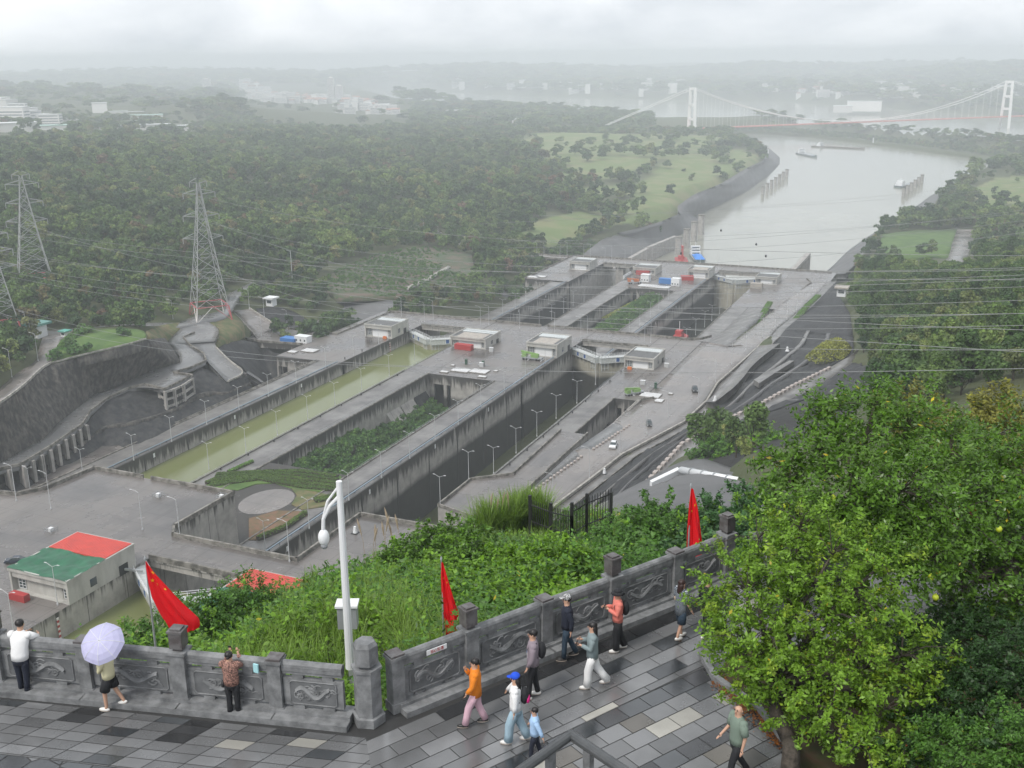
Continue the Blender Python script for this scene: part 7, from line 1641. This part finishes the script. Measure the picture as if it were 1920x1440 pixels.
c_or=cloth('orange cardigan',(.68,.20,.012)); c_pk=cloth('pink trousers',(.62,.40,.47)); c_wh=cloth('white fabric',(.72,.72,.72)); c_bk=cloth('black fabric',(.014,.015,.018)); c_nv=cloth('navy fabric',(.012,.016,.03)); c_dn=cloth('dark denim',(.025,.045,.07)); c_lb=cloth('pale washed denim',(.30,.42,.50)); c_sh=cloth('light blue shirt',(.34,.50,.72)); c_mv=cloth('mauve grey jacket',(.23,.19,.22)); c_gy=cloth('grey green jacket',(.20,.25,.26)); c_sal=cloth('salmon jacket',(.66,.19,.15)); c_cr=cloth('cream blouse',(.60,.56,.36)); c_gp=cloth('sage polo',(.16,.21,.17)); c_leo=cloth('patterned brown blouse',(.42,.23,.18),(.04,.02,.02),28.); c_bl=cloth('cobalt cap',(.01,.07,.55)); c_dc=cloth('white and black patterned cap',(.6,.6,.6),(.01,.01,.01),30.); c_shb=mat('black shoe',(.012,.012,.012),rough=.4); c_shr=mat('dark red shoe',(.10,.015,.02),rough=.6)
def stripe(nt,col,src,b):
    sx=N(nt,'ShaderNodeSeparateXYZ'); L(nt,src,sx.inputs[0]); q=N(nt,'ShaderNodeMath',operation='PINGPONG'); q.inputs[1].default_value=.016; L(nt,sx.outputs[2],q.inputs[0]); t=N(nt,'ShaderNodeMath',operation='GREATER_THAN'); t.inputs[1].default_value=.012; L(nt,q.outputs[0],t.inputs[0])
    x=N(nt,'ShaderNodeMix',data_type='RGBA'); L(nt,t.outputs[0],x.inputs[0]); x.inputs[6].default_value=(.05,.065,.085,1); x.inputs[7].default_value=(.4,.43,.45,1); return x.outputs[2]
c_st=mat('striped dress',(.06,.07,.09),rough=.85,coord='obj',extra=stripe)
W1=((.16,.22,.0),(-.10,-.34,.09)); W2=((.10,.14,0),(-.05,-.20,.06)); ST=((.0,-.02,0),(.0,.0,0))
def feet(a,b): pass
person(48,1300,107,1.76,'man in white shirt and black trousers leaning on the left handrail',((.02,.02,0),(.0,-.06,0)),(((.20,.10,-.18),(.40,-.06,-.17)),((.20,.10,-.18),(.40,-.02,-.20))),c_wh,c_nv,c_shr,'short',lean=.22,sleeve=.55,build=1.08)
def brolly(r,J,AM,fd):
    m=MB(); n=8; c=Vector((.0,-.0,1.60)); ax=(Matrix.Rotation(-math.radians(196),3,'Z')@Vector((.22,-.62,.75))).normalized(); x=ax.orthogonal().normalized(); y=ax.cross(x); Rr=.55; V=[c+ax*.30];F=[]
    for k,(rr,h) in enumerate(((.15,.285),(.30,.24),(.41,.17),(.48,.09))):
        for i in range(16):
            a=2*math.pi*i/16; q=rr*(1 if i%2==0 else .955); V.append(c+ax*(h+(0 if i%2==0 else .012))+(x*math.cos(a)+y*math.sin(a))*q)
    for i in range(16): F.append((0,1+i,1+(i+1)%16))
    for k in range(3):
        for i in range(16): a=1+k*16; F.append((a+i,a+16+i,a+16+(i+1)%16,a+(i+1)%16))
    m.add(V,F); r2=empty('umbrella',r.matrix_basis@Vector((0,0,0))); r2.rotation_euler=r.rotation_euler; tag(r2,'pale lavender umbrella hiding the head of a walker','umbrella')
    m.build('canopy',mat('lavender umbrella cloth',(.58,.57,.80),rough=.6,trans=.3),r2)
    m=MB(); m.tube([c+ax*.34,c-ax*.45],.008,6); m.build('shaft',m_steel,r2); m=MB()
    for i in range(0,16,2): m.tube([V[0]]+[V[1+k*16+i]+ax*.006 for k in range(4)],.005,4)
    m.build('rib_frame',m_white,r2)
person(212,1330,196,1.62,'person in cream blouse and black shorts walking under the umbrella',((.10,.10,0),(-.06,-.26,.10)),(((.08,.05,-.26),(.12,-.05,-.05)),((.03,.06,-.27),(.12,.05,-.45))),c_cr,c_bk,m_shoew,'short',leglen=.45,legw=1.15,extra=brolly)
person(440,1342,110,1.58,'woman in brown patterned blouse taking a photo at the left rail',((.02,-.02,0),(.03,.03,0)),(UP,UP),c_leo,c_bk,m_shoew,'bun',extra=multi(phone,bag(m_black,1,.85)),legw=1.05)
person(893,1360,203,1.62,'woman in orange cardigan and pink trousers walking, hand at her face',((.16,.24,0),(-.04,-.20,.03)),(((.05,.07,-.26),(.18,.06,-.42)),((.12,.04,-.22),(.20,-.14,.02))),c_or,c_pk,c_shb,'bun',legw=1.25,extra=lambda r,J,AM,fd:phone(r,J,AM,fd,0),coat=.06)
person(968,1392,196,1.62,'woman with blue cap, white top and pale jeans holding a child by the hand',((.13,.16,0),(-.06,-.24,.03)),(((-.02,.08,-.25),(.0,.10,-.46)),((.10,.12,-.14),(.24,.22,-.34))),c_wh,c_lb,m_shoew,'long',legw=1.5,extra=multi(ex_cap(c_bl),pack(c_bk,mat('magenta bag pocket',(.6,.02,.2),rough=.6)),lambda r,J,AM,fd:phone(r,J,AM,fd,1)),build=1.03)
person(1003,1425,205,1.22,'boy in light blue shirt and dark trousers walking beside the blue cap woman',((.10,.12,0),(-.08,-.2,.03)),(((-.12,.10,-.22),(-.20,.16,-.42)),((.06,.10,-.24),(.12,.16,-.36))),c_sh,c_nv,c_shb,'short',extra=lanyard,build=1.05,xy=tuple(P(1003,1425,TZ)[:2]))
person(1000,1308,203,1.70,'man in mauve grey jacket and black trousers with a lanyard',((.08,.10,0),(-.03,-.10,.02)),(((.02,.08,-.27),(.12,.05,-.48)),AD),c_mv,c_bk,m_shoew,'short',extra=multi(lanyard,pack(c_bk)),build=1.02)
person(1063,1236,203,1.68,'elderly man in navy jacket and patterned cap, hands behind his back',((.06,.08,0),(-.05,-.22,.06)),(AB,AB),c_nv,c_dn,c_shb,'short',extra=ex_cap(c_dc),build=1.05)
person(1110,1288,203,1.64,'woman with long hair, grey hoodie and white trousers looking at her phone',((.10,.12,0),(-.10,-.36,.05)),(PH,PHc),c_gy,c_wh,m_shoew,'long',legw=1.45,extra=phone,coat=.05)
person(1157,1220,208,1.62,'woman in salmon jacket, black bucket hat and black wide trousers with phone',((.05,.04,0),(-.06,-.20,.02)),(PHc,PH),c_sal,c_bk,m_shoew,'short',legw=1.4,extra=multi(phone,ex_cap(c_bk,bucket=True),pack(c_bk)))
person(1275,1198,55,1.60,'woman with long dark hair in striped dress walking away by the tree',((.08,.1,0),(-.05,-.18,.05)),(AD,((.0,.08,-.26),(.10,.10,-.46))),c_st,c_dn,m_shoew,'long',leglen=.6,legw=1.1,sleeve=.5,coat=.12,hm=mat('dark brown hair',(.03,.012,.01),rough=.5),extra=bag(mat('beige bag',(.45,.35,.27),rough=.6),1,1.12))
person(1322,1195,60,1.62,'person in dark clothes mostly hidden behind the pale green tree',((.08,.1,0),(-.05,-.18,.05)),(AD,AD),c_bk,c_bk,m_shoew,'short')
person(1378,1462,222,1.70,'bald man in sage polo shirt and black trousers walking at the bottom right',((.14,.20,0),(-.08,-.30,.06)),(((-.02,.07,-.27),(.04,.08,-.50)),((.03,.06,-.27),(.24,.0,-.38))),c_gp,c_bk,c_shb,'bald',sleeve=.55,build=1.05,turn=20)
# ================= foreground trees and bushes =================
def lmat(name,c,var=.45,tr=.35,rough=.45,tip=None):
    m=leafmat(name,[(0,c),(1,tip or c)],tr,rough); return m
m_lA=lmat('lime green tree leaf',(.16,.29,.028)); m_lB=lmat('pomelo leaf',(.10,.205,.022),rough=.3); m_lC=lmat('olive yellow leaf',(.20,.20,.035)); m_lD=lmat('dark shrub leaf',(.03,.075,.018)); m_lE=lmat('lush bush leaf',(.085,.19,.03)); m_lF=lmat('bright creeper leaf',(.15,.29,.022)); m_lG=lmat('blue green fern leaf',(.06,.14,.045)); m_grs=lmat('grass blade',(.16,.26,.04)); m_lR=lmat('reddish leaf',(.30,.10,.03)); m_lY=lmat('yellowed leaf',(.5,.42,.03))
m_bark2=mat('dark tree bark',(.035,.03,.024),(.09,.075,.06),9.,.9,bump=.02,bscale=20,coord='obj'); m_twig=mat('grey twig',(.17,.145,.11),rough=.9)
def leafy_tree(name,label,cat,base,fork,lobes,ntwig,nleaf,ls,m,tr=.16,seed=1,tw=.25,asp=.5,extra_m=None,group=None,droop=.1):
    rng=np.random.default_rng(seed); base=Vector(base); r=empty(name,base); tag(r,label,cat,group); Lb=[(Vector(c)-base,rad) for c,rad in lobes]; fk=[Vector(f)-base for f in fork]
    mb=MB(); mb.tube([Vector((0,0,-.5))]+fk,[tr*1.25]+[tr*(1-.35*i/len(fk)) for i in range(len(fk))],10); mb.build('trunk',m_bark2,r,True)
    top=fk[-1]; lim=MB(); net=[]
    for c,rad in Lb:
        mid=top.lerp(c,.5)+Vector(rng.normal(size=3)*.18*rad); lim.tube([top,mid,c],[tr*.5,tr*.32,tr*.16],6); net+= [mid,c,top.lerp(mid,.6),mid.lerp(c,.5)]
    net_a=np.array([list(p) for p in net]); w=np.array([rad**2 for c,rad in Lb]); idx=rng.choice(len(Lb),ntwig,p=w/w.sum()); cc=np.array([list(Lb[i][0]) for i in idx]); rr=np.array([Lb[i][1] for i in idx])
    d=rng.normal(size=(ntwig,3)); d/=np.linalg.norm(d,axis=1)[:,None]; d[:,2]=np.where(d[:,2]<-.3,d[:,2]*.6,d[:,2]); T=cc+d*(rr*(1.22-.85*rng.random(ntwig)**1.1))[:,None]*np.array([1,1,.85])
    for i in range(ntwig):
        if i%3==0:
            j=np.argmin(((net_a-T[i])**2).sum(1)); a=Vector(net_a[j]); b=Vector(T[i]); mdl=a.lerp(b,.5)+Vector((0,0,.12)); lim.tube([a,mdl,b,b+Vector(d[i])*tw*.9],[tr*.10,tr*.07,tr*.045,.004],4,False)
    lim.build('limbs' if False else 'branch_frame',m_bark2,r)
    k=np.repeat(np.arange(ntwig),nleaf); n=len(k); dd=d[k]; s=rng.random(n)*1.6-.5
    C=T[k]+dd*(s*tw)[:,None]+rng.normal(size=(n,3))*tw*.27; C[:,2]-=droop*tw*s**2
    nn=rng.normal(size=(n,3))*.6+dd*.45+np.array([0,0,.75]); nn/=np.linalg.norm(nn,axis=1)[:,None]
    sz=ls*rng.uniform(.6,1.35,n); V,F=leaves(C,nn,sz,asp,rng,.35); mi=None; ms=[m]
    if extra_m: ms+=extra_m; mi=np.where(rng.random(n)<.004,1,0); tk=(rng.random(ntwig)<.10)[k]; mi=np.where(tk&(len(ms)>2),2,mi) if len(ms)>2 else mi
    link('crown',npmesh('crown',V,F,ms,mi),r); return r
def Lb(px,py,Y,rp,k=1.0):
    p=PYp(px,py,Y); dist=p.length; return (p,rp*dist/FPX*k)
# pale green small-leaved tree in front
Y0=20.3; baseA=P(1482,1452,TZ)
lobA=[Lb(*q) for q in ((1400,1110,20.6,90),(1480,1070,21.2,95),(1560,1040,21.6,95),(1440,1190,20.,100),(1530,1150,20.6,110),(1620,1130,21.2,90),(1420,1010,22.,60),(1500,990,22.2,60),(1400,1265,19.6,75),(1500,1260,19.8,100),(1600,1240,20.3,110),(1690,1230,21.,85),(1560,1330,19.4,85),(1660,1330,20.,90),(1720,1300,20.6,60),(1620,1400,19.,65),(1700,1400,19.4,55),(1350,1160,20.6,50),(1650,1060,21.5,60),(1480,1330,19.6,50))]
leafy_tree('tree','pale lime green small leaved tree in front of the terrace, largest in view','tree',baseA,[P(1484,1400,-12.9),PYp(1478,1385,19.6),PYp(1455,1340,19.6),PYp(1450,1280,19.9)],lobA,930,44,.050,m_lA,tr=.17,seed=5,tw=.20,extra_m=[m_lY,lmat('brighter young leaf',(.22,.33,.03))])
m_lB2=lmat('glossy dark leaf',(.075,.155,.025),rough=.25)
baseB=P(1640,1130,TZ)
Yb=26.5
lobB=[Lb(*q) for q in ((1480,900,26,60),(1540,850,27,75),(1620,820,28,90),(1700,800,29,80),(1780,850,28.5,80),(1500,980,25,60),(1590,940,25.5,90),(1690,920,26,100),(1780,960,26.5,90),(1640,1030,25,80),(1740,1050,25.5,80),(1560,770,28,50),(1450,860,27,40),(1640,760,29,60),(1460,940,26,35))]
leafy_tree('tree','dark green pomelo tree with bare forking limbs behind the pale tree','tree',PYp(1625,1200,25.5),[PYp(1622,1150,25.6),PYp(1610,1080,25.8),PYp(1600,1010,26)],lobB,700,44,.070,m_lB,tr=.20,seed=8,tw=.36,asp=.42,extra_m=[m_lY,lmat('lighter pomelo leaf',(.10,.19,.025))])
lobC=[Lb(*q) for q in ((1850,900,30,90),(1920,880,30,90),(1880,1000,28,100),(1950,1000,28,100),(1830,1080,27,70),(1900,1110,27,90),(1960,1140,26,90),(1860,820,32,60),(1780,1130,26,45))]
leafy_tree('tree','second dark pomelo tree with thick trunk cut off by the right edge','tree',PYp(1893,1205,26.5),[PYp(1893,1165,26.5),PYp(1890,1110,26.7),PYp(1895,1050,27)],lobC,560,44,.070,m_lB,tr=.26,seed=9,tw=.36,asp=.42,extra_m=[m_lY,m_lB2])
lobD=[Lb(*q) for q in ((1830,800,52,55),(1880,790,54,60),(1920,800,52,60),(1850,850,50,55),(1910,860,50,60),(1790,840,52,40),(1740,800,55,45),(1700,770,58,50))]
leafy_tree('tree','olive yellow tree standing behind the pomelo trees at the right edge','tree',PYp(1880,960,51),[PYp(1880,930,51),PYp(1875,880,51.5)],lobD,620,50,.10,m_lC,tr=.22,seed=10,tw=.45,extra_m=[m_lY,m_lB])
m_fr=mat('pomelo fruit',(.42,.50,.03),rough=.45)
for px,py,Y in ((1474,948,24.9),(1562,934,25.2),(1873,992,26.),(1754,1120,24.3),(1745,1083,24.6)):
    p=PYp(px,py,Y); m=MB(); m.ell((0,0,0),(.078,.078,.082),10,8); m.ell((0,0,.08),(.02,.02,.03),6,4); tag(m.build('pomelo',m_fr,None,True,loc=p),'yellow green pomelo fruit hanging in the dark tree','fruit','pomelo fruits')
tag(MB().box(-.3,.3,-.05,.05,-.25,.25).build('red_cloth',m_flag,None,loc=PYp(1806,968,28)),'scrap of red cloth glimpsed through the pomelo leaves','cloth')
# bush belt: undergrowth at the bottom right
def bush(name,label,lobes,nt,nl,ls,m,seed,tw=.16,asp=.5,extra=None,cat='bush',group=None):
    c=lobes[0][0]; return leafy_tree(name,label,cat,(c.x,c.y,c.z-lobes[0][1]),[(c.x,c.y,c.z-lobes[0][1]*.5)],lobes,nt,nl,ls,m,tr=.04,seed=seed,tw=tw,asp=asp,extra_m=extra,group=group)
bush('bush','dark feathery nandina shrubs under the trees at the right edge',[Lb(*q) for q in ((1850,1250,21,70),(1920,1240,21,80),(1800,1260,21,50),(1870,1310,20,70),(1950,1320,20,80))],330,48,.045,m_lD,31,extra=[m_lR,m_lD])
bush('bush','lighter green shrub mound at the bottom right corner',[Lb(*q) for q in ((1880,1400,18.4,75),(1950,1390,18.4,80),(1810,1430,18.4,70),(1900,1460,18,90),(1770,1400,19,45))],330,50,.040,m_lE,32,extra=[m_lC,m_lD])
bush('bush','dark low shrub between the pale tree and the nandina',[Lb(*q) for q in ((1750,1330,20.5,60),(1790,1370,20,55),(1740,1250,22,55),(1700,1430,19,50))],260,44,.042,m_lD,33,extra=[m_lR,m_lE])
bush('bush','dark undergrowth along the pale path under the pomelo trees',[Lb(*q) for q in ((1790,1165,25,35),(1850,1175,25,35),(1740,1190,24.5,40),(1680,1180,24.5,40),(1940,1190,24.5,40))],260,40,.045,m_lD,34,extra=[m_lC,m_lD])
# ground of the planting bed
b=MB(); q=[P(1340,1275,TZ),P(1420,1330,TZ),P(1470,1400,TZ),P(1480,1500,TZ),P(1990,1500,TZ),P(1990,1180,TZ),P(1700,1170,TZ),P(1560,1200,TZ),P(1370,1230,TZ)]; b.prism([(p.x,p.y) for p in q],TZ-.3,TZ+.03); tag(b.build('soil',mat('leaf littered soil',(.06,.032,.016),(.035,.045,.012),3.,.9,detail=8)),kind='structure')
b=MB(); q=[P(1315,1230,TZ),P(1340,1275,TZ),P(1420,1330,TZ),P(1470,1395,TZ)]
for a,c in zip(q[:-1],q[1:]): b.beam(a+Vector((0,0,.06)),c+Vector((0,0,.06)),.14,.14)
tag(b.build('bed_kerb',m_stn),'low stone kerb round the planting bed','kerb')
C=np.array([list(P(1345+130*t+RNG.normal()*9,1272+125*t+RNG.normal()*7,TZ+.05)) for t in RNG.random(900)]); nn=RNG.normal(size=(900,3))*.2+np.array([0,0,1]); nn/=np.linalg.norm(nn,axis=1)[:,None]; V,F=leaves(C,nn,RNG.uniform(.02,.04,900),.6); tag(link('fallen_leaves',npmesh('fallen_leaves',V,F,lmat('fallen orange leaf',(.24,.085,.015)))),'drift of orange fallen leaves along the planting bed kerb','leaves',None,'stuff')
r=empty('stump',P(1590,1405,TZ)); tag(r,'grey stone bollard stump under the pale tree','stone'); MB().lathe([(.2,0),(.22,.25),(.17,.5),(.08,.6)],n=9).build('stone',m_stn,r,True)
# ================= hillside greenery below the balustrade =================
def hpts(n,rmin,rmax,a0,a1,seed):
    rng=np.random.default_rng(seed); a=rng.uniform(a0,a1,n); rad=np.exp(rng.uniform(math.log(rmin),math.log(rmax),n)); X=rad*np.sin(a);Y=rad*np.cos(a); return X,Y,rng
def left_of_rail(X,Y):
    PLx=[(-60,5.4),(-21.78,14.62),(-11.05,17.25),(-5.5,26.9),(-2,28.3),(9,31)]
    yy=np.interp(X,[p[0] for p in PLx],[p[1] for p in PLx]); return Y>yy+.35
def HB(X,Y):
    yy=np.interp(X,[-60,-21.78,-11.05,-5.5,-2,9],[5.4,14.62,17.25,26.9,28.3,31]); return (2.2*vn(X,Y,3.6,21)**1.3+.8*vn(X,Y,1.2,22))*np.clip((Y-yy)/3.5,.2,1)*np.interp(np.hypot(X,Y),[38,50],[1.,.4])
def keep(X,Y):
    k=left_of_rail(X,Y)&(X<10); Z=height(X[k],Y[k],False); return X[k],Y[k],Z
# leafy cover
for nm,lb,nC,per,sz,m,sd,thr_,lift in (('creeper_cover','lush bright green creepers and vines covering the hillside below the railing',30000,9,.075,m_lF,1,(.46,1),1.),('bush_cover','darker leafy bushes mixed through the hillside greenery',26000,9,.085,m_lE,2,(0,.56),1.15),('fern_cover','blue green feathery plants on the hillside',11000,9,.07,m_lG,3,(.62,1),1.1)):
    X,Y,rng=hpts(nC,17,85,-1.25,.22,sd+40); X,Y,Z=keep(X,Y); f=vn(X,Y,2.6 if sd<3 else 3.7,30 if sd<3 else 31); k=(f>=thr_[0])&(f<=thr_[1]) if sd!=2 else (f<=thr_[1]); X,Y,Z=X[k],Y[k],Z[k]
    dist=np.sqrt(X**2+Y**2+Z**2); h=HB(X,Y)*lift; n=len(X); kk=np.repeat(np.arange(n),per); q=len(kk); s=(dist/26.)**.7
    C=np.c_[X[kk],Y[kk],Z[kk]+h[kk]*rng.uniform(.45,1.05,q)]+rng.normal(size=(q,3))*(.20*s[kk])[:,None]*np.array([1,1,.7]); nn=rng.normal(size=(q,3))*.55+np.array([0,0,.9]); nn/=np.linalg.norm(nn,axis=1)[:,None]
    V,F=leaves(C,nn,sz*s[kk]*rng.uniform(.6,1.3,q),.62 if sd==1 else .45 if sd==2 else .2,rng); mi=np.where(rng.random(q)<.003,1,0); tag(link(nm,npmesh(nm,V,F,[m,m_lY],mi)),lb,'ground cover',None,'stuff')
def grass_obj(nm,lb,X,Y,Z,blades,Lm,wid,m,rng,kind='stuff',cat='grass',spread=.9):
    n=len(X)*blades; k=np.repeat(np.arange(len(X)),blades); a=rng.random(n)*6.283; lean_=rng.uniform(.25,1.,n)*spread; l=Lm*rng.uniform(.55,1.15,n); B=np.c_[X[k]+rng.normal(size=n)*.07,Y[k]+rng.normal(size=n)*.07,Z[k]]
    dirv=np.c_[np.cos(a),np.sin(a),np.zeros(n)]; sd=np.c_[-np.sin(a),np.cos(a),np.zeros(n)]; Vs=[]; ts=(0,.4,.75,1.)
    for t in ts:
        c=B+dirv*(l*lean_*t**1.6*.75)[:,None]+np.array([0,0,1.])*(l*(t-.55*lean_*t**2.4))[:,None]; w_=wid*(1-t**1.5)+.002; Vs+= [c-sd*w_,c+sd*w_]
    V=np.stack(Vs,1).reshape(-1,3); i=np.arange(n)[:,None]*8; F=np.concatenate([i+np.array([[0,1,3,2]]),i+np.array([[2,3,5,4]]),i+np.array([[4,5,7,6]])]); return tag(link(nm,npmesh(nm,V,F,m)),lb,cat,None,kind)
X,Y,rng=hpts(6000,18,80,-1.2,.25,77); X,Y,Z=keep(X,Y); k=vn(X,Y,4.5,35)>.54; X,Y,Z=X[k],Y[k],Z[k]; Z=Z+HB(X,Y)*.55
grass_obj('tall_grass','arching tall grass tufts through the hillside greenery',X,Y,Z,20,1.45,.015,m_grs,rng)
for px,py,zz,lb,nb in ((985,985,-28.,'tall arching silvergrass clump on the hilltop left of the fence',260),(930,1000,-28.,'second silvergrass clump on the hilltop',160)):
    p=P(px,py,zz); rg_=np.random.default_rng(px); X=p.x+rg_.normal(size=26)*.7;Y=p.y+rg_.normal(size=26)*.7; Z=height(X,Y,False)+.4
    r_=grass_obj('silvergrass',lb,X,Y,Z,nb//3,3.4,.035,m_grs,rg_,kind='thing',cat='grass clump',spread=.75)
# feathery plumes at the ridge
m_pl=mat('tan grass plume',(.38,.30,.22),rough=.9); pm=MB()
for px in list(np.arange(690,760,9))+list(np.arange(905,960,12)):
    p=P(px+random.uniform(-4,4),1045 if px<800 else 1000,-27 if px<800 else -28); z=float(height(np.array([p.x]),np.array([p.y]),False)[0]); h=random.uniform(2.2,3.4); d=random.uniform(-.5,.5)
    pm.tube([(p.x,p.y,z),(p.x+d*.4,p.y,z+h*.7),(p.x+d,p.y,z+h)],.012,4); pm.tube([(p.x+d*.6,p.y,z+h*.8),(p.x+d,p.y,z+h),(p.x+d*1.3,p.y,z+h*1.12)],[.03,.07,.01],5)
tag(pm.build('grass_plumes',m_pl),'tan feathery grass plumes on the hill edge','grass plumes',None,'stuff')
# bushes on the ridge at the right of the fence
for k_,(lb,lobes,m) in enumerate((('broad dark green bush right of the black fence',[Lb(*q) for q in ((1190,1005,44,50),(1240,985,46,60),(1150,1030,42,45),(1290,1000,44,55),(1220,1040,40,50))],m_lE),('leafy bush behind the right flag',[Lb(*q) for q in ((1340,985,42,55),(1390,970,44,55),(1300,1040,38,45),(1370,1020,40,50),(1430,960,46,45))],m_lG),('dark bush on the hill edge left of the silvergrass',[Lb(*q) for q in ((800,1035,44,50),(850,1020,46,50),(760,1060,42,40),(890,1040,42,50))],m_lB),('bright vine covered bush behind the middle flag',[Lb(*q) for q in ((880,1110,34,50),(940,1090,35,60),(1000,1080,35,55),(1060,1060,35,50))],m_lF),('dense bush above the near channel left of the flag',[Lb(*q) for q in ((300,1190,30,35),(360,1160,32,45),(250,1200,29,30),(420,1150,33,50),(470,1120,35,45))],m_lE))):
    bush('bush',lb,lobes,420,40,.10 if k_!=4 else .07,m,60+k_,tw=.30,asp=.55,extra=[m_lE,m_lF])
bush('bush','rounded green thicket on the dark hillside beside the slab apron',[Lb(*q) for q in ((1330,850,236,30),(1370,825,240,34),(1415,820,242,36),(1450,840,240,34),(1390,860,234,36),(1430,880,232,34),(1470,870,236,28),(1350,880,232,24))],520,34,.42,m_lE,91,tw=1.3,extra=[m_lD,m_lF])
HAZE=.00027
# haze
if HAZE:
    hb=MB().box(-9000,5000,-60,14000,-206,45).build('haze',None); hb.data.materials.clear()
    hm=bpy.data.materials.new('haze air'); hm.use_nodes=True; nt=hm.node_tree; nt.nodes.clear()
    o_=N(nt,'ShaderNodeOutputMaterial'); pv=N(nt,'ShaderNodeVolumePrincipled'); pv.inputs['Color'].default_value=(.92,.96,1.,1); pv.inputs['Density'].default_value=HAZE; pv.inputs['Anisotropy'].default_value=.25
    L(nt,pv.outputs[0],o_.inputs['Volume']); hb.data.materials.append(hm); tag(hb,'thin grey mist filling the whole valley','haze',None,'stuff')
